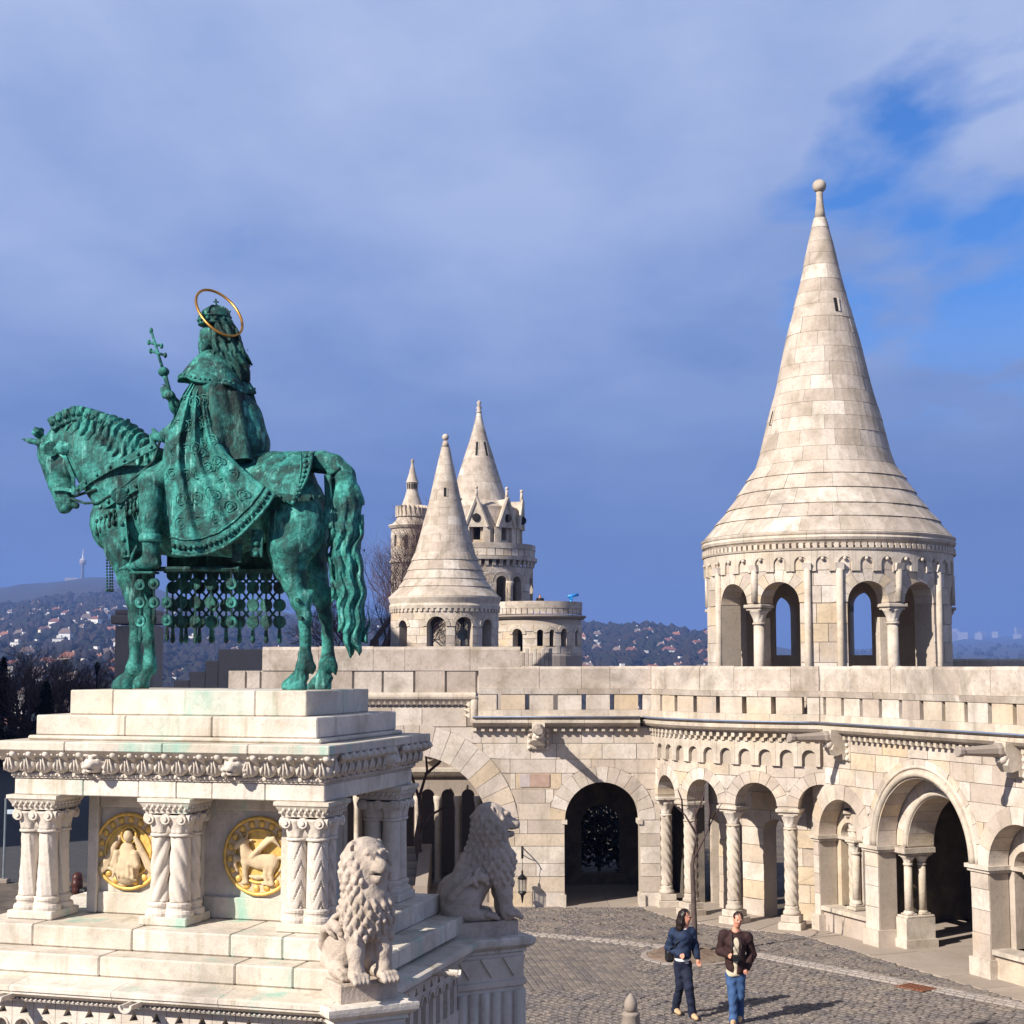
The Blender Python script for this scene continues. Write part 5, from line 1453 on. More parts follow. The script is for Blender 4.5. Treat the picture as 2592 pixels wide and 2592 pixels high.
# mane: locks over the near and far side of the neck
mn = Sculpt((-2.85, -0.5, 7.6), (-0.75, 0.5, 9.2), 0.02)
mn.chain(ch([(760, 1000, 105), (680, 960, 128), (585, 885, 122), (480, 838, 108), (380, 822, 70), (290, 855, 44)], q1, S1), 0.05, 0.86)
def locks(X, Y, Z):
    a = (X * 0.55 + Z) ; b = X - 0.35 * Z
    ph = b * 52 + 2.4 * np.sin(a * 5.0 + b * 2) + 1.1 * np.sin(a * 12 + 1)
    return 0.024 * np.sin(ph) + 0.015 * np.sin(ph * 1.9 + 3 * np.sin(a * 8)) + 0.012 * np.sin(a * 24 + b * 13)
mn.disp(locks)
mn.build("mane", M_BRZ2, st, 1)
# forelock and cheek curls
fl = Sculpt((-3.05, -0.4, 8.2), (-2.1, 0.4, 9.05), 0.018)
fl.ell(q1(255, 915, -0.09), (0.15, 0.10, 0.10), 0.03); fl.ell(q1(330, 915, -0.15), (0.16, 0.1, 0.10), 0.03); fl.ell(q1(195, 835, 0.0), (0.06, 0.10, 0.07), 0.03)
fl.disp(lambda X, Y, Z: 0.02 * np.sin(X * 45 + 2 * np.sin(Z * 20)) * np.sin(Z * 40 + Y * 30))
fl.build("forelock", M_BRZ2, st, 1)
# tail
tl = Sculpt((0.95, -0.36, 5.65), (2.15, 0.36, 8.5), 0.02)
tl.chain(ch([(1560, 990, 50), (1640, 985, 52), (1700, 1000, 50), (1745, 1060, 62), (1762, 1180, 82), (1758, 1330, 84), (1762, 1480, 82), (1780, 1640, 80), (1800, 1800, 66), (1800, 1900, 56), (1800, 1945, 30)], q1, S1), 0.06, 0.85)
def strands(X, Y, Z):
    t = np.clip((8.1 - Z) / 0.9, 0, 1)
    w = X + 0.35 * Y + 0.05 * np.sin(Z * 6.5) * t + 0.02 * np.sin(Z * 17)
    return t * (0.027 * np.sin(w * 46 + 1.2 * np.sin(Z * 8)) + 0.016 * np.sin(w * 90 + Y * 40 + 2 * np.sin(Z * 11))) + 0.02 * np.clip((6.1 - Z) / 0.3, 0, 1) * (1 + np.sin(w * 46))
tl.disp(strands)
tail = tl.build("tail", M_BRZ2, st, 1)
MB().tube([q1(1665, 1055, -0.10), q1(1690, 1040, -0.16), q1(1725, 1020, -0.13), q1(1752, 1003, 0.0), q1(1725, 1020, 0.13), q1(1690, 1042, 0.14), q1(1665, 1055, 0.1)], 0.03, 8).build("tail_band", M_BRZ, tail, True)

def patch(name, L, Rr, v_fn, mat, parent, nu=24, nv=30, th=0.03, top=None, bot=None, fold=None):
    """cloth between a left and a right edge (lists of pixel points from top to bottom)"""
    def samp(P, t):
        P = np.array(P, float); d = np.r_[0, np.cumsum(np.hypot(*np.diff(P, axis=0).T))]; return np.array([np.interp(t * d[-1], d, P[:, 0]), np.interp(t * d[-1], d, P[:, 1])])
    V = []
    for j in range(nv + 1):
        t = j / nv
        for i in range(nu + 1):
            s = i / nu
            p = samp(L, t) * (1 - s) + samp(Rr, t) * s
            if top is not None or bot is not None:   # Coons correction
                l0, l1, r0, r1 = samp(L, 0), samp(L, 1), samp(Rr, 0), samp(Rr, 1)
                T = samp(top, s) if top is not None else l0 * (1 - s) + r0 * s
                B = samp(bot, s) if bot is not None else l1 * (1 - s) + r1 * s
                p = p + (1 - t) * (T - (l0 * (1 - s) + r0 * s)) + t * (B - (l1 * (1 - s) + r1 * s))
            v = v_fn(s, t)
            if fold: v += fold(s, t)
            V.append(q1(p[0], p[1], v))
    n = (nu + 1) * (nv + 1); W = V + [(a, b + th, c) for a, b, c in V]; fs = []
    I = lambda i, j: j * (nu + 1) + i
    for j in range(nv):
        for i in range(nu):
            fs.append((I(i, j), I(i + 1, j), I(i + 1, j + 1), I(i, j + 1))); fs.append((n + I(i, j + 1), n + I(i + 1, j + 1), n + I(i + 1, j), n + I(i, j)))
    rim = [I(i, 0) for i in range(nu)] + [I(nu, j) for j in range(nv)] + [I(i, nv) for i in range(nu, 0, -1)] + [I(0, j) for j in range(nv, 0, -1)]
    for a, b in zip(rim, rim[1:] + rim[:1]): fs.append((b, a, n + a, n + b))
    return mk(name, W, fs, mat, parent, True), V
# rider: body with robe
r = Sculpt((-1.8, -0.82, 6.6), (0.95, 0.75, 10.45), 0.024)
r.chain(ch([(1085, 640, 120), (1100, 780, 165), (1130, 930, 205)], q1, S1), 0.1, 0.85)
r.chain([(q1(1120, 640), 0.30), (q1(1200, 780), 0.34), (q1(1250, 900), 0.33)], 0.1, 0.9)
r.cap(q1(1085, 520), q1(1085, 640), 0.15, 0.2, 0.08)
r.cap(q1(1085, 600, -0.3), q1(1085, 600, 0.3), 0.17, 0.17, 0.08)
# legs (the near one shows)
r.chain([(q1(1020, 960, -0.28), 0.20), (q1(870, 1040, -0.42), 0.18), (q1(772, 1085, -0.50), 0.165), (q1(770, 1180, -0.54), 0.145), (q1(770, 1270, -0.56), 0.148), (q1(765, 1360, -0.57), 0.115)], 0.06)
r.chain([(q1(1020, 960, 0.30), 0.22), (q1(860, 1040, 0.50), 0.20), (q1(780, 1085, 0.53), 0.17), (q1(785, 1270, 0.55), 0.15), (q1(785, 1360, 0.55), 0.12)], 0.06)
r.chain([(q1(768, 1370, -0.57), 0.125), (q1(770, 1450, -0.57), 0.10), (q1(765, 1490, -0.57), 0.10)], 0.04)
r.chain([(q1(795, 1500, -0.57), 0.075), (q1(730, 1505, -0.57), 0.08), (q1(670, 1518, -0.57), 0.055), (q1(602, 1530, -0.57), 0.012)], 0.04, 1.1)
r.chain([(q1(785, 1370, 0.55), 0.12), (q1(785, 1490, 0.55), 0.09), (q1(720, 1510, 0.55), 0.06), (q1(640, 1522, 0.55), 0.02)], 0.04)
# arms
r.chain([(q1(1010, 650, -0.30), 0.16), (q1(940, 790, -0.32), 0.14), (q1(850, 850, -0.27), 0.09), (q1(815, 860, -0.2), 0.06)], 0.06)
r.chain([(q1(1030, 640, 0.34), 0.16), (q1(950, 760, 0.30), 0.14), (q1(895, 700, 0.12), 0.08), (q1(873, 655, 0.05), 0.05)], 0.06)
# hands: palm and fingers
def hand(c, d, up, sc=1.0):
    c = np.array(c); d = np.array(d, float); d /= np.linalg.norm(d); up = np.array(up, float); up /= np.linalg.norm(up); sd = np.cross(d, up)
    r.ell(c, (0.05 * sc, 0.055 * sc, 0.05 * sc), 0.02)
    for k in range(4):
        b = c + up * (0.045 - 0.03 * k) * sc + d * 0.03 * sc
        r.chain([(b, 0.016 * sc), (b + d * 0.055 * sc + sd * 0.02, 0.015 * sc), (b + d * 0.045 * sc + sd * 0.06 * sc, 0.012 * sc)], 0.008)
    r.chain([(c + up * 0.045 * sc, 0.018 * sc), (c + up * 0.085 * sc + d * 0.03 * sc, 0.015 * sc), (c + up * 0.09 * sc + d * 0.06 * sc, 0.012 * sc)], 0.01)
hand(q3(350, 1165, 0.03), (-0.8, -0.3, 0.4), (-0.3, 0.1, 0.95), 1.4); hand(q1(800, 858, -0.17), (-0.9, 0.1, -0.2), (0, -0.2, 0.98), 1.4)
# head, face, beard
r.ell(q3(790, 560), (0.175, 0.15, 0.21), 0.05); r.ell(q3(725, 610), (0.125, 0.13, 0.14), 0.05); r.ell(q3(655, 590), (0.03, 0.025, 0.045), 0.02)
r.ell(q3(690, 545), (0.06, 0.12, 0.03), 0.02); r.ell(q3(700, 700), (0.10, 0.11, 0.14), 0.05)
r.disp(lambda X, Y, Z: 0.012 * np.sin(X * 40 + Z * 22) * np.sin(Z * 30), (-0.7, -0.3, 9.55), (-0.15, 0.3, 9.85))
rider = r.build("rider_body", M_BRZ, st, 1)
# boot cuff and stirrup
u, v, z = q1(768, 1372, -0.57); MB().lathe([(0.14, z - 0.05), (0.155, z - 0.02), (0.15, z + 0.03), (0.13, z + 0.05)], 18, (u, v)).build("boot_cuff", M_BRZ2, st, True)
MB().tube([q1(700, 1410, -0.6), q1(675, 1460, -0.62), q1(660, 1520, -0.62), q1(680, 1548, -0.6), q1(740, 1545, -0.57)], 0.022, 8).build("stirrup", M_BRZ, st, True)
MB().box(-0.17, 0.17, -0.09, 0.09, 0, 0.03, 0.008).xf(Matrix.Translation(q1(735, 1556, -0.57))).build("stirrup_tread", M_BRZ, st)
# long hair down the back
hr = Sculpt((-0.6, -0.42, 9.1), (0.6, 0.42, 10.4), 0.018)
hr.chain([(q3(850, 520), 0.19), (q3(900, 640), 0.19), (q3(960, 780), 0.20), (q3(1010, 900), 0.17), (q3(1050, 1000), 0.10)], 0.05, 0.95)
hr.chain([(q3(800, 620, -0.12), 0.09), (q3(820, 720, -0.16), 0.08), (q3(850, 800, -0.18), 0.05)], 0.04)
hr.disp(lambda X, Y, Z: 0.022 * np.sin((X * 0.85 + 0.45 * Z) * 60 + 1.8 * np.sin(Z * 13) + Y * 26) + 0.012 * np.sin((X * 0.85 + 0.45 * Z) * 117 + 2.5 * np.sin(Z * 21) + Y * 50))
hr.build("hair", M_BRZD, st, 1)
# collar mantle: a flared ring round the shoulders
V = []; N = 48; K = 14
cu, _, _ = q3(800, 900)
for j in range(K + 1):
    t = j / K
    for i in range(N):
        a = 2 * pi * i / N
        c0 = q3(790 + 20 * t, 740 + 290 * t); rr_u = 0.14 + 0.36 * t ** 0.75; rr_v = 0.16 + 0.33 * t ** 0.7
        fl_ = 1 + t * 0.05 * sin(7 * a + 0.6) + 0.03 * t * sin(13 * a)
        tilt = -0.10 * t * cos(a) - 0.06 * t
        V.append((c0[0] + rr_u * cos(a) * fl_, rr_v * sin(a) * fl_, c0[2] + tilt + 0.02 * t * sin(5 * a)))
fs = [(j * N + i, j * N + (i + 1) % N, (j + 1) * N + (i + 1) % N, (j + 1) * N + i) for j in range(K) for i in range(N)]
n0 = len(V); W = V + [(x * 1.0, y * 0.97, z - 0.03) for x, y, z in V]
fs += [tuple(n0 + q for q in f[::-1]) for f in fs]; fs += [(K * N + i, K * N + (i + 1) % N, n0 + K * N + (i + 1) % N, n0 + K * N + i) for i in range(N)]
mant = mk("mantle", W, fs, M_BRZ2, st, True)
bd = MB()
for i in range(N): p = V[(K - 1) * N + i]; bd.ball((p[0] * 1.0, p[1] * 1.01, p[2]), 0.02, 6, 4)
bd.build("mantle_border", M_BRZ, mant, True, kind="stuff")
# cape, near side
L_ = [(985, 560), (930, 640), (890, 740), (845, 850), (828, 960), (838, 1100), (858, 1260), (872, 1400), (880, 1452)]
R_ = [(1055, 570), (1045, 640), (1070, 760), (1100, 850), (1160, 945), (1225, 1010), (1300, 1075), (1362, 1120), (1402, 1148)]
bot = [(880, 1452), (960, 1464), (1050, 1455), (1150, 1415), (1240, 1345), (1320, 1262), (1370, 1200), (1402, 1148)]
def vcape(s, t):
    prof = np.interp(t, [0, 0.2, 0.45, 0.7, 1.0], [-0.40, -0.58, -0.68, -0.73, -0.76])
    return prof + 0.10 * s * s * (1 - t * 0.4)
def fcape(s, t):
    return 0.055 * (1 - 0.55 * t) * min(1, t * 5) * sin(s * 19 + 2.2 * t) + 0.018 * sin(s * 43 + 3 * t) + 0.03 * max(0, sin(s * 9 - 0.5)) * (1 - t)
cape, CV = patch("cape", L_, R_, vcape, M_BRZ2, st, 46, 44, 0.035, None, bot, fcape)
nu = 46
hem = MB(); studs = MB()
rowp = [Vector(CV[44 * (nu + 1) + i]) for i in range(nu + 1)]; row2 = [Vector(CV[40 * (nu + 1) + i]) for i in range(nu + 1)]
hem.tube([p + Vector((0, -0.012, 0)) for p in rowp], 0.02, 6); hem.tube([p + Vector((0, -0.008, 0)) for p in row2], 0.012, 6)
for i in range(1, nu, 2):
    p = (rowp[i] + row2[i]) / 2; studs.ball((p.x, p.y - 0.02, p.z), 0.032, 8, 5)
hem.build("cape_border", M_BRZ, cape, True); studs.build("border_studs", M_BRZ, cape, True, kind="stuff")
# embroidered rosettes in low relief
ro = MB(); rgs = random.Random(4)
for j in range(6, 40, 6):
    for i in range(5 + (j // 6 % 2) * 3, 44, 8):
        p = CV[j * (nu + 1) + i]; rr_ = 0.075
        ro.tube([(p[0] + rr_ * cos(2 * pi * k / 14), p[1] - 0.006, p[2] + rr_ * sin(2 * pi * k / 14)) for k in range(15)], 0.007, 5, False)
        ro.tube([(p[0] + 0.5 * rr_ * cos(2 * pi * k / 12), p[1] - 0.004, p[2] + 0.5 * rr_ * sin(2 * pi * k / 12)) for k in range(13)], 0.006, 5, False)
ro.build("embroidery", M_BRZ2, cape, True, kind="stuff")
# cape, hanging down the back onto the croup
V = []; N = 40; K = 26
for j in range(K + 1):
    t = j / K
    cen = np.array(q1(1120 + 75 * t, 590 + 410 * t)); 
    for i in range(N + 1):
        a = radians(-118 + 236 * i / N)
        w = 1 + 0.08 * sin(9 * a + 2 * t) * (0.3 + t) + 0.04 * sin(17 * a)
        ru = (0.40 + 0.07 * t) * w; rv = (0.44 + 0.14 * t) * w
        V.append((cen[0] + ru * cos(a), rv * sin(a), cen[2] + 0.02 * sin(6 * a)))
fs = [(j * (N + 1) + i, j * (N + 1) + i + 1, (j + 1) * (N + 1) + i + 1, (j + 1) * (N + 1) + i) for j in range(K) for i in range(N)]
n0 = len(V); W = V + [((x - 0.02), y * 0.97, z) for x, y, z in V]; fs += [tuple(n0 + q for q in f[::-1]) for f in fs]
mk("cape_back", W, fs, M_BRZD, st, True)  # shade behind the shoulders painted by the darker bronze
# far side of the cape (mirror, seen from elsewhere)
far = [(a, -b, c) for a, b, c in CV]; fs = [(j * 47 + i, j * 47 + i + 1, (j + 1) * 47 + i + 1, (j + 1) * 47 + i) for j in range(44) for i in range(46)]
mk("cape_far_side", far + [(a, b - 0.035, c) for a, b, c in far], fs + [tuple(len(far) + q for q in f[::-1]) for f in fs], M_BRZD, st, True)
# saddle cloth over the croup
L2 = [(1230, 985), (1262, 1030), (1300, 1075), (1390, 1140), (1485, 1203)]
R2 = [(1590, 942), (1585, 1000), (1565, 1070), (1530, 1140), (1490, 1205)]
top = [(1230, 985), (1300, 948), (1450, 942), (1590, 942)]
sc_, SV = patch("saddle_cloth", L2, R2, lambda s, t: np.interp(t, [0, 0.25, 0.6, 1], [-0.16, -0.42, -0.53, -0.56]) + 0.02 * s, M_BRZ2, st, 26, 22, 0.035, top, None, lambda s, t: 0.012 * sin(9 * s + 5 * t))
bs = MB(); bt = MB()
col_ = [Vector(SV[j * 27 + 26]) for j in range(23)]; col2 = [Vector(SV[j * 27 + 22]) for j in range(23)]
bt.tube([p + Vector((0, -0.012, 0)) for p in col_], 0.02, 6); bt.tube([p + Vector((0, -0.008, 0)) for p in col2], 0.012, 6)
for j in range(1, 22, 2): p = (col_[j] + col2[j]) / 2; bs.ball((p.x, p.y - 0.02, p.z), 0.028, 8, 5)
bt.build("cloth_border", M_BRZ, sc_, True); bs.build("border_studs", M_BRZ, sc_, True, kind="stuff")
tp = [Vector(SV[i]) for i in range(27)]; top_m = MB()
vs = [(p.x, p.y + (abs(p.y) * 2) * k / 8, p.z + 0.05 * sin(pi * k / 8)) for k in range(9) for p in tp]
top_m.add(vs, [(k * 27 + i, k * 27 + i + 1, (k + 1) * 27 + i + 1, (k + 1) * 27 + i) for k in range(8) for i in range(26)]); top_m.build("saddle_cloth_top", M_BRZ2, st, True)
# cloth end hanging beside the tail
patch("tail_cloth", [(1650, 1050), (1655, 1200), (1637, 1330)], [(1685, 1050), (1690, 1200), (1698, 1320)], lambda s, t: -0.2, M_BRZ2, st, 6, 10, 0.03)
# crown
u, v, z = q3(788, 480); crw = MB(); R0 = 0.205
crw.lathe([(R0, z - 0.005), (R0 + 0.015, z), (R0 + 0.015, z + 0.02), (R0, z + 0.025), (R0, z + 0.095), (R0 + 0.015, z + 0.10), (R0 + 0.015, z + 0.12), (R0 - 0.01, z + 0.125), (R0 - 0.015, z + 0.16), (R0 - 0.05, z + 0.205), (R0 - 0.11, z + 0.235), (0.001, z + 0.245)], 28, (u, v))
crown = crw.build("crown", M_BRZ, st, True)
cb = MB()
for k in range(12): a = 2 * pi * k / 12; cb.ball((u + (R0 + 0.005) * cos(a), v + (R0 + 0.005) * sin(a), z + 0.06), 0.03, 8, 5)
for ax in (0, pi / 2): cb.tube([(u + (R0 + 0.0) * cos(ax) * cos(t), v + (R0 + 0.0) * sin(ax) * cos(t), z + 0.12 + 0.14 * sin(t)) for t in [pi * k / 16 for k in range(17)]], 0.018, 6)
for a in (-0.4, 0.5, 1.6, 2.9): cb.ball((u + R0 * 0.95 * cos(a), v + R0 * 0.95 * sin(a), z + 0.2), 0.015, 6, 4)
cb.build("crown_jewels", M_BRZ, crown, True, kind="stuff")
m = MB(); bx = u + 0.02; m.tube([(bx, v, z + 0.24), (bx - 0.015, v, z + 0.36)], 0.012, 6); m.tube([(bx - 0.045, v, z + 0.325), (bx + 0.03, v, z + 0.315)], 0.011, 6); m.ball((bx, v, z + 0.26), 0.028, 8, 6); m.build("crown_cross", M_BRZD, crown)
# halo: a gilt ring on two stays
ring_ = []
for k in range(65):
    t = 2 * pi * k / 64
    ring_.append(q3(830 + 0.707 * (281 * cos(t) - 154 * sin(t)), 357 + 0.707 * (281 * cos(t) + 154 * sin(t)), -0.33 * sin(t)))
MB().tube(ring_, 0.0185, 10, False).build("halo", M_HALO, st, True)
# double-cross sceptre
ax0 = Vector(q3(388, 1265, 0.03)); ax1 = Vector(q3(165, 530, 0.03)); dv = ax1 - ax0
P = lambda t: ax0 + dv * t
sp = MB(); sp.tube([P(0), P(0.33), P(0.40)], [0.02, 0.03, 0.035], 10); sp.tube([P(0.45), P(1.0)], [0.022, 0.018], 8)
sceptre = sp.build("sceptre", M_BRZ, st, True)
MB().ball(tuple(P(0.45)), 0.075, 14, 10, (1, 1, 0.9)).build("sceptre_orb", M_BRZ, sceptre, True)
side = Vector((0.93, 0.0, -0.30)).normalized(); x_ = MB()
for t, hl in ((0.70, 0.115), (0.82, 0.10)):
    x_.tube([P(t) - side * hl, P(t) + side * hl], 0.018, 8)
    for sg in (-1, 1): x_.ball(tuple(P(t) + side * hl * sg), 0.033, 8, 6, (0.8, 0.8, 1.2))
x_.ball(tuple(P(1.0)), 0.034, 8, 6, (0.8, 0.8, 1.3)); x_.build("sceptre_crossbars", M_BRZ, sceptre, True)
# crest plates along the mane
crest = [(275, 782), (340, 740), (420, 712), (498, 728), (566, 762), (630, 800), (690, 840), (748, 886)]
fine = []
cr = np.array(crest, float); d_ = np.r_[0, np.cumsum(np.hypot(*np.diff(cr, axis=0).T))]
for k in range(14): t = d_[-1] * k / 13; fine.append((np.interp(t, d_, cr[:, 0]), np.interp(t, d_, cr[:, 1])))
for a, b in zip(fine[:-1], fine[1:]):
    A = Vector(q1(*a)); B = Vector(q1(*b)); mid = (A + B) / 2; L__ = (B - A).length; ang = atan2(B.z - A.z, B.x - A.x)
    M = Matrix.Translation(mid) @ Matrix.Rotation(-ang, 4, 'Y')
    p = MB().box(-L__ / 2 + 0.006, L__ / 2 - 0.006, -0.19, 0.19, -0.19, 0.02, 0.02); p.ball((0, -0.19, -0.085), 0.04, 8, 6); p.ball((0, 0.19, -0.085), 0.04, 8, 6)
    p.xf(M).build("crest_plate", M_BRZ, st)
# harness straps
def strap(name, pts, w, v, mat=M_BRZ, boss=0, parent=st, th=0.025):
    pts = [Vector(q1(*p[:2], p[2] if len(p) > 2 else v)) for p in pts]; m = MB()
    fine_ = []
    for a, b in zip(pts[:-1], pts[1:]):
        for k in range(5): fine_.append(a.lerp(b, k / 5))
    fine_.append(pts[-1]); vs = []
    for i, p in enumerate(fine_):
        d = (fine_[min(i + 1, len(fine_) - 1)] - fine_[max(i - 1, 0)]).normalized(); s = Vector((-d.z, 0, d.x)) * w / 2
        vs += [p - s, p + s, p + s + Vector((0, th, 0)), p - s + Vector((0, th, 0))]
    for i in range(len(fine_) - 1):
        for j in range(4): m.f.append((i * 4 + j, i * 4 + (j + 1) % 4, i * 4 + 4 + (j + 1) % 4, i * 4 + 4 + j))
    m.v = [tuple(q) for q in vs]; m.f += [(0, 1, 2, 3), (len(vs) - 4, len(vs) - 3, len(vs) - 2, len(vs) - 1)]
    o = m.build(name, mat, parent)
    if boss:
        bb = MB(); k = 0
        for i in range(1, len(fine_), boss): p = fine_[i]; bb.ball((p.x, p.y - 0.005, p.z), w * 0.26, 8, 5)
        bb.build("strap_bosses", mat, o, True, kind="stuff")
    return o
strap("rein_band", [(385, 1135, -0.2), (450, 1075, -0.30), (560, 1010, -0.40), (680, 955, -0.42), (790, 895, -0.36)], 0.10, -0.4, M_BRZ, 3)
MB().tube([q1(360, 1170, -0.12), q1(430, 1195, -0.22), q1(500, 1192, -0.33), (q1(590, 1140, -0.44)), q1(690, 1060, -0.5), q1(780, 985, -0.5), q1(815, 880, -0.25)], 0.018, 7).build("rein", M_BRZD, st, True)
MB().tube([q1(380, 1160, -0.1), q1(440, 1140, -0.18), q1(490, 1125, -0.28)], 0.02, 7).build("bridle_chain", M_BRZD, st, True)
strap("cheek_strap", [(262, 905, -0.16), (330, 960, -0.2), (370, 1060, -0.18), (372, 1150, -0.13)], 0.05, -0.18, M_BRZ2)
strap("nose_band", [(262, 1125, -0.13), (320, 1120, -0.15), (380, 1135, -0.13)], 0.05, -0.14, M_BRZ2)
MB().tube([q1(262, 918, -0.17), q1(262, 918, -0.21)], 0.10, 18).build("rosette", M_BRZ, st)
strap("breast_strap", [(488, 1245, -0.22), (520, 1205, -0.34), (600, 1155, -0.45), (680, 1110, -0.5), (760, 1080, -0.48)], 0.13, -0.45, M_BRZ, 3)
MB().tube([q1(605, 1155, -0.47), q1(605, 1155, -0.54)], 0.10, 20).build("rosette", M_BRZ, st)
ta = MB()
for k in range(11):
    t = k / 10; p = q1(495 + 215 * t, 1275 - 130 * t, -0.36 - 0.14 * t); ta.ball((p[0], p[1], p[2] - 0.03), 0.03, 8, 6); ta.tube([(p[0], p[1], p[2]), (p[0], p[1], p[2] - 0.16)], [0.012, 0.02], 6); ta.ball((p[0], p[1], p[2] - 0.18), 0.034, 8, 6, (1, 1, 1.3))
ta.build("breast_tassels", M_BRZD, st, True, kind="stuff")
strap("breast_drop", [(612, 1190, -0.47), (622, 1300, -0.50), (632, 1400, -0.48), (640, 1470, -0.46)], 0.12, -0.48, M_BRZ, 4)
strap("girth_strap", [(1310, 1330, -0.58), (1308, 1400, -0.58), (1305, 1468, -0.56)], 0.16, -0.58, M_BRZ, 4)
strap("girth_strap", [(1205, 1400, -0.60), (1205, 1450, -0.6), (1205, 1495, -0.58)], 0.13, -0.58, M_BRZD, 0)
strap("breech_band", [(1410, 1160, -0.57), (1500, 1170, -0.56), (1600, 1165, -0.46), (1650, 1160, -0.3)], 0.09, -0.5, M_BRZD, 4)
# chest tassels on the far side
tz = MB()
for x in (545, 560, 572):
    for k in range(12): p = q1(x, 1455 + 15 * k, 0.28); tz.ball(p, 0.018, 6, 4)
    p = q1(x, 1638, 0.28); tz.ball(p, 0.026, 6, 5)
tz.build("chest_tassels", M_BRZD, st, True, kind="stuff")
# hanging net of medallions on both flanks
dm = MB().tube([(0, -0.02, 0), (0, 0.02, 0)], 0.072, 14); dm.ball((0, -0.02, 0), 0.035, 8, 5); DISC = dm.me("medallion", M_BRZ); DISC_SHADE = MB().tube([(0, -0.02, 0), (0, 0.02, 0)], 0.085, 14).me("medallion", M_BRZD)  # far-side discs take the darker bronze as painted shade
net = empty("medallion_net", (0, 0, 0)); net.parent = st
def hang(x, v, ys, dmesh, tas=True):
    pr = None; m = MB()
    for y in ys:
        p = q1(x, y, v); link("medallion", dmesh, net, p)
        if pr: m.tube([pr, p], 0.014, 5)
        pr = p
    p0 = q1(x, ys[0] - 75, v); m.tube([p0, q1(x, ys[0], v)], 0.014, 5)
    if tas: e = q1(x, ys[-1] + 90, v); m.tube([pr, e], [0.014, 0.03], 6); m.ball(e, 0.036, 6, 5, (1, 1, 1.5))
    m.build("chain_link", M_BRZD, net)
for x, ys in ((715, (1610, 1700, 1795)), (785, (1605, 1700)), (850, (1700, 1790)), (1180, (1605, 1700, 1800))): hang(x, -0.56, ys, DISC, x < 860)
for x in (925, 995, 1075): hang(x, 0.34, (1605, 1700, 1800), DISC_SHADE)
for i, x in enumerate(range(880, 1480, 68)): hang(x, 0.50, (1560, 1625, 1715, 1800), DISC_SHADE)
lat = MB()
for i, x in enumerate(range(880, 1420, 68)):
    for y0, y1 in ((1560, 1625), (1625, 1715), (1715, 1800)):
        lat.tube([q1(x, y0, 0.5), q1(x + 68, y1, 0.5)], 0.016, 5); lat.tube([q1(x + 68, y0, 0.5), q1(x, y1, 0.5)], 0.016, 5)
    lat.tube([q1(x, 1545, 0.5), q1(x + 68, 1545, 0.5)], 0.03, 5)
lat.build("net_lattice", M_BRZD, net, kind="stuff")
patch("net_band", [(850, 1440), (850, 1500), (850, 1552)], [(1470, 1400), (1470, 1500), (1470, 1552)], lambda s, t: 0.47, M_BRZD, st, 12, 4, 0.03)
ub = MB(); ub.tube([q1(840, 1535, 0.48), q1(1470, 1530, 0.48)], 0.05, 6); ub.tube([q1(700, 1530, -0.5), q1(1220, 1530, -0.52)], 0.035, 6); ub.build("net_rail", M_BRZD, net)
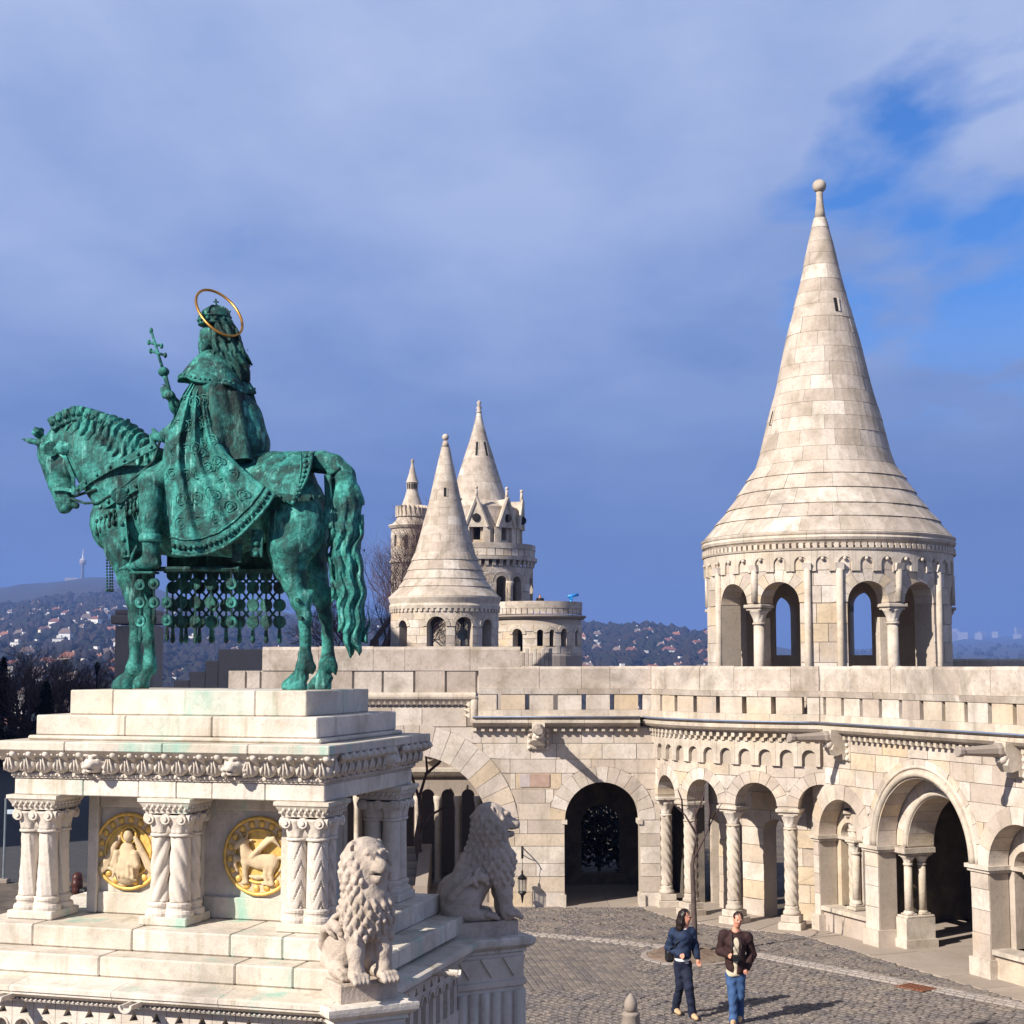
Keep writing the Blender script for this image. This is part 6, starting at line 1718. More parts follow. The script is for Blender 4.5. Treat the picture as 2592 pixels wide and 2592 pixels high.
# ------------------------------------------------------------------ stone lions
def make_lion(name, turn=0.0, tailside=True):
    """seated lion, faces +x, origin on its plinth"""
    s = Sculpt((-0.62, -0.42, -0.02), (0.66, 0.42, 1.72), 0.0125)
    k = 0.00205
    def p(x, z, y=0.0): return ((x - 1420) * k, y, (1035 - z) * k)
    # trunk and haunches
    s.chain([(p(1330, 880), 0.27), (p(1390, 740), 0.26), (p(1470, 610), 0.25), (p(1500, 500), 0.24)], 0.10, 0.95)
    for sy in (-1, 1):
        s.ell(p(1290, 880, sy * 0.17), (0.28, 0.17, 0.31), 0.07)
        s.chain([(p(1240, 960, sy * 0.2), 0.16), (p(1340, 990, sy * 0.24), 0.10), (p(1470, 1000, sy * 0.25), 0.075)], 0.05)
        s.chain([(p(1560, 740, sy * 0.17), 0.145), (p(1585, 860, sy * 0.19), 0.105), (p(1598, 960, sy * 0.19), 0.09), (p(1605, 1000, sy * 0.19), 0.095)], 0.06)
        for f in range(4):
            yy = sy * 0.19 + (f - 1.5) * 0.052
            s.chain([(p(1610, 985, yy), 0.05), (p(1665, 990, yy * 1.05), 0.045), (p(1690, 1012, yy * 1.08), 0.036)], 0.012)
            y2 = sy * 0.25 + (f - 1.5) * 0.045
            s.chain([(p(1460, 990, y2), 0.045), (p(1510, 1000, y2), 0.042), (p(1530, 1015, y2), 0.03)], 0.012)
    if tailside:
        s.chain([(p(1170, 1000, -0.1), 0.055), (p(1215, 870, -0.33), 0.05), (p(1300, 770, -0.37), 0.05), (p(1410, 730, -0.34), 0.055), (p(1440, 745, -0.3), 0.07)], 0.02)
    # mane body: chest and neck
    s.ell(p(1540, 640), (0.25, 0.33, 0.36), 0.06); s.ell(p(1500, 440), (0.25, 0.33, 0.30), 0.06)
    c, sn = cos(turn), sin(turn)
    def hp(x, z, y=0.0):   # head turns about the neck
        b = np.array(p(x, z, y)); o = np.array(p(1500, 400)); d = b - o; return tuple(o + np.array([d[0] * c - d[1] * sn, d[0] * sn + d[1] * c, d[2]]))
    s.ell(hp(1500, 360), (0.235, 0.30, 0.245), 0.05)
    # mane: rows of separate pointed locks laid on the surface, staggered like tiles
    rgl = random.Random(12)
    def march(o, d):
        o = np.array(o, float); t = 0.55
        while t > 0.02:
            q = o + d * t; i = np.clip(((q - s.lo) / s.h).astype(int), 0, np.array(s.F0.shape) - 1)
            if s.F0[tuple(i)] < 0: return q
            t -= 0.012
        return o
    s.F0 = s.F.copy()
    rows = 11
    for j in range(rows):
        z = 1.46 - j * 0.088
        ax = np.interp(z, [0.5, 0.9, 1.46], [(1500 - 1420) * k, (1500 - 1420) * k, (1490 - 1420) * k])
        nL = 17 if j > 1 else 12
        for i in range(nL):
            a = 2 * pi * (i + 0.5 * (j % 2)) / nL + rgl.uniform(-0.07, 0.07)
            if abs((a + pi) % (2 * pi) - pi) > 2.5 and j > 6: continue
            if j < 6 and abs((a - turn + pi) % (2 * pi) - pi) < 0.75: continue      # leave the face free
            d = np.array([cos(a), sin(a), 0.0]); q = march((ax, 0, z), d)
            q2 = march((ax, 0, z - 0.11), d)
            ln = rgl.uniform(0.95, 1.2)
            t0 = np.array([-sin(a), cos(a), 0]) * rgl.uniform(-0.012, 0.012)
            s.chain([(q - d * 0.015, 0.030), ((q + q2) / 2 + d * 0.016 + t0, 0.036), (q2 + d * 0.022 + t0 * 2 + np.array([0, 0, -0.03 * (ln - 0.6)]), 0.009)], 0.005)
    # face
    s.ell(hp(1560, 375), (0.18, 0.19, 0.19), 0.03)
    s.chain([(hp(1590, 385), 0.13), (hp(1660, 398), 0.095)], 0.03); s.ell(hp(1680, 382), (0.045, 0.06, 0.035), 0.012)
    s.chain([(hp(1570, 450), 0.10), (hp(1640, 458), 0.058)], 0.03)
    s.box(hp(1670, 434), (0.11, 0.10, 0.016), 0.008, 0.008, sub=True)
    for sy in (-1, 1):
        s.ell(hp(1632, 345, sy * 0.085), (0.04, 0.04, 0.022), 0.015, sub=True); s.ell(hp(1622, 347, sy * 0.085), (0.034, 0.032, 0.02), 0.004)
        s.chain([(hp(1630, 322, sy * 0.04), 0.03), (hp(1610, 315, sy * 0.13), 0.035)], 0.025)
        s.ell(hp(1635, 410, sy * 0.055), (0.065, 0.05, 0.04), 0.02)
        s.ell(hp(1510, 300, sy * 0.21), (0.05, 0.06, 0.085), 0.025); s.ell(hp(1528, 302, sy * 0.225), (0.03, 0.03, 0.05), 0.01, sub=True)
    s.ell(hp(1600, 350), (0.10, 0.04, 0.05), 0.02)
    for sy in (-1, 1):
        s.ell(hp(1648, 350, sy * 0.075), (0.05, 0.032, 0.02), 0.01, sub=True); s.ell(hp(1628, 352, sy * 0.075), (0.028, 0.026, 0.018), 0.003)
        s.cap(hp(1660, 405, sy * 0.02), hp(1640, 425, sy * 0.10), 0.014, 0.01, 0.006, sub=True)
    for k2 in range(17):      # ruff of locks round the face
        a2 = -0.75 + 2 * pi * k2 / 17 + 0.75
        cy_, cz_ = sin(a2), cos(a2)
        if cz_ < -0.8: continue
        r0_, r1_ = 0.185, 0.30
        bx_ = 1575 - 22 * cz_
        s.chain([(hp(bx_, 380 - cz_ * r0_ / k, cy_ * r0_), 0.032), (hp(bx_ - 28, 385 - cz_ * 0.25 / k, cy_ * 0.255), 0.038), (hp(bx_ - 70, 400 - cz_ * r1_ / k + 14, cy_ * r1_), 0.012)], 0.006)
    # drill the gap under the belly between the legs
    s.ell(p(1560, 960, 0.0), (0.16, 0.085, 0.16), 0.03, sub=True)
    s.disp(lambda X, Y, Z: 0.004 * np.sin(X * 41 + Y * 23) * np.sin(Z * 37))
    s.floor(0.0)
    return s.build(name, M_LION, None, 0)
def put_lion(o, u, v, ang, z, label):
    k = o.scale.copy(); mon_place(o, u, v, z); o.scale = k * MSC; o.rotation_euler = (0, 0, -PTH + radians(ang))
    tag(o, label, "statue", "stone lions on the corners of the pedestal")
l1 = make_lion("lion_statue", 0.22); l1.scale = (0.9, 0.84, 0.94)
put_lion(l1, 2.72, -2.09, -45, 2.26, "seated stone lion with open mouth facing out from the sunlit corner block")
l2 = make_lion("lion_statue", -0.12)
l2.scale = (0.98, 0.94, 0.95)
put_lion(l2, 2.80, 2.06, 27, 2.26, "seated stone lion in profile looking away towards the walls, tail across its back")
# ------------------------------------------------------------------ people
M_SKIN = plain("skin", (0.56, 0.26, 0.17), 0.5, 0, 0.08, 20)
M_HAIRB = plain("dark_hair", (0.016, 0.008, 0.006), 0.35, 0, 0.4, 40)
M_HAIRM = plain("brown_hair", (0.025, 0.012, 0.008), 0.45, 0, 0.4, 40)
M_DENIM = plain("dark_denim", (0.010, 0.022, 0.058), 0.8, 0, 0.5, 14)
M_JEANW = plain("navy_jeans", (0.008, 0.012, 0.032), 0.85, 0, 0.35, 12)
M_JEANM = plain("blue_jeans", (0.04, 0.09, 0.21), 0.85, 0, 0.4, 9)
M_MAROON = plain("maroon_jacket", (0.030, 0.010, 0.009), 0.8, 0, 0.3, 10)
M_SHIRT = plain("beige_shirt", (0.55, 0.47, 0.34), 0.85, 0, 0.12, 14)
M_WHITE = plain("white_cloth", (0.75, 0.73, 0.7), 0.85, 0, 0.08, 10)
M_SHOE = plain("tan_leather", (0.55, 0.36, 0.2), 0.6, 0, 0.15, 14)
M_BLACK = plain("black_leather", (0.012, 0.011, 0.012), 0.45, 0, 0.3, 12)
M_EYE = plain("dark_eye", (0.02, 0.012, 0.01), 0.3)
M_LIP = plain("lip", (0.42, 0.12, 0.09), 0.5)
def fold(amp, f=1.0):
    return lambda X, Y, Z: amp * (np.sin(Z * 46 * f + 9 * X + 2.5 * np.sin(X * 21 + Y * 17)) * 0.6 + np.sin(Z * 23 * f - 13 * Y + 2 * np.sin(Z * 9)) * 0.5)
def person(loc, rz, label, W, group=None):
    """W: joints (x right, y away, z up; figure faces -y) and clothes"""
    t = empty("person", loc, rz, label=label, cat="person", group=group)
    h_ = W.get("h", 0.0115); lo = (-0.52, -0.42, -0.01); hi = (0.52, 0.42, 1.86)
    J = {k: np.array(v, float) for k, v in W["J"].items()}
    F_ = W.get("face", 0.0); c, s = cos(F_), sin(F_); tilt = W.get("tilt", 0.0)
    def hd(x, y, z):   # head-local to figure: turn about z, then lean sideways
        X, Y = x * c - y * s, x * s + y * c
        return J["head"] + np.array([X * cos(tilt) + z * sin(tilt), Y, -X * sin(tilt) + z * cos(tilt)])
    b = Sculpt(lo, hi, h_)
    b.ell(hd(0, 0.01, 0.03), (0.073, 0.09, 0.098), 0.02); b.ell(hd(0, -0.02, -0.04), (0.058, 0.068, 0.08), 0.03); b.ell(hd(0, -0.04, -0.095), (0.03, 0.03, 0.025), 0.025)
    b.chain([(hd(0, -0.083, 0.01), 0.011), (hd(0, -0.104, -0.022), 0.015)], 0.012)
    for sx in (-1, 1):
        b.ell(hd(sx * 0.076, 0.01, -0.01), (0.012, 0.022, 0.032), 0.008); b.ell(hd(sx * 0.03, -0.085, 0.022), (0.02, 0.014, 0.008), 0.01); b.ell(hd(sx * 0.036, -0.07, -0.025), (0.024, 0.02, 0.02), 0.018)
    b.chain([(hd(0, 0.02, -0.06), 0.052), (J["neck"], 0.055)], 0.03)
    wd = W.get("w", 1.0)
    b.chain([(J["neck"] + [0, 0.01, -0.03], 0.075 * wd), (J["chest"], 0.125 * wd), (J["waist"], 0.105 * wd), (J["hip"], 0.125 * wd)], 0.06)
    b.cap(J["shL"], J["shR"], 0.062 * wd, 0.062 * wd, 0.05)
    for q in "LR":
        b.chain([(J["sh" + q], 0.056 * wd), (J["el" + q], 0.043), (J["ha" + q] * 0.9 + J["el" + q] * 0.1, 0.03)], 0.03)
        d = J["ha" + q] - J["el" + q]; d /= np.linalg.norm(d); o = J["ha" + q]
        sd = np.cross(d, [0, 1, 0]); sd /= np.linalg.norm(sd) + 1e-6; up = np.cross(sd, d)
        b.ell(o + d * 0.03, (0.034, 0.034, 0.042), 0.012)
        for k, L in enumerate((0.075, 0.085, 0.08, 0.065)):
            r0 = o + d * 0.055 + sd * (0.027 - 0.018 * k)
            b.chain([(r0, 0.0105), (r0 + d * L * 0.5 - up * 0.012, 0.0098), (r0 + d * L * 0.75 - up * 0.04, 0.0085)], 0.004)
        b.chain([(o + sd * 0.03 + d * 0.012, 0.013), (o + sd * 0.05 + d * 0.045, 0.011), (o + sd * 0.04 + d * 0.075, 0.009)], 0.006)
        b.chain([(J["hp" + q], 0.08 * wd), (J["kn" + q], 0.048), (J["kn" + q] * 0.55 + J["an" + q] * 0.45, 0.046), (J["an" + q], 0.034)], 0.02)
        b.chain([(J["an" + q] + [0, 0.02, -0.04], 0.04), (J["an" + q] + W["toe"] * 0.16 + [0, 0, -0.055], 0.034)], 0.02)
    body = b.build("body", M_SKIN, t, 1)
    for sx in (-1, 1): MB().ball(hd(sx * 0.03, -0.084, 0.006), 0.011, 8, 6).build("eye", M_EYE, body, True)
    MB().tube([hd(-0.024, -0.083, -0.06), hd(0, -0.093, -0.064), hd(0.024, -0.083, -0.06)], 0.0065, 6).build("mouth", M_LIP, body, True)
    # trousers
    p = Sculpt(lo, hi, h_); fl = W.get("flare", 0.062)
    p.chain([(J["waist"] * 0.35 + J["hip"] * 0.65, 0.118 * wd), (J["hip"], 0.135 * wd)], 0.04)
    for q in "LR": p.chain([(J["hp" + q], 0.105 * wd), (J["kn" + q], 0.075), (J["kn" + q] * 0.4 + J["an" + q] * 0.6, 0.068), (J["an" + q] + [0, 0.005, -0.035], fl)], 0.03)
    p.disp(fold(0.006)); p.build("jeans", W["jeans"], t, 1)
    # jacket
    j = Sculpt(lo, hi, h_); jr = W.get("jr", 0.0)
    j.chain([(J["neck"] + [0, 0.015, -0.045], 0.085 * wd), (J["chest"], 0.155 * wd + jr), (J["waist"], 0.142 * wd + jr), (J["jhem"], 0.14 * wd + jr)], 0.05)
    j.cap(J["shL"], J["shR"], 0.08 * wd + jr * 0.5, 0.08 * wd + jr * 0.5, 0.05)
    for q in "LR": j.chain([(J["sh" + q], 0.078 * wd + jr * 0.6), (J["el" + q], 0.068 + jr * 0.6), (J["ha" + q] * 0.93 + J["el" + q] * 0.07, 0.05 + jr * 0.3)], 0.025)
    j.F = np.maximum(j.F, (J["jhem"][2] - 0.045 - j.ax[2])[None, None, :])
    if W.get("open"):
        o0, o1 = W["open"]; o0 = np.array(o0); o1 = np.array(o1); L = np.linalg.norm(o1 - o0)
        j.cap(o0, o1, 0.045, 0.075, 0.01, sub=True)
    j.disp(fold(0.007)); jk = j.build("jacket", W["jacket"], t, 1)
    if W.get("collar"):
        k = MB(); n = J["neck"]
        k.tube([tuple(n + np.array([0.085 * cos(a), 0.01 - 0.085 * sin(a), -0.035 + 0.02 * sin(a + pi)])) for a in [radians(q) for q in range(-60, 241, 20)]], 0.022, 8); k.build("collar", W["jacket"], jk, True)
    # shirt / hem
    sh = Sculpt(lo, hi, h_)
    sh.chain([(J["neck"] + [0, 0.0, -0.02], 0.07), (J["chest"] + [0, -0.005, 0], 0.14 * wd), (J["waist"], 0.13 * wd), (J["shem"], 0.138 * wd + jr * 0.6)], 0.05)
    sh.F = np.maximum(sh.F, (J["shem"][2] - 0.05 - sh.ax[2])[None, None, :]); sh.disp(fold(0.004)); sh.build("shirt", W["shirt"], t, 1)
    for q in "LR":
        f = Sculpt((-0.52, -0.5, -0.01), (0.52, 0.5, 0.35), 0.01)
        a = J["an" + q]; f.chain([(a + [0, 0.035, -0.05], 0.042), (a + W["toe"] * 0.08 + [0, 0, -0.05], 0.045), (a + W["toe"] * 0.19 + [0, 0, -0.06], 0.036)], 0.02)
        f.F = np.maximum(f.F, (a[2] - 0.088 - f.ax[2])[None, None, :]); f.build("shoe", W["shoe"], t, 1)
    # hair
    hh = Sculpt(lo, hi, h_)
    hh.ell(hd(0, 0.025, 0.045), (0.085, 0.095, 0.095), 0.02)
    if W.get("long"):
        hh.chain([(hd(0, 0.06, 0.02), 0.085), (hd(-0.01, 0.075, -0.1), 0.085), (hd(-0.03, 0.085, -0.22), 0.075), (hd(-0.05, 0.08, -0.3), 0.035)], 0.04)
        for sx in (-1, 1): hh.chain([(hd(sx * 0.07, 0.02, 0.02), 0.032), (hd(sx * 0.085, 0.03, -0.1), 0.034), (hd(sx * 0.095, 0.04, -0.2), 0.022)], 0.02)
    hh.ell(hd(0, -0.075, -0.045), (0.066, 0.075, 0.098), 0.01, sub=True)
    hh.disp(lambda X, Y, Z: 0.005 * np.sin(X * 90 + Y * 70 + 2 * np.sin(Z * 22)))
    hh.build("hair", W["hair"], t, 1)
    return t
S_ = 1 / 735.0
def zw(x, y, d=0.0, x0=660, y0=1462): return ((x - x0) * S_, d, (y0 - y) * S_)
toe = np.array([0.25, -0.95, 0.0])
wl_ = dict(head=zw(672, 262, -0.02), neck=zw(655, 385, 0.0), chest=zw(640, 500, 0.0), waist=zw(628, 690, 0.0), hip=zw(628, 800, 0.0),
           shR=zw(520, 450, 0.02), elR=zw(465, 640, 0.10), haR=zw(590, 712, -0.12), shL=zw(745, 445, 0.02), elL=zw(785, 620, 0.04), haL=zw(812, 780, -0.03),
           hpR=zw(585, 840, 0.02), knR=zw(600, 1080, 0.04), anR=zw(545, 1372, 0.22), hpL=zw(672, 840, 0.0), knL=zw(685, 1090, -0.12), anL=zw(728, 1380, -0.14),
           jhem=zw(628, 735, 0.0), shem=zw(628, 760, 0.0))
wl_["anR"] = np.array([-0.15, 0.22, 0.10]); wl_["anL"] = np.array([0.10, -0.12, 0.088]); wl_["knR"] = np.array([-0.085, 0.03, 0.50]); wl_["knL"] = np.array([0.04, -0.14, 0.50])
wom = person((2.80, 25.5, 0.032), 0.0, "walking woman in a dark denim jacket and navy jeans with long dark hair", dict(J=wl_, face=radians(62), tilt=0.05, w=0.95, jeans=M_JEANW, jacket=M_DENIM, shirt=M_WHITE, shoe=M_SHOE, hair=M_HAIRB, long=True, toe=toe, flare=0.07, open=None, collar=True), None)
wom.scale = (0.96, 0.96, 0.96)
bg = Sculpt((-0.55, -0.3, 0.75), (-0.05, 0.4, 1.3), 0.012)
bg.box((-0.25, 0.15, 1.03), (0.075, 0.10, 0.17), 0.06, 0.02); bg.box((-0.25, 0.04, 0.98), (0.06, 0.03, 0.09), 0.03, 0.02)
bago = bg.build("shoulder_bag", M_BLACK, None, 1); bago.location = (2.80, 25.5, 0.032); bago.scale = (0.96, 0.96, 0.96); tag(bago, "black leather shoulder bag hanging at the woman's side", "bag")
MB().tube([(-0.30, 0.12, 1.18), (-0.24, 0.14, 1.32), (-0.15, 0.12, 1.43), (-0.08, 0.0, 1.42), (-0.12, -0.13, 1.25), (-0.26, -0.03, 1.1)], 0.013, 6).build("strap", M_BLACK, bago, True)
MB().box(-0.015, 0.035, -0.165, -0.14, 0.885, 0.925, 0.004).build("buckle", plain("steel", (0.5, 0.55, 0.62), 0.25, 0.9), wom)
def zm(x, y, d=0.0): return zw(x, y, d, 1310, 1530)
ml = dict(head=zm(1338, 308, -0.03), neck=zm(1312, 440, 0.0), chest=zm(1308, 590, 0.0), waist=zm(1300, 800, 0.0), hip=zm(1302, 930, 0.0),
          shR=zm(1165, 500, 0.02), elR=zm(1120, 690, 0.06), haR=zm(1220, 715, -0.2), shL=zm(1450, 520, 0.02), elL=zm(1500, 730, 0.08), haL=zm(1430, 880, -0.08),
          hpR=zm(1252, 960, 0.0), knR=zm(1262, 1220, -0.08), anR=zm(1262, 1452, -0.06), hpL=zm(1345, 960, 0.0), knL=zm(1350, 1220, -0.02), anL=zm(1330, 1452, 0.12),
          jhem=zm(1302, 905, 0.0), shem=zm(1290, 935, 0.0))
ml["anR"] = np.array([-0.06, -0.10, 0.088]); ml["anL"] = np.array([0.05, 0.14, 0.10])
man = person((3.56, 25.05, 0.032), radians(-6), "walking man in a maroon jacket, beige shirt and blue jeans, tilting his head", dict(J=ml, face=radians(12), tilt=0.22, w=1.02, jr=0.012, jeans=M_JEANM, jacket=M_MAROON, shirt=M_SHIRT, shoe=M_SHOE, hair=M_HAIRM, toe=np.array([-0.1, -1, 0]), flare=0.075, open=((0.0, -0.155, 1.46), (-0.02, -0.215, 0.80)), collar=True))
cm = MB().box(-0.065, 0.065, -0.04, 0.04, -0.045, 0.045, 0.012); cm.tube([(0, -0.04, 0), (0, -0.1, 0)], 0.035, 14); cmo = cm.build("hand_camera", M_BLACK, None)
man.scale = (0.96, 0.96, 0.96); cmo.location = (3.56 - 0.03, 25.05 - 0.26, 1.08); tag(cmo, "small black camera held at the man's chest", "camera")
MB().tube([(-0.06, 0, 0.03), (-0.07, 0.06, 0.2), (-0.03, 0.2, 0.36), (0.05, 0.26, 0.38), (0.1, 0.2, 0.33), (0.09, 0.06, 0.18), (0.06, 0, 0.03)], 0.006, 5).build("neck_strap", M_BLACK, cmo, True)
# someone standing behind the monument, and someone on the far terrace
J0 = dict(head=(0, 0, 1.58), neck=(0, 0, 1.42), chest=(0, 0, 1.25), waist=(0, 0, 1.0), hip=(0, 0, 0.88), shR=(-0.18, 0, 1.36), elR=(-0.25, 0.02, 1.1), haR=(-0.22, -0.05, 0.88), shL=(0.18, 0, 1.36), elL=(0.25, 0.02, 1.1), haL=(0.22, -0.05, 0.88),
          hpR=(-0.09, 0, 0.84), knR=(-0.1, 0, 0.48), anR=(-0.1, 0, 0.088), hpL=(0.09, 0, 0.84), knL=(0.1, 0, 0.48), anL=(0.1, 0, 0.088), jhem=(0, 0, 0.85), shem=(0, 0, 0.88))
base = dict(J=J0, h=0.02, jeans=M_JEANW, jacket=M_BLACK, shirt=M_BLACK, shoe=M_BLACK, toe=np.array([0, -1, 0]))
pp = atZ(200, 2222, 1.6)
person((pp[0], pp[1], 0), radians(150), "standing person with reddish hair and black coat glimpsed behind the clustered columns", dict(base, hair=plain("auburn_hair", (0.06, 0.016, 0.01), 0.4), long=True))

# ------------------------------------------------------------------ bare trees
M_BARK = plain("bark", (0.085, 0.06, 0.052), 0.9, 0, 0.35, 8)
M_TWIG = plain("twigs", (0.075, 0.045, 0.045), 0.9, 0, 0.25, 3)
def bare_tree(name, loc, H, spread, seed, r0=0.16, label=None, cat="tree", group=None, levels=5, nb=(3, 4), trunk_frac=0.28, up=0.5):
    rg = random.Random(seed); t = empty(name, loc, 0, label=label, cat=cat, group=group)
    T = MB(); Cc = MB()
    def grow(p, d, L, r, lev):
        k = 4; pts = [p]; rad = [r]; q = p
        for i in range(k):
            d = (d + Vector((rg.uniform(-1, 1), rg.uniform(-1, 1), rg.uniform(-0.5, 1) * up)) * 0.16).normalized()
            q = q + d * L / k; pts.append(q); rad.append(r * (1 - 0.32 * (i + 1) / k))
        (T if lev < 2 else Cc).tube(pts, rad, 8 if lev < 2 else (5 if lev < 3 else 3), lev > 3)
        if lev >= levels: return
        n = rg.randint(*nb)
        for i in range(n):
            f = rg.uniform(0.45, 1.0) if i else 1.0
            b = pts[0].lerp(pts[-1], f) if f == 1.0 else pts[min(k, int(f * k))]
            az = rg.uniform(0, 2 * pi); el = rg.uniform(0.35, 0.95)
            s = d.orthogonal().normalized(); s.rotate(Matrix.Rotation(az, 3, d))
            nd = (d * cos(el) + s * sin(el) * spread + Vector((0, 0, 0.12))).normalized()
            grow(b, nd, L * rg.uniform(0.58, 0.82), max(0.004, rad[-1] * rg.uniform(0.55, 0.8)), lev + 1)
    grow(Vector((0, 0, 0)), Vector((0, 0, 1)), H * trunk_frac, r0, 0)
    zmax = max(v[2] for v in Cc.v); k = H / zmax
    for m in (T, Cc): m.v = [(x * k, y * k, z * k) for x, y, z in m.v]
    T.build("trunk", M_BARK, t, True); Cc.build("crown", M_TWIG, t)
    return t
sap = empty("sapling", (3.55, 30.62, 0.03), label="slender bare young tree in the round soil bed", cat="tree")
m = MB(); m.tube([(0, 0, 0), (0.0, 0, 0.6), (-0.015, 0, 1.2), (-0.03, 0, 1.75), (0.0, 0.01, 1.95)], [0.058, 0.055, 0.05, 0.042, 0.03], 9); m.build("trunk", M_BARK, sap, True)
m = MB()
for pts in (([0, 0.01, 1.95], [0.06, 0, 2.3], [0.03, 0.02, 2.8], [0.05, 0, 3.3]), ([0.0, 0, 1.85], [0.22, -0.05, 2.3], [0.42, -0.1, 2.75], [0.55, -0.12, 2.95]), ([0.05, 0, 2.35], [-0.15, 0.1, 2.7], [-0.4, 0.15, 2.95], [-0.55, 0.15, 3.0]), ([0.04, 0, 2.7], [0.2, 0.12, 3.0], [0.25, 0.15, 3.25]), ([0.3, -0.08, 2.5], [0.3, -0.2, 2.8], [0.26, -0.24, 3.05]), ([-0.2, 0.1, 2.75], [-0.22, 0.0, 3.0], [-0.3, -0.05, 3.2])):
    m.tube(pts, [0.022 - 0.005 * i for i in range(len(pts))], 6)
m.build("crown", M_TWIG, sap, True)
bl = empty("bollard", (1.75, 23.3, 0), label="small grey stone bollard with an acorn finial", cat="bollard")
m = MB().lathe([(0.2, 0), (0.2, 0.06), (0.17, 0.1), (0.15, 0.3), (0.12, 0.52), (0.14, 0.55), (0.11, 0.58)], 16, rfun=lambda r, a, z: r * (1 + 0.05 * cos(10 * a)) if 0.08 < z < 0.53 else r); m.build("shaft", M_DARKST, bl, True)
MB().lathe([(0.06, 0.58), (0.095, 0.62), (0.1, 0.68), (0.085, 0.75), (0.05, 0.8), (0.02, 0.84), (0.001, 0.85)], 16).build("finial", M_DARKST, bl, True)

dc = atZ(2318, 2500, 0.03); dr = empty("drain_cover", (float(dc[0]), float(dc[1]), 0.03), radians(-51), label="rusty iron drain cover set in the pale band of setts", cat="drain cover")
M_RUST = plain("rust", (0.22, 0.09, 0.05), 0.8, 0.1, 0.35, 18)
MB().box(-0.3, 0.3, -0.22, 0.22, 0, 0.012, 0.004).build("frame", M_RUST, dr)
for k in range(7): MB().box(-0.26 + 0.08 * k, -0.22 + 0.08 * k, -0.18, 0.18, 0.0125, 0.022).build("bar", M_RUST, dr)
# ------------------------------------------------------------------ behind the wide arch: inner arcade, stair, tree
ia = empty("inner_arcade", (0, 0, 0), label="shaded inner arcade of narrow round arches seen through the wide arch", cat="arcade")
P_I = Straight((0, 40.8), (1, 0))
opsI = [Op(-4.3 + 0.525 * k, 0.17, 2.27, 0.05) for k in range(8)]
wall_core("arcade_core", P_I, -7.5, -0.65, 0, 4.6, opsI, 0.35, M_DARKST, ia)  # darker stone colour deepens the shade inside the wide arch
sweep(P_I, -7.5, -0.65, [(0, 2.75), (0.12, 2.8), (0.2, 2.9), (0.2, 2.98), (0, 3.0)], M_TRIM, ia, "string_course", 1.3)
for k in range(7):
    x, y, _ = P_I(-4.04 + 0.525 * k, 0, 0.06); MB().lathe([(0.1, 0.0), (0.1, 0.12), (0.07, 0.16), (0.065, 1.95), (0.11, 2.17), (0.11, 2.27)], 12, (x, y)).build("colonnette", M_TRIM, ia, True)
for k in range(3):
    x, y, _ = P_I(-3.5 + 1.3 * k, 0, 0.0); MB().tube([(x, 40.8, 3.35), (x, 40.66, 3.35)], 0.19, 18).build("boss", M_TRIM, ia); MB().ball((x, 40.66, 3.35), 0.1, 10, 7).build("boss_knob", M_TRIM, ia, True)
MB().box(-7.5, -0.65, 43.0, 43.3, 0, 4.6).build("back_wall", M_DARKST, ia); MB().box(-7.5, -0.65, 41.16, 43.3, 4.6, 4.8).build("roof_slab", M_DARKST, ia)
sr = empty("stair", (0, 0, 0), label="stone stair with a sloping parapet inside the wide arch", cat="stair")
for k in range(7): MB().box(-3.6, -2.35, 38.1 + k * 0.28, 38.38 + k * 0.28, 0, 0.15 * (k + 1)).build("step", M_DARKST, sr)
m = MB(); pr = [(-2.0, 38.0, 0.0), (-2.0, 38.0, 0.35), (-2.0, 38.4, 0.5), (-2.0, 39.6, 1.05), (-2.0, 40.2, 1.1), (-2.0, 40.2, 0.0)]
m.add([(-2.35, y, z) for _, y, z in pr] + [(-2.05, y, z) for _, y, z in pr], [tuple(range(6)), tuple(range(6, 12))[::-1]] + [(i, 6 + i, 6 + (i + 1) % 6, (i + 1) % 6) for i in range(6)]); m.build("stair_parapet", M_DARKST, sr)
at_ = empty("courtyard_tree", (-2.25, 39.5, 0), label="dark bare tree standing inside the wide arch", cat="tree")
MB().tube([(0, 0, 0), (-0.05, 0, 0.7), (-0.15, 0, 1.3), (-0.05, 0, 1.9), (-0.1, 0, 2.4)], [0.1, 0.09, 0.08, 0.065, 0.05], 8).build("trunk", M_BARK, at_, True)
m = MB()
for pts in (([-0.1, 0, 2.3], [-0.3, 0, 2.9], [-0.5, 0.05, 3.3], [-0.45, 0, 3.9]), ([-0.08, 0, 2.4], [0.1, 0, 3.0], [0.05, 0, 3.6], [0.2, 0, 4.2]), ([0.05, 0, 2.9], [0.4, 0, 3.2], [0.65, 0, 3.5]), ([-0.1, 0, 1.5], [0.2, -0.1, 1.9], [0.55, -0.1, 2.1]), ([-0.5, 0.05, 3.2], [-0.75, 0, 3.4], [-0.9, 0, 3.8])):
    m.tube(pts, [0.045 - 0.009 * i for i in range(len(pts))], 6)
m.build("crown", M_TWIG, at_, True)
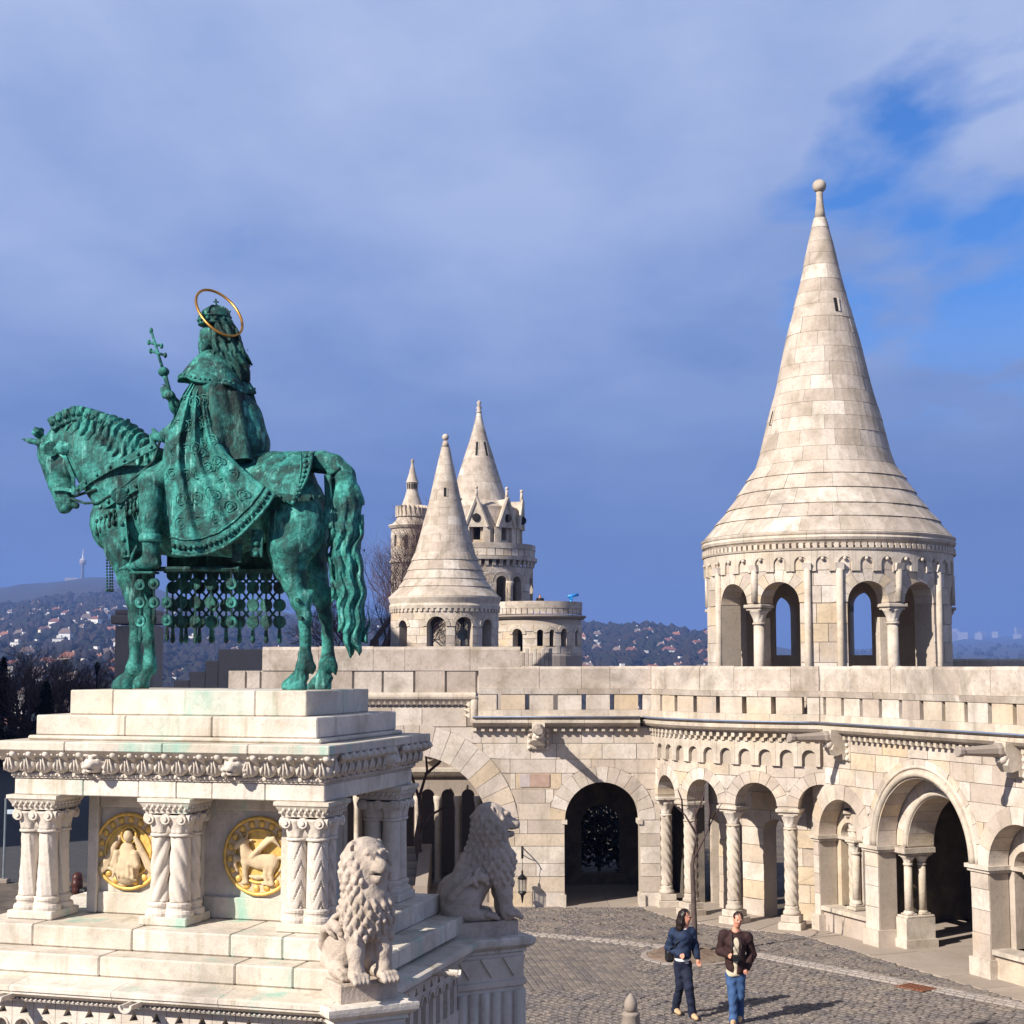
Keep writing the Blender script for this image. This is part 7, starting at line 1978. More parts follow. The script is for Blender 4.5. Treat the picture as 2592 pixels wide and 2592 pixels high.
# shrubs beyond the dark passage
def shrub(name, loc, r, h, seed, mat, label, n=420, group=None):
    rg = random.Random(seed); t = empty(name, loc, 0, label=label, cat="shrub", group=group); m = MB(); s = MB()
    for i in range(7):
        a = rg.uniform(0, 6.3); s.tube([(0, 0, 0), (0.3 * r * cos(a), 0.3 * r * sin(a), h * 0.5), (0.6 * r * cos(a), 0.6 * r * sin(a), h * 0.85)], [0.03, 0.02, 0.008], 5)
    for i in range(n):
        a = rg.uniform(0, 2 * pi); q = rg.random() ** 0.5 * r; z = rg.uniform(0.1, 1) * h * (1 - 0.35 * (q / r) ** 2); c = Vector((q * cos(a), q * sin(a), z))
        d = Vector((rg.uniform(-1, 1), rg.uniform(-1, 1), rg.uniform(-0.4, 1))).normalized(); e = d.orthogonal().normalized() * rg.uniform(0.03, 0.07); L = rg.uniform(0.12, 0.26)
        m.add([c, c + d * L * 0.5 + e, c + d * L, c + d * L * 0.5 - e], [(0, 1, 2, 3)])
    s.build("stem", M_BARK, t); m.build("foliage", mat, t); return t
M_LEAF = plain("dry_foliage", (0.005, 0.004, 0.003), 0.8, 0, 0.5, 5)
M_EVER = plain("evergreen", (0.004, 0.006, 0.004), 1.0, 0, 0.4, 4, 0.0)  # both leaf colours blackened so the narrow arch stays dark
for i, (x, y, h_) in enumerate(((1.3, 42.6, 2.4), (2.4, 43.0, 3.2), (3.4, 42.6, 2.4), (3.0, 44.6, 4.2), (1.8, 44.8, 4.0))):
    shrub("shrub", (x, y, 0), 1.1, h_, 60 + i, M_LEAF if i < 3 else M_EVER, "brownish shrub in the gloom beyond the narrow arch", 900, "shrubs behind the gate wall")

# ------------------------------------------------------------------ distant towers of the same bastion
def zz(y, Y): return float(atY(1296, 960 + y * 0.3831, Y)[2])
def rr(w, Y): return w * 0.3831 * Y / F * 1.0
def cX(x, Y): p = atY(900 + x * 0.3831, 1685, Y); return (float(p[0]), float(Y))
def drum(c, R, z0, z1, ops, parent, rows, seed, mat=M_WALL, w=(0.7, 1.2), T=0.5):
    P = Ring(c, R)
    wall_core("drum_core", P, dg(R, 90), dg(R, 450), z0, z1, ops, T, M_MORTAR, parent)
    if rows: ashlar(P, dg(R, 180), dg(R, 360), rows, ops, mat, parent, w, (0.012, 0.035), 0.008, rest=P.facing, seed=seed)
    return P
def ang_of(c, x, R, Y):
    """angle on a drum whose surface shows at that column of pixels"""
    px = cX(x, Y)[0]; return 270 + degrees(math.asin(max(-0.98, min(0.98, (px - c[0]) / R))))
# the cone behind the parapet
Y2 = 85.0; c2 = cX(588, Y2); t2 = empty("cone_tower", (0, 0, 0), label="mid-distance round tower with a checkered conical roof and a row of arched openings", cat="tower")
R2 = rr(352, Y2)
ops2 = [Op(dg(R2, ang_of(c2, x, R2, Y2)), rr(w_, Y2), zz(1640, Y2), zz(1800, Y2), 0.2) for x, w_ in ((330, 40), (550, 62), (725, 60), (872, 48))]
back2 = [Op(dg(R2, 95 + q + 0), 0.6, zz(1640, Y2), zz(1800, Y2)) for q in (0, 25, 50, -5 + 60)]
ops2b = ops2 + [Op(dg(R2, a), 0.55, zz(1650, Y2), zz(1800, Y2)) for a in (97, 120, 420, 440)]
drum(c2, R2, -3, zz(1470, Y2), ops2b, t2, [(zz(1800, Y2) + q * 0.42, zz(1800, Y2) + q * 0.42 + 0.42) for q in range(6)], 71)
P2 = Ring(c2, R2)
for o in ops2:
    voussoirs(P2, o, 0.5, M_TRIM, t2, 0.06, 9, d0=-0.4)
sweep(P2, dg(R2, 90), dg(R2, 450), [(0, zz(1525, Y2)), (0.1, zz(1525, Y2)), (0.12, zz(1505, Y2)), (0.06, zz(1490, Y2)), (0.16, zz(1455, Y2)), (0.16, zz(1442, Y2)), (0, zz(1440, Y2))], M_TRIM, t2, "cornice", 2.0)
for k in range(30):
    a = 180 + 6 * k; blockd(P2, dg(R2, a), dg(R2, a + 3), zz(1545, Y2), zz(1522, Y2), 0, 0.1, M_TRIM, t2, "corbel")
p2 = [(rr(w_, Y2), zz(y, Y2)) for y, w_ in ((1446, 364), (1400, 315), (1320, 265), (1180, 208), (1000, 157), (800, 105), (600, 62), (450, 28))]
R2f = cone_roof(c2, p2, M_ROOF, t2, 0.85, p2[3][1], 0.06, 0.5, 23, maxpieces=200)
MB().lathe([(rr(28, Y2), p2[-1][1]), (rr(15, Y2), zz(408, Y2))], 14, c2).build("finial_neck", M_ROOF, t2, True); MB().ball((c2[0], c2[1], zz(383, Y2)), rr(23, Y2), 14, 10).build("finial_ball", M_ROOF, t2, True)
slit(c2, 272, zz(757, Y2), R2f, 0.16, 0.5, t2, 1)
MB().lathe([(R2 - 0.5, zz(1440, Y2)), (0.01, zz(1440, Y2))], 20, c2).build("ceiling", M_DARKST, t2)
# big gabled tower
Y3 = 112.0; c3 = cX(812, Y3); t3 = empty("gabled_tower", (0, 0, 0), label="tallest far tower with steep gabled dormers under its stone spire and a corbelled gallery", cat="tower")
Rb = rr(358, Y3); Ru = rr(262, Y3); Rg = rr(373, Y3)
ob = [Op(dg(Rb, ang_of(c3, x, Rb, Y3)), rr(38, Y3), zz(1355, Y3), zz(1560, Y3), 0.25) for x in (968, 1067, 1160)]
drum(c3, Rb, -3, zz(1250, Y3), ob, t3, [(zz(1560, Y3) + q * 0.55, zz(1560, Y3) + q * 0.55 + 0.55) for q in range(6)], 81)
P3 = Ring(c3, Rb)
x, y, _ = P3(dg(Rb, ang_of(c3, 1018, Rb, Y3)), 0, 0.02); MB().lathe([(0.2, zz(1560, Y3)), (0.17, zz(1540, Y3)), (0.16, zz(1400, Y3)), (0.28, zz(1365, Y3)), (0.28, zz(1350, Y3))], 12, (x, y)).build("colonnette", M_TRIM, t3, True)
for k in range(24):
    a = 180 + 7.5 * k; blockd(P3, dg(Rb, a), dg(Rb, a + 3.6), zz(1252, Y3), zz(1212, Y3), 0, 0.22, M_TRIM, t3, "corbel", 0.12)
sweep(P3, dg(Rb, 90), dg(Rb, 450), [(-0.4, zz(1212, Y3)), (0.3, zz(1212, Y3)), (0.34, zz(1190, Y3)), (-0.4, zz(1188, Y3))], M_TRIM, t3, "gallery_floor", 3)
P3g = Ring(c3, Rg)
for k in range(20):
    a = 180 + 9 * k; blockd(P3g, dg(Rg, a + 0.6), dg(Rg, a + 8.4), zz(1186, Y3), zz(1142, Y3), -0.2, 0.0, M_WALL, t3, "parapet_block")
sweep(P3g, dg(Rg, 90), dg(Rg, 450), [(-0.22, zz(1141, Y3)), (0.03, zz(1141, Y3)), (0.03, zz(1105, Y3)), (-0.22, zz(1105, Y3))], M_CAP, t3, "coping_stone", 2)
ou = [Op(dg(Ru, ang_of(c3, x, Ru, Y3)), rr(w_, Y3), zz(1010, Y3), zz(1095, Y3)) for x, w_ in ((803, 26), (982, 20))]
drum(c3, Ru, zz(1200, Y3), zz(860, Y3), ou, t3, [(zz(1180, Y3) + q * 0.55, zz(1180, Y3) + q * 0.55 + 0.55) for q in range(6)], 83)
p3 = [(rr(w_, Y3), zz(y, Y3)) for y, w_ in ((870, 262), (850, 212), (800, 190), (650, 140), (500, 94), (400, 60), (300, 33), (225, 16))]
R3f = cone_roof(c3, p3, M_ROOF, t3, 1.0, None, 0.04, 0.62, 29, maxpieces=200)
for an in (277, 268): pass
slit(c3, 262, zz(470, Y3), R3f, 0.18, 1.1, t3, 1); slit(c3, 305, zz(470, Y3), R3f, 0.18, 1.1, t3, 1)
MB().lathe([(rr(16, Y3), zz(225, Y3)), (rr(20, Y3), zz(212, Y3)), (rr(10, Y3), zz(205, Y3)), (rr(20, Y3), zz(190, Y3)), (rr(8, Y3), zz(172, Y3)), (rr(17, Y3), zz(155, Y3)), (0.01, zz(138, Y3))], 12, c3).build("finial", M_ROOF, t3, True)
P3u = Ring(c3, Ru)
for x, w_ in ((803, 62), (982, 55), (1072, 20), (640, 60)):
    a = dg(Ru, ang_of(c3, x, Ru, Y3)); hw_ = rr(62, Y3); zt_, zb_ = zz(815, Y3), zz(1000, Y3)
    m = MB(); fr = [(a - hw_, zb_), (a, zt_), (a + hw_, zb_)]
    vs = [P3u(s_, z_, 0.02) for s_, z_ in fr] + [P3u(s_, z_, 0.35) for s_, z_ in fr] + [P3u(s_, z_, -1.2) for s_, z_ in fr]
    m.add(vs, [(3, 4, 5), (3, 0, 1, 4), (4, 1, 2, 5), (0, 6, 7, 1), (1, 7, 8, 2)]); m.build("gable", M_TRIM, t3)
    for sg in (-1, 1):
        m = MB(); m.tube([P3u(a + sg * hw_ * 1.08, zb_, 0.36), P3u(a, zt_ + 0.1, 0.36)], 0.14, 6); m.build("gable_coping", M_TRIM, t3)
    m = MB(); x_, y_, z_ = P3u(a, zt_, 0.3); m.tube([(x_, y_, z_), (x_, y_, z_ + 0.7)], [0.14, 0.08], 8); m.ball((x_, y_, z_ + 0.75), 0.13, 8, 6); m.build("gable_finial", M_TRIM, t3, True)
    for sg in (-1, 1): blockd(P3u, a + sg * hw_ - 0.22, a + sg * hw_ + 0.22, zz(1100, Y3), zb_, 0.0, 0.3, M_TRIM, t3, "buttress")
    m = MB(); xx = P3u(a, zz(940, Y3), 0.36); m.ball(xx, 0.3, 12, 8, (1, 0.15, 1)); m.build("oculus", M_DARK, t3, True)
# slender turret
Y1 = 118.0; c1 = cX(367, Y1); t1 = empty("slender_turret", (0, 0, 0), label="slender far turret with a ring of little gables and a tiny lantern spire", cat="tower")
Rt = rr(136, Y1)
o1 = [Op(dg(Rt, ang_of(c1, x, Rt, Y1)), rr(13, Y1), zz(1048, Y1), zz(1112, Y1), 0.14) for x in (264, 337, 416)]
drum(c1, Rt, -3, zz(985, Y1), o1, t1, [(zz(1220, Y1) + q * 0.6, zz(1220, Y1) + q * 0.6 + 0.6) for q in range(4)], 91)
P1 = Ring(c1, Rt)
sweep(P1, dg(Rt, 90), dg(Rt, 450), [(0, zz(1215, Y1)), (0.15, zz(1215, Y1)), (0.15, zz(1203, Y1)), (0, zz(1200, Y1))], M_TRIM, t1, "string_course", 4)
sweep(P1, dg(Rt, 90), dg(Rt, 450), [(-0.3, zz(990, Y1)), (0.1, zz(990, Y1)), (0.25, zz(972, Y1)), (0.2, zz(965, Y1)), (-0.3, zz(965, Y1))], M_TRIM, t1, "cornice", 4)
MB().lathe([(rr(140, Y1), zz(968, Y1)), (rr(105, Y1), zz(930, Y1)), (rr(98, Y1), zz(905, Y1)), (rr(98, Y1), zz(860, Y1)), (rr(68, Y1), zz(832, Y1)), (rr(50, Y1), zz(780, Y1)), (rr(38, Y1), zz(738, Y1)), (rr(38, Y1), zz(690, Y1)), (rr(44, Y1), zz(684, Y1)), (rr(40, Y1), zz(678, Y1)), (rr(22, Y1), zz(620, Y1)), (rr(8, Y1), zz(555, Y1)), (rr(10, Y1), zz(545, Y1)), (rr(12, Y1), zz(535, Y1)), (0.01, zz(526, Y1))], 28, c1).build("stone_cap", M_ROOF, t1)
for k in range(12):
    a = radians(180 + 16.4 * k); r_ = rr(100, Y1); w_ = 0.155
    M = Matrix.Translation((c1[0] + r_ * cos(a), c1[1] + r_ * sin(a), zz(912, Y1))) @ Matrix.Rotation(a, 4, 'Z')
    hh_ = zz(838, Y1) - zz(912, Y1)
    MB().add([(0.12, -w_, 0), (0.12, w_, 0), (0.12, 0, hh_), (-0.3, -w_, 0), (-0.3, w_, 0), (-0.3, 0, hh_)], [(0, 1, 2), (0, 2, 5, 3), (1, 4, 5, 2)]).xf(M).build("gablet", M_TRIM, t1)
for k in range(5):
    a = radians(225 + 22 * k); r_ = rr(39, Y1); M = Matrix.Translation((c1[0] + r_ * cos(a), c1[1] + r_ * sin(a), zz(735, Y1))) @ Matrix.Rotation(a, 4, 'Z')
    MB().box(-0.05, 0.03, -0.045, 0.045, 0.1, zz(692, Y1) - zz(735, Y1)).xf(M).build("lantern_window", M_DARK, t1)
# round terrace bastion
Y4 = 98.0; c4 = cX(1212, Y4); t4 = empty("terrace_bastion", (0, 0, 0), label="low round bastion with a parapet terrace, small doorway and arched windows", cat="bastion")
R4 = rr(280, Y4)
o4 = [Op(dg(R4, ang_of(c4, x, R4, Y4)), rr(w_, Y4), zz(zs_, Y4), zz(zb_, Y4), 0.22) for x, w_, zs_, zb_ in ((1070, 36, 1690, 1800), (1215, 20, 1680, 1785), (1290, 15, 1675, 1780), (1368, 22, 1675, 1780), (1452, 15, 1675, 1775))]
drum(c4, R4, -3, zz(1585, Y4), o4, t4, [(zz(1860, Y4) + q * 0.45, zz(1860, Y4) + q * 0.45 + 0.45) for q in range(5)], 95)
P4 = Ring(c4, R4)
for o in o4: voussoirs(P4, o, 0.5, M_TRIM, t4, 0.08, 9, d0=-0.4)
sweep(P4, dg(R4, 90), dg(R4, 450), [(-0.3, zz(1590, Y4)), (0.12, zz(1590, Y4)), (0.3, zz(1575, Y4)), (0.3, zz(1565, Y4)), (-0.3, zz(1560, Y4))], M_DARKST, t4, "cornice", 3)
for k in range(22):
    a = 180 + 8.2 * k; blockd(P4, dg(R4, a + 0.6), dg(R4, a + 7.6), zz(1558, Y4), zz(1522, Y4), -0.2, 0.04, M_CAP, t4, "parapet_block")
sweep(P4, dg(R4, 90), dg(R4, 450), [(-0.22, zz(1521, Y4)), (0.06, zz(1521, Y4)), (0.06, zz(1476, Y4)), (-0.22, zz(1476, Y4))], M_CAP, t4, "coping_stone", 1.6)
MB().lathe([(R4 - 0.2, zz(1562, Y4) - 0.1), (R4 - 0.2, zz(1562, Y4)), (0.01, zz(1562, Y4))], 26, c4).build("terrace_floor", M_PAVE, t4)
MB().lathe([(R4 + 0.05, -3), (R4 + 0.05, zz(1830, Y4)), (R4, zz(1815, Y4))], 40, c4).build("base_ring", M_DARKST, t4)
for k in range(8):
    p = atY(900 + (1105 + 26 * k) * 0.3831, 960 + 1805 * 0.3831, 92.0); MB().box(p[0] - 0.112, p[0] + 0.112, 91.8, 92.3, 0, p[2] + (0.25 if k % 2 else 0), 0.03).build("crenel_stone", M_CAP, t4)
fl4 = zz(1562, Y4)
px_ = cX(1219, Y4 - 1.2)
pe = person((px_[0], px_[1], fl4), radians(20), "person in dark clothes standing on the far round terrace", dict(base, hair=M_HAIRB, h=0.03)); pe.scale = (1.0, 1.0, (zz(1428, Y4) - fl4) / 1.72)
px_ = cX(1425, Y4 - 1.0); tsc = empty("coin_telescope", (px_[0], px_[1], fl4), label="bright blue coin telescope on the far round terrace", cat="telescope")
M_BLUE = plain("blue_paint", (0.02, 0.22, 0.6), 0.4)
hT = zz(1425, Y4) - fl4
MB().lathe([(0.18, 0), (0.09, 0.08), (0.07, hT - 0.5), (0.1, hT - 0.35)], 12).build("post", M_BLUE, tsc, True); MB().box(-0.12, 0.12, -0.12, 0.12, hT - 0.36, hT - 0.05, 0.04).build("head", M_BLUE, tsc); MB().tube([(-0.2, -0.1, hT - 0.16), (0.45, 0.1, hT - 0.02)], 0.1, 10).build("tube", M_BLUE, tsc, True)
px_ = cX(730, Y2 - R2 - 0.3)
hn = empty("horn_loudspeaker", (c2[0] + 1.05, c2[1] - 0.6, zz(1690, Y2)), label="grey horn loudspeaker hanging inside the checkered-roof tower's opening", cat="loudspeaker")
MB().lathe([(0.06, 0), (0.1, 0.25), (0.32, 0.5), (0.3, 0.48), (0.08, 0.24)], 16).xf(Matrix.Rotation(pi / 2, 4, 'X')).build("horn", plain("grey_horn", (0.4, 0.42, 0.38), 0.5), hn, True)
MB().tube([(0, 0, 0), (0, 0, 3.2)], 0.03, 6).build("hanger", M_IRON, hn)
# ------------------------------------------------------------------ shaded things behind and left of the monument
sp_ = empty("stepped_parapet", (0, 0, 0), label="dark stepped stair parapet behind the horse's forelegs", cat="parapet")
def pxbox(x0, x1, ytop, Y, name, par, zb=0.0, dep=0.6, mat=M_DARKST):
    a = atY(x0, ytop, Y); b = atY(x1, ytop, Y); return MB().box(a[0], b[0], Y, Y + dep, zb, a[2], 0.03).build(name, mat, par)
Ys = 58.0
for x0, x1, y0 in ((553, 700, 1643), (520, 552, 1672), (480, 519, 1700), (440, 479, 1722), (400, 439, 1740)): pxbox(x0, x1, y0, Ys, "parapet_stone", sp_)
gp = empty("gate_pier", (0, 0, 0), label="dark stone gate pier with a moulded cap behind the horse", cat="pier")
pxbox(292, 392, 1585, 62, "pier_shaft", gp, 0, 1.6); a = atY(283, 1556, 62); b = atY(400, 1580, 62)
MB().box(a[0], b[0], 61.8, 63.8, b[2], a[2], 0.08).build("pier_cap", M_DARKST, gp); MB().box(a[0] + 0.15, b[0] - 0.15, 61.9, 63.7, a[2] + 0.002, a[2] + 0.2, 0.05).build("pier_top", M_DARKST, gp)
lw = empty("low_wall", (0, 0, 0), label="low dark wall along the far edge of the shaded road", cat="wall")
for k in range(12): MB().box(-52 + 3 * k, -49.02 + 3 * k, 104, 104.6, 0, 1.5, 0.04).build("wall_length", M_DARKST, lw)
bt_ = bare_tree("bare_tree", (float(atY(925, 1600, 100)[0]), 100, 0), float(atY(945, 1235, 100)[2]), 0.85, 5, 0.3, "big bare winter tree rising behind the horse's tail", levels=6, nb=(4, 5), trunk_frac=0.3)
rgt = random.Random(19)
for i in range(20):
    x = -40 + 330 * i / 19; Y = rgt.uniform(84, 100); h_ = float(atY(x, rgt.uniform(1650, 1700), Y)[2])
    bare_tree("bare_tree", (float(atY(x, 1700, Y)[0]), Y, 0), h_ + 1.0, 1.0, 100 + i, 0.14, "brown leafless tree in the shaded grove beyond the monument", levels=5, nb=(3, 4), trunk_frac=0.26, group="leafless trees of the shaded grove")
def conifer(loc, H, seed):
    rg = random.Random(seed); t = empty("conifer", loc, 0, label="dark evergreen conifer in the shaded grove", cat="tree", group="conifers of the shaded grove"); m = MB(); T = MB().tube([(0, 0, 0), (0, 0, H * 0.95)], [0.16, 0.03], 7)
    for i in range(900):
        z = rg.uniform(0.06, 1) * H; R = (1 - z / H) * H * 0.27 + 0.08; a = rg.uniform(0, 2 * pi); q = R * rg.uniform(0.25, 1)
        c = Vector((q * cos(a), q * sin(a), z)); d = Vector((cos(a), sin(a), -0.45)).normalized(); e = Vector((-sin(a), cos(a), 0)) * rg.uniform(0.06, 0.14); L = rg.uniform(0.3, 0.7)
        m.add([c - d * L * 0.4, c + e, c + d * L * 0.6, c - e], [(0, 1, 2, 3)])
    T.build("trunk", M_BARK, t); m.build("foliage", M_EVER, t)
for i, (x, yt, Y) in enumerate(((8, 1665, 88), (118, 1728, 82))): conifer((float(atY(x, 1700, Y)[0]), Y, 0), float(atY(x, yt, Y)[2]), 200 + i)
sl = empty("street_lamp", (float(atY(246, 1700, 80)[0]), 80, 0), label="small black street lamp in front of the shaded grove", cat="street lamp"); hs = float(atY(246, 1675, 80)[2])
MB().lathe([(0.14, 0), (0.1, 0.5), (0.05, 0.7), (0.045, hs - 0.7)], 8).build("post", M_IRON, sl); MB().lathe([(0.05, hs - 0.7), (0.16, hs - 0.25), (0.2, hs - 0.22), (0.05, hs)], 8).build("lamp_head", M_IRON, sl)
pol = empty("sign_pole", (float(atZ(8, 2236, 0)[0]), float(atZ(8, 2236, 0)[1]), 0), label="thin grey pole with a small pale blue plate at the road edge", cat="sign pole")
hp_ = float(atY(6, 2020, pol.location.y)[2]); MB().tube([(0, 0, 0), (0, 0, hp_)], 0.03, 8).build("pole", plain("galvanised", (0.3, 0.34, 0.36), 0.4, 0.6), pol); MB().box(0.05, 0.25, -0.02, 0.02, hp_ - 0.42, hp_ - 0.3, 0.01).build("plate", plain("pale_plate", (0.5, 0.58, 0.65), 0.5), pol); MB().box(-0.15, 0.15, -0.15, 0.15, 0, 0.12, 0.02).build("foot", M_DARKST, pol)
# the great church on the left, out of the picture: its shade lies on the road
ch_ = empty("church", (0, 0, 0), label="tall pale stone church with buttresses and a steep roof beside the square", cat="church")
MB().box(-70, -34, 34, 82, 0, 31).build("nave_wall", M_WALL, ch_)
MB().add([(-71, 33, 31.01), (-33, 33, 31.01), (-33, 83, 31.01), (-71, 83, 31.01), (-52, 33, 46), (-52, 83, 46)], [(0, 1, 4), (2, 3, 5), (1, 2, 5, 4), (3, 0, 4, 5), (0, 3, 2, 1)]).build("roof", plain("tiles", (0.2, 0.09, 0.05), 0.7), ch_)
for k in range(7):
    y = 36 + 7.2 * k
    MB().box(-34, -32.2, y - 0.7, y + 0.7, 0, 19, 0.05).build("buttress", M_TRIM, ch_)
    if k < 6: MB().box(-34.05, -33.93, y + 2.2, y + 5.0, 6, 18, 0.02).build("window", M_DARK, ch_)

# ------------------------------------------------------------------ hills, woods and the town far below
SX = [-6000, -1500, 0, 150, 240, 320, 450, 700, 1000, 1300, 1480, 1650, 1800, 2050, 2250, 2400, 2592, 4000, 7000]
SY = [1565, 1510, 1490, 1468, 1460, 1468, 1510, 1548, 1566, 1580, 1588, 1598, 1610, 1650, 1640, 1618, 1612, 1630, 1650]
SR = [3900, 3900, 4000, 4000, 4000, 3900, 3700, 3400, 3000, 2600, 2300, 2200, 2300, 4500, 9000, 11500, 12000, 12000, 12000]
def terr(t, r):
    x = 1296 + t * F; ys = np.interp(x, SX, SY); R = np.interp(x, SX, SR)
    top = HC + (1685 - ys) / F * R
    z0 = -48.0
    if r < 430: z = np.interp(r, [130, 200, 430], [-2.0, -14, z0])
    else:
        k = min(1.0, (r - 430) / (R - 430)); z = z0 + (top - z0) * k ** 1.06
        if r > R: z = top - (r - R) * 0.06
    n = 0.5 * sin(t * 61 + r * 0.004) + 0.5 * sin(t * 143 - r * 0.0027 + 1)
    return float(max(-60, z + n * 0.004 * r * (0.6 if r < R * 0.97 else 0.25)))
def tpt(t, r): return (t * r, r, terr(t, r))
m = MB(); ts = np.linspace(-0.85, 0.85, 190); rs_ = np.concatenate([[131, 160, 200, 300, 430], np.geomspace(520, 13500, 62)])
for r_ in rs_:
    for t in ts: m.v.append(tpt(t, r_))
NT = len(ts)
for i in range(len(rs_) - 1):
    for j in range(NT - 1): m.f.append((i * NT + j, i * NT + j + 1, (i + 1) * NT + j + 1, (i + 1) * NT + j))
m_, nt_, b_ = newmat("far_hillside"); g_ = worldpos(nt_); n_ = noise(nt_, g_.outputs["Position"], 0.012, 8, 0.7)
nt_.links.new(ramp(nt_, n_, [(0.35, (0.012, 0.012, 0.011)), (0.5, (0.024, 0.02, 0.017)), (0.68, (0.045, 0.038, 0.03))]), b_.inputs["Base Color"]); b_.inputs["Roughness"].default_value = 1.0
hl = m.build("hills", m_, None, True, kind="structure"); hl["label"] = "wooded hills and town slopes beyond the castle hill"
# woods on the slopes: one mass
rgw = random.Random(31); m = MB()
ico = [(0, 0, 1), (0.9, 0, 0.42), (0.28, 0.85, 0.45), (-0.72, 0.52, 0.42), (-0.72, -0.52, 0.45), (0.28, -0.85, 0.42), (0.75, 0.5, -0.4), (-0.28, 0.85, -0.42), (-0.9, 0, -0.4), (-0.28, -0.85, -0.42), (0.72, -0.52, -0.4)]
icf = [(0, 1, 2), (0, 2, 3), (0, 3, 4), (0, 4, 5), (0, 5, 1), (1, 6, 2), (2, 7, 3), (3, 8, 4), (4, 9, 5), (5, 10, 1), (6, 7, 2), (7, 8, 3), (8, 9, 4), (9, 10, 5), (10, 6, 1)]
for i in range(9000):
    side = rgw.random()
    if side < 0.55: x = rgw.uniform(-150, 1020); r_ = rgw.uniform(450, 2700)
    elif side < 0.95: x = rgw.uniform(1400, 2000); r_ = rgw.uniform(450, 2300)
    else: x = rgw.uniform(2000, 2700); r_ = rgw.uniform(800, 6000)
    t = (x - 1296) / F; c = tpt(t, r_); s_ = rgw.uniform(2.5, 6.5) * (1 + r_ / 6000)
    m.add([(c[0] + a * s_ * rgw.uniform(.7, 1.3), c[1] + b * s_ * rgw.uniform(.7, 1.3), c[2] + s_ * 0.5 + d * s_ * rgw.uniform(.6, 1.2)) for a, b, d in ico], icf)
M_WOOD = stone_mat("winter_wood", [(0.014, 0.013, 0.012), (0.03, 0.021, 0.018), (0.012, 0.016, 0.011), (0.022, 0.018, 0.016)], 0.0, spot=0.0)
tag(m.build("woods", M_WOOD, None), "winter woods covering the far slopes", "woods", kind="stuff")
# houses
WALLS = [(0.8, 0.77, 0.7), (0.78, 0.68, 0.48), (0.8, 0.78, 0.75), (0.62, 0.5, 0.36), (0.7, 0.66, 0.6)]
ROOFS = [(0.2, 0.085, 0.06), (0.15, 0.075, 0.06), (0.18, 0.13, 0.11), (0.26, 0.11, 0.07), (0.15, 0.15, 0.16)]
NAMES = [("white", "red tiled"), ("yellow", "dark red tiled"), ("bright white", "brown"), ("tan", "rust tiled"), ("cream", "grey")]
M_WIN = plain("far_window", (0.04, 0.045, 0.06), 0.2)
HV = []
rgh = random.Random(44)
for v in range(5):
    w, d, h_, rf = rgh.uniform(9, 15), rgh.uniform(8, 11), rgh.uniform(5, 9), rgh.uniform(3, 5); flat = v == 4
    vs = []; fs = []; mi = []
    def q(vv, ff, k):
        b0 = len(vs); vs.extend(vv); fs.extend([tuple(i + b0 for i in f) for f in ff]); mi.extend([k] * len(ff))
    B = MB().box(-w / 2, w / 2, -d / 2, d / 2, -4, h_); q(B.v, B.f, 0)
    if flat: B = MB().box(-w / 2 - .3, w / 2 + .3, -d / 2 - .3, d / 2 + .3, h_ + 0.01, h_ + .5); q(B.v, B.f, 1); B = MB().box(-2, 2, -2, 2, h_ + 0.5, h_ + 3); q(B.v, B.f, 0)
    else:
        e = 0.6; q([(-w / 2 - e, -d / 2 - e, h_), (w / 2 + e, -d / 2 - e, h_), (w / 2 + e, d / 2 + e, h_), (-w / 2 - e, d / 2 + e, h_), (-w / 2 + w * 0.18, 0, h_ + rf), (w / 2 - w * 0.18, 0, h_ + rf)], [(0, 1, 5, 4), (1, 2, 5), (2, 3, 4, 5), (3, 0, 4), (3, 2, 1, 0)], 1)
        B = MB().box(w * 0.2, w * 0.2 + 0.9, -0.4, 0.5, h_ + rf * 0.5, h_ + rf + 0.9); q(B.v, B.f, 0)
    for fl_ in range(max(1, int(h_ / 3))):
        for k in range(int(w / 3)):
            x0 = -w / 2 + 1 + k * 3; B = MB().box(x0, x0 + 1.2, -d / 2 - 0.06, -d / 2 + 0.02, 0.9 + fl_ * 3, 2.4 + fl_ * 3); q(B.v, B.f, 2)
    me = mesh("house", vs, fs, plain("house_wall_%d" % v, WALLS[v], 0.9, 0, 0.08, 0.3)); me.materials.append(plain("house_roof_%d" % v, ROOFS[v], 0.9, 0, 0.2, 0.6)); me.materials.append(M_WIN)
    me.polygons.foreach_set("material_index", mi); HV.append(me)
cnt = 0
for i in range(290):
    if i < 165: x = rgh.uniform(-60, 330) if i < 120 else rgh.uniform(390, 1010); r_ = 620 * (2500 / 620) ** (rgh.random() ** 0.8)
    else: x = rgh.uniform(1440, 1850); r_ = 560 * (2150 / 560) ** rgh.random()
    t = (x - 1296) / F; c = tpt(t, r_); v = rgh.choice([0, 1, 2, 2, 2, 4, 4, 4, 3])
    o = link("house", HV[v], None, (c[0], c[1], c[2] - 0.5), (0, 0, rgh.uniform(-0.6, 0.6))); k = rgh.uniform(0.6, 1.1); o.scale = (k, k, k)
    tag(o, "small %s house with a %s roof on the far slopes" % NAMES[v], "house", "houses scattered over the far slopes")
blk = MB().box(-20, 20, -7, 7, -10, 30); 
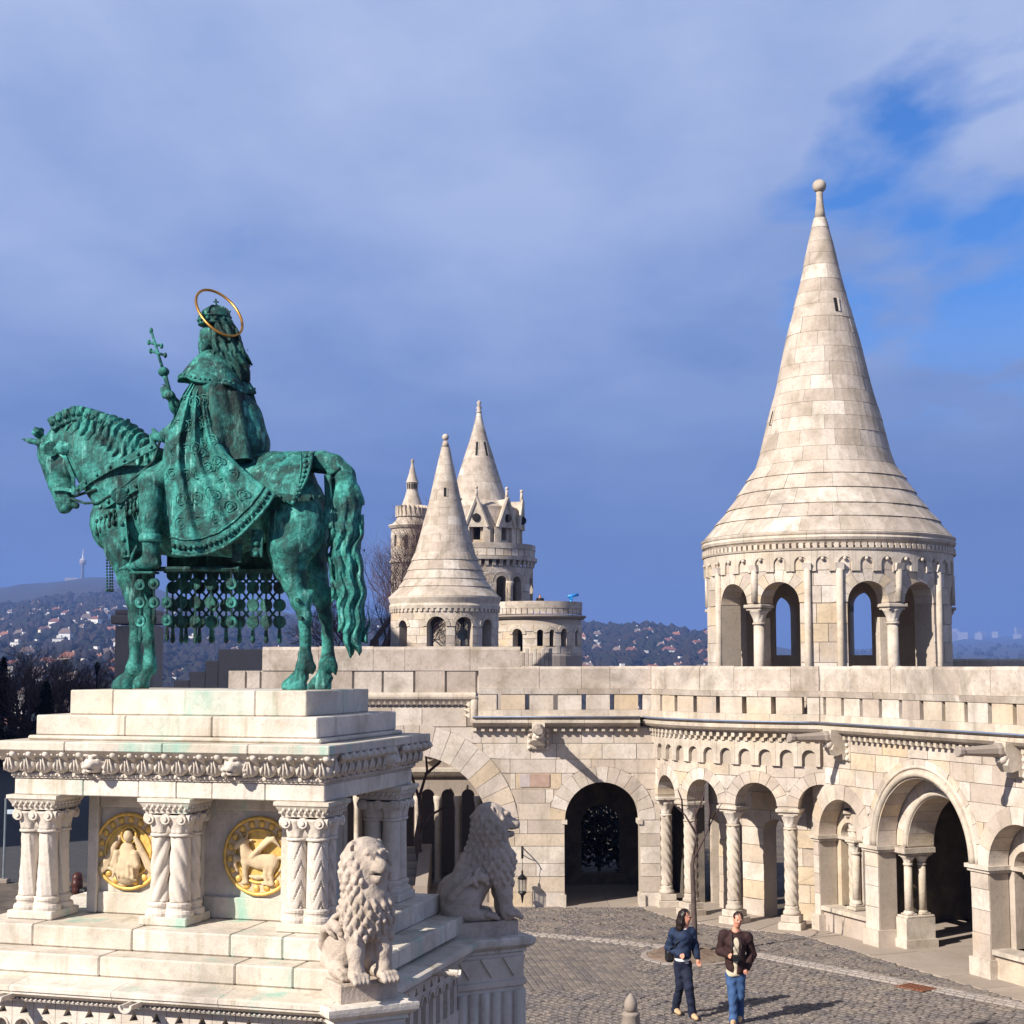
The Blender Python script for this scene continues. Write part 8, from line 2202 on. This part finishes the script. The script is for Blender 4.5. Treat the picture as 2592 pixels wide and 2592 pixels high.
for fl_ in range(9): blk.box(-19, 19, -7.3, -7.0, 1.5 + 3 * fl_, 2.9 + 3 * fl_)
BLK = blk.me("apartment_block", plain("far_block", (0.5, 0.47, 0.45), 0.9))
for i in range(26):
    x = rgh.uniform(2380, 2640) if i < 20 else rgh.uniform(2160, 2240); r_ = rgh.uniform(8500, 11000); t = (x - 1296) / F
    o = link("apartment_block", BLK, None, tpt(t, r_), (0, 0, rgh.uniform(-0.8, 0.8))); k = rgh.uniform(0.8, 1.6); o.scale = (k, k, k * rgh.uniform(0.7, 1.5))
    tag(o, "hazy apartment block on the plain beyond the round tower", "building", "hazy apartment blocks on the plain")
tv = empty("television_tower", tpt((208 - 1296) / F, 3970), label="tall slim television tower on top of the blue hill", cat="tower")
hb = tv.location.z; ht = float(atY(208, 1398, 3970)[2]) - hb
MB().lathe([(5, -15), (3.5, ht * 0.5), (8, ht * 0.52), (8, ht * 0.72), (3, ht * 0.76), (1.4, ht * 0.98), (0.4, ht * 1.15)], 14).build("mast", plain("mast_concrete", (0.55, 0.52, 0.5), 0.8), tv, True)
MB().lathe([(8.4, ht * 0.54), (8.8, ht * 0.58), (8.4, ht * 0.7)], 14).build("gallery", M_DARKST, tv, True)
mb = tpt((180 - 1296) / F, 3960)
vb = link("hilltop_building", BLK, None, (mb[0], mb[1], mb[2] - 2), (0, 0, 0.2)); vb.scale = (0.8, 0.6, 0.25); tag(vb, "long pale building on the hilltop beside the television tower", "building")
# ------------------------------------------------------------------ the air
hm = bpy.data.materials.new("haze_air"); hm.use_nodes = True; hn_ = hm.node_tree; hn_.nodes.clear()
ho = hn_.nodes.new("ShaderNodeOutputMaterial"); hv = hn_.nodes.new("ShaderNodeVolumePrincipled")
hv.inputs["Color"].default_value = (0.25, 0.42, 0.95, 1); hv.inputs["Density"].default_value = 0.0002; hv.inputs["Anisotropy"].default_value = 0.1
hn_.links.new(hv.outputs[0], ho.inputs["Volume"])
tag(MB().box(-12500, 12500, -300, 13900, -140, 345).build("haze", hm), "blue haze in the air over the town", "haze", kind="stuff")
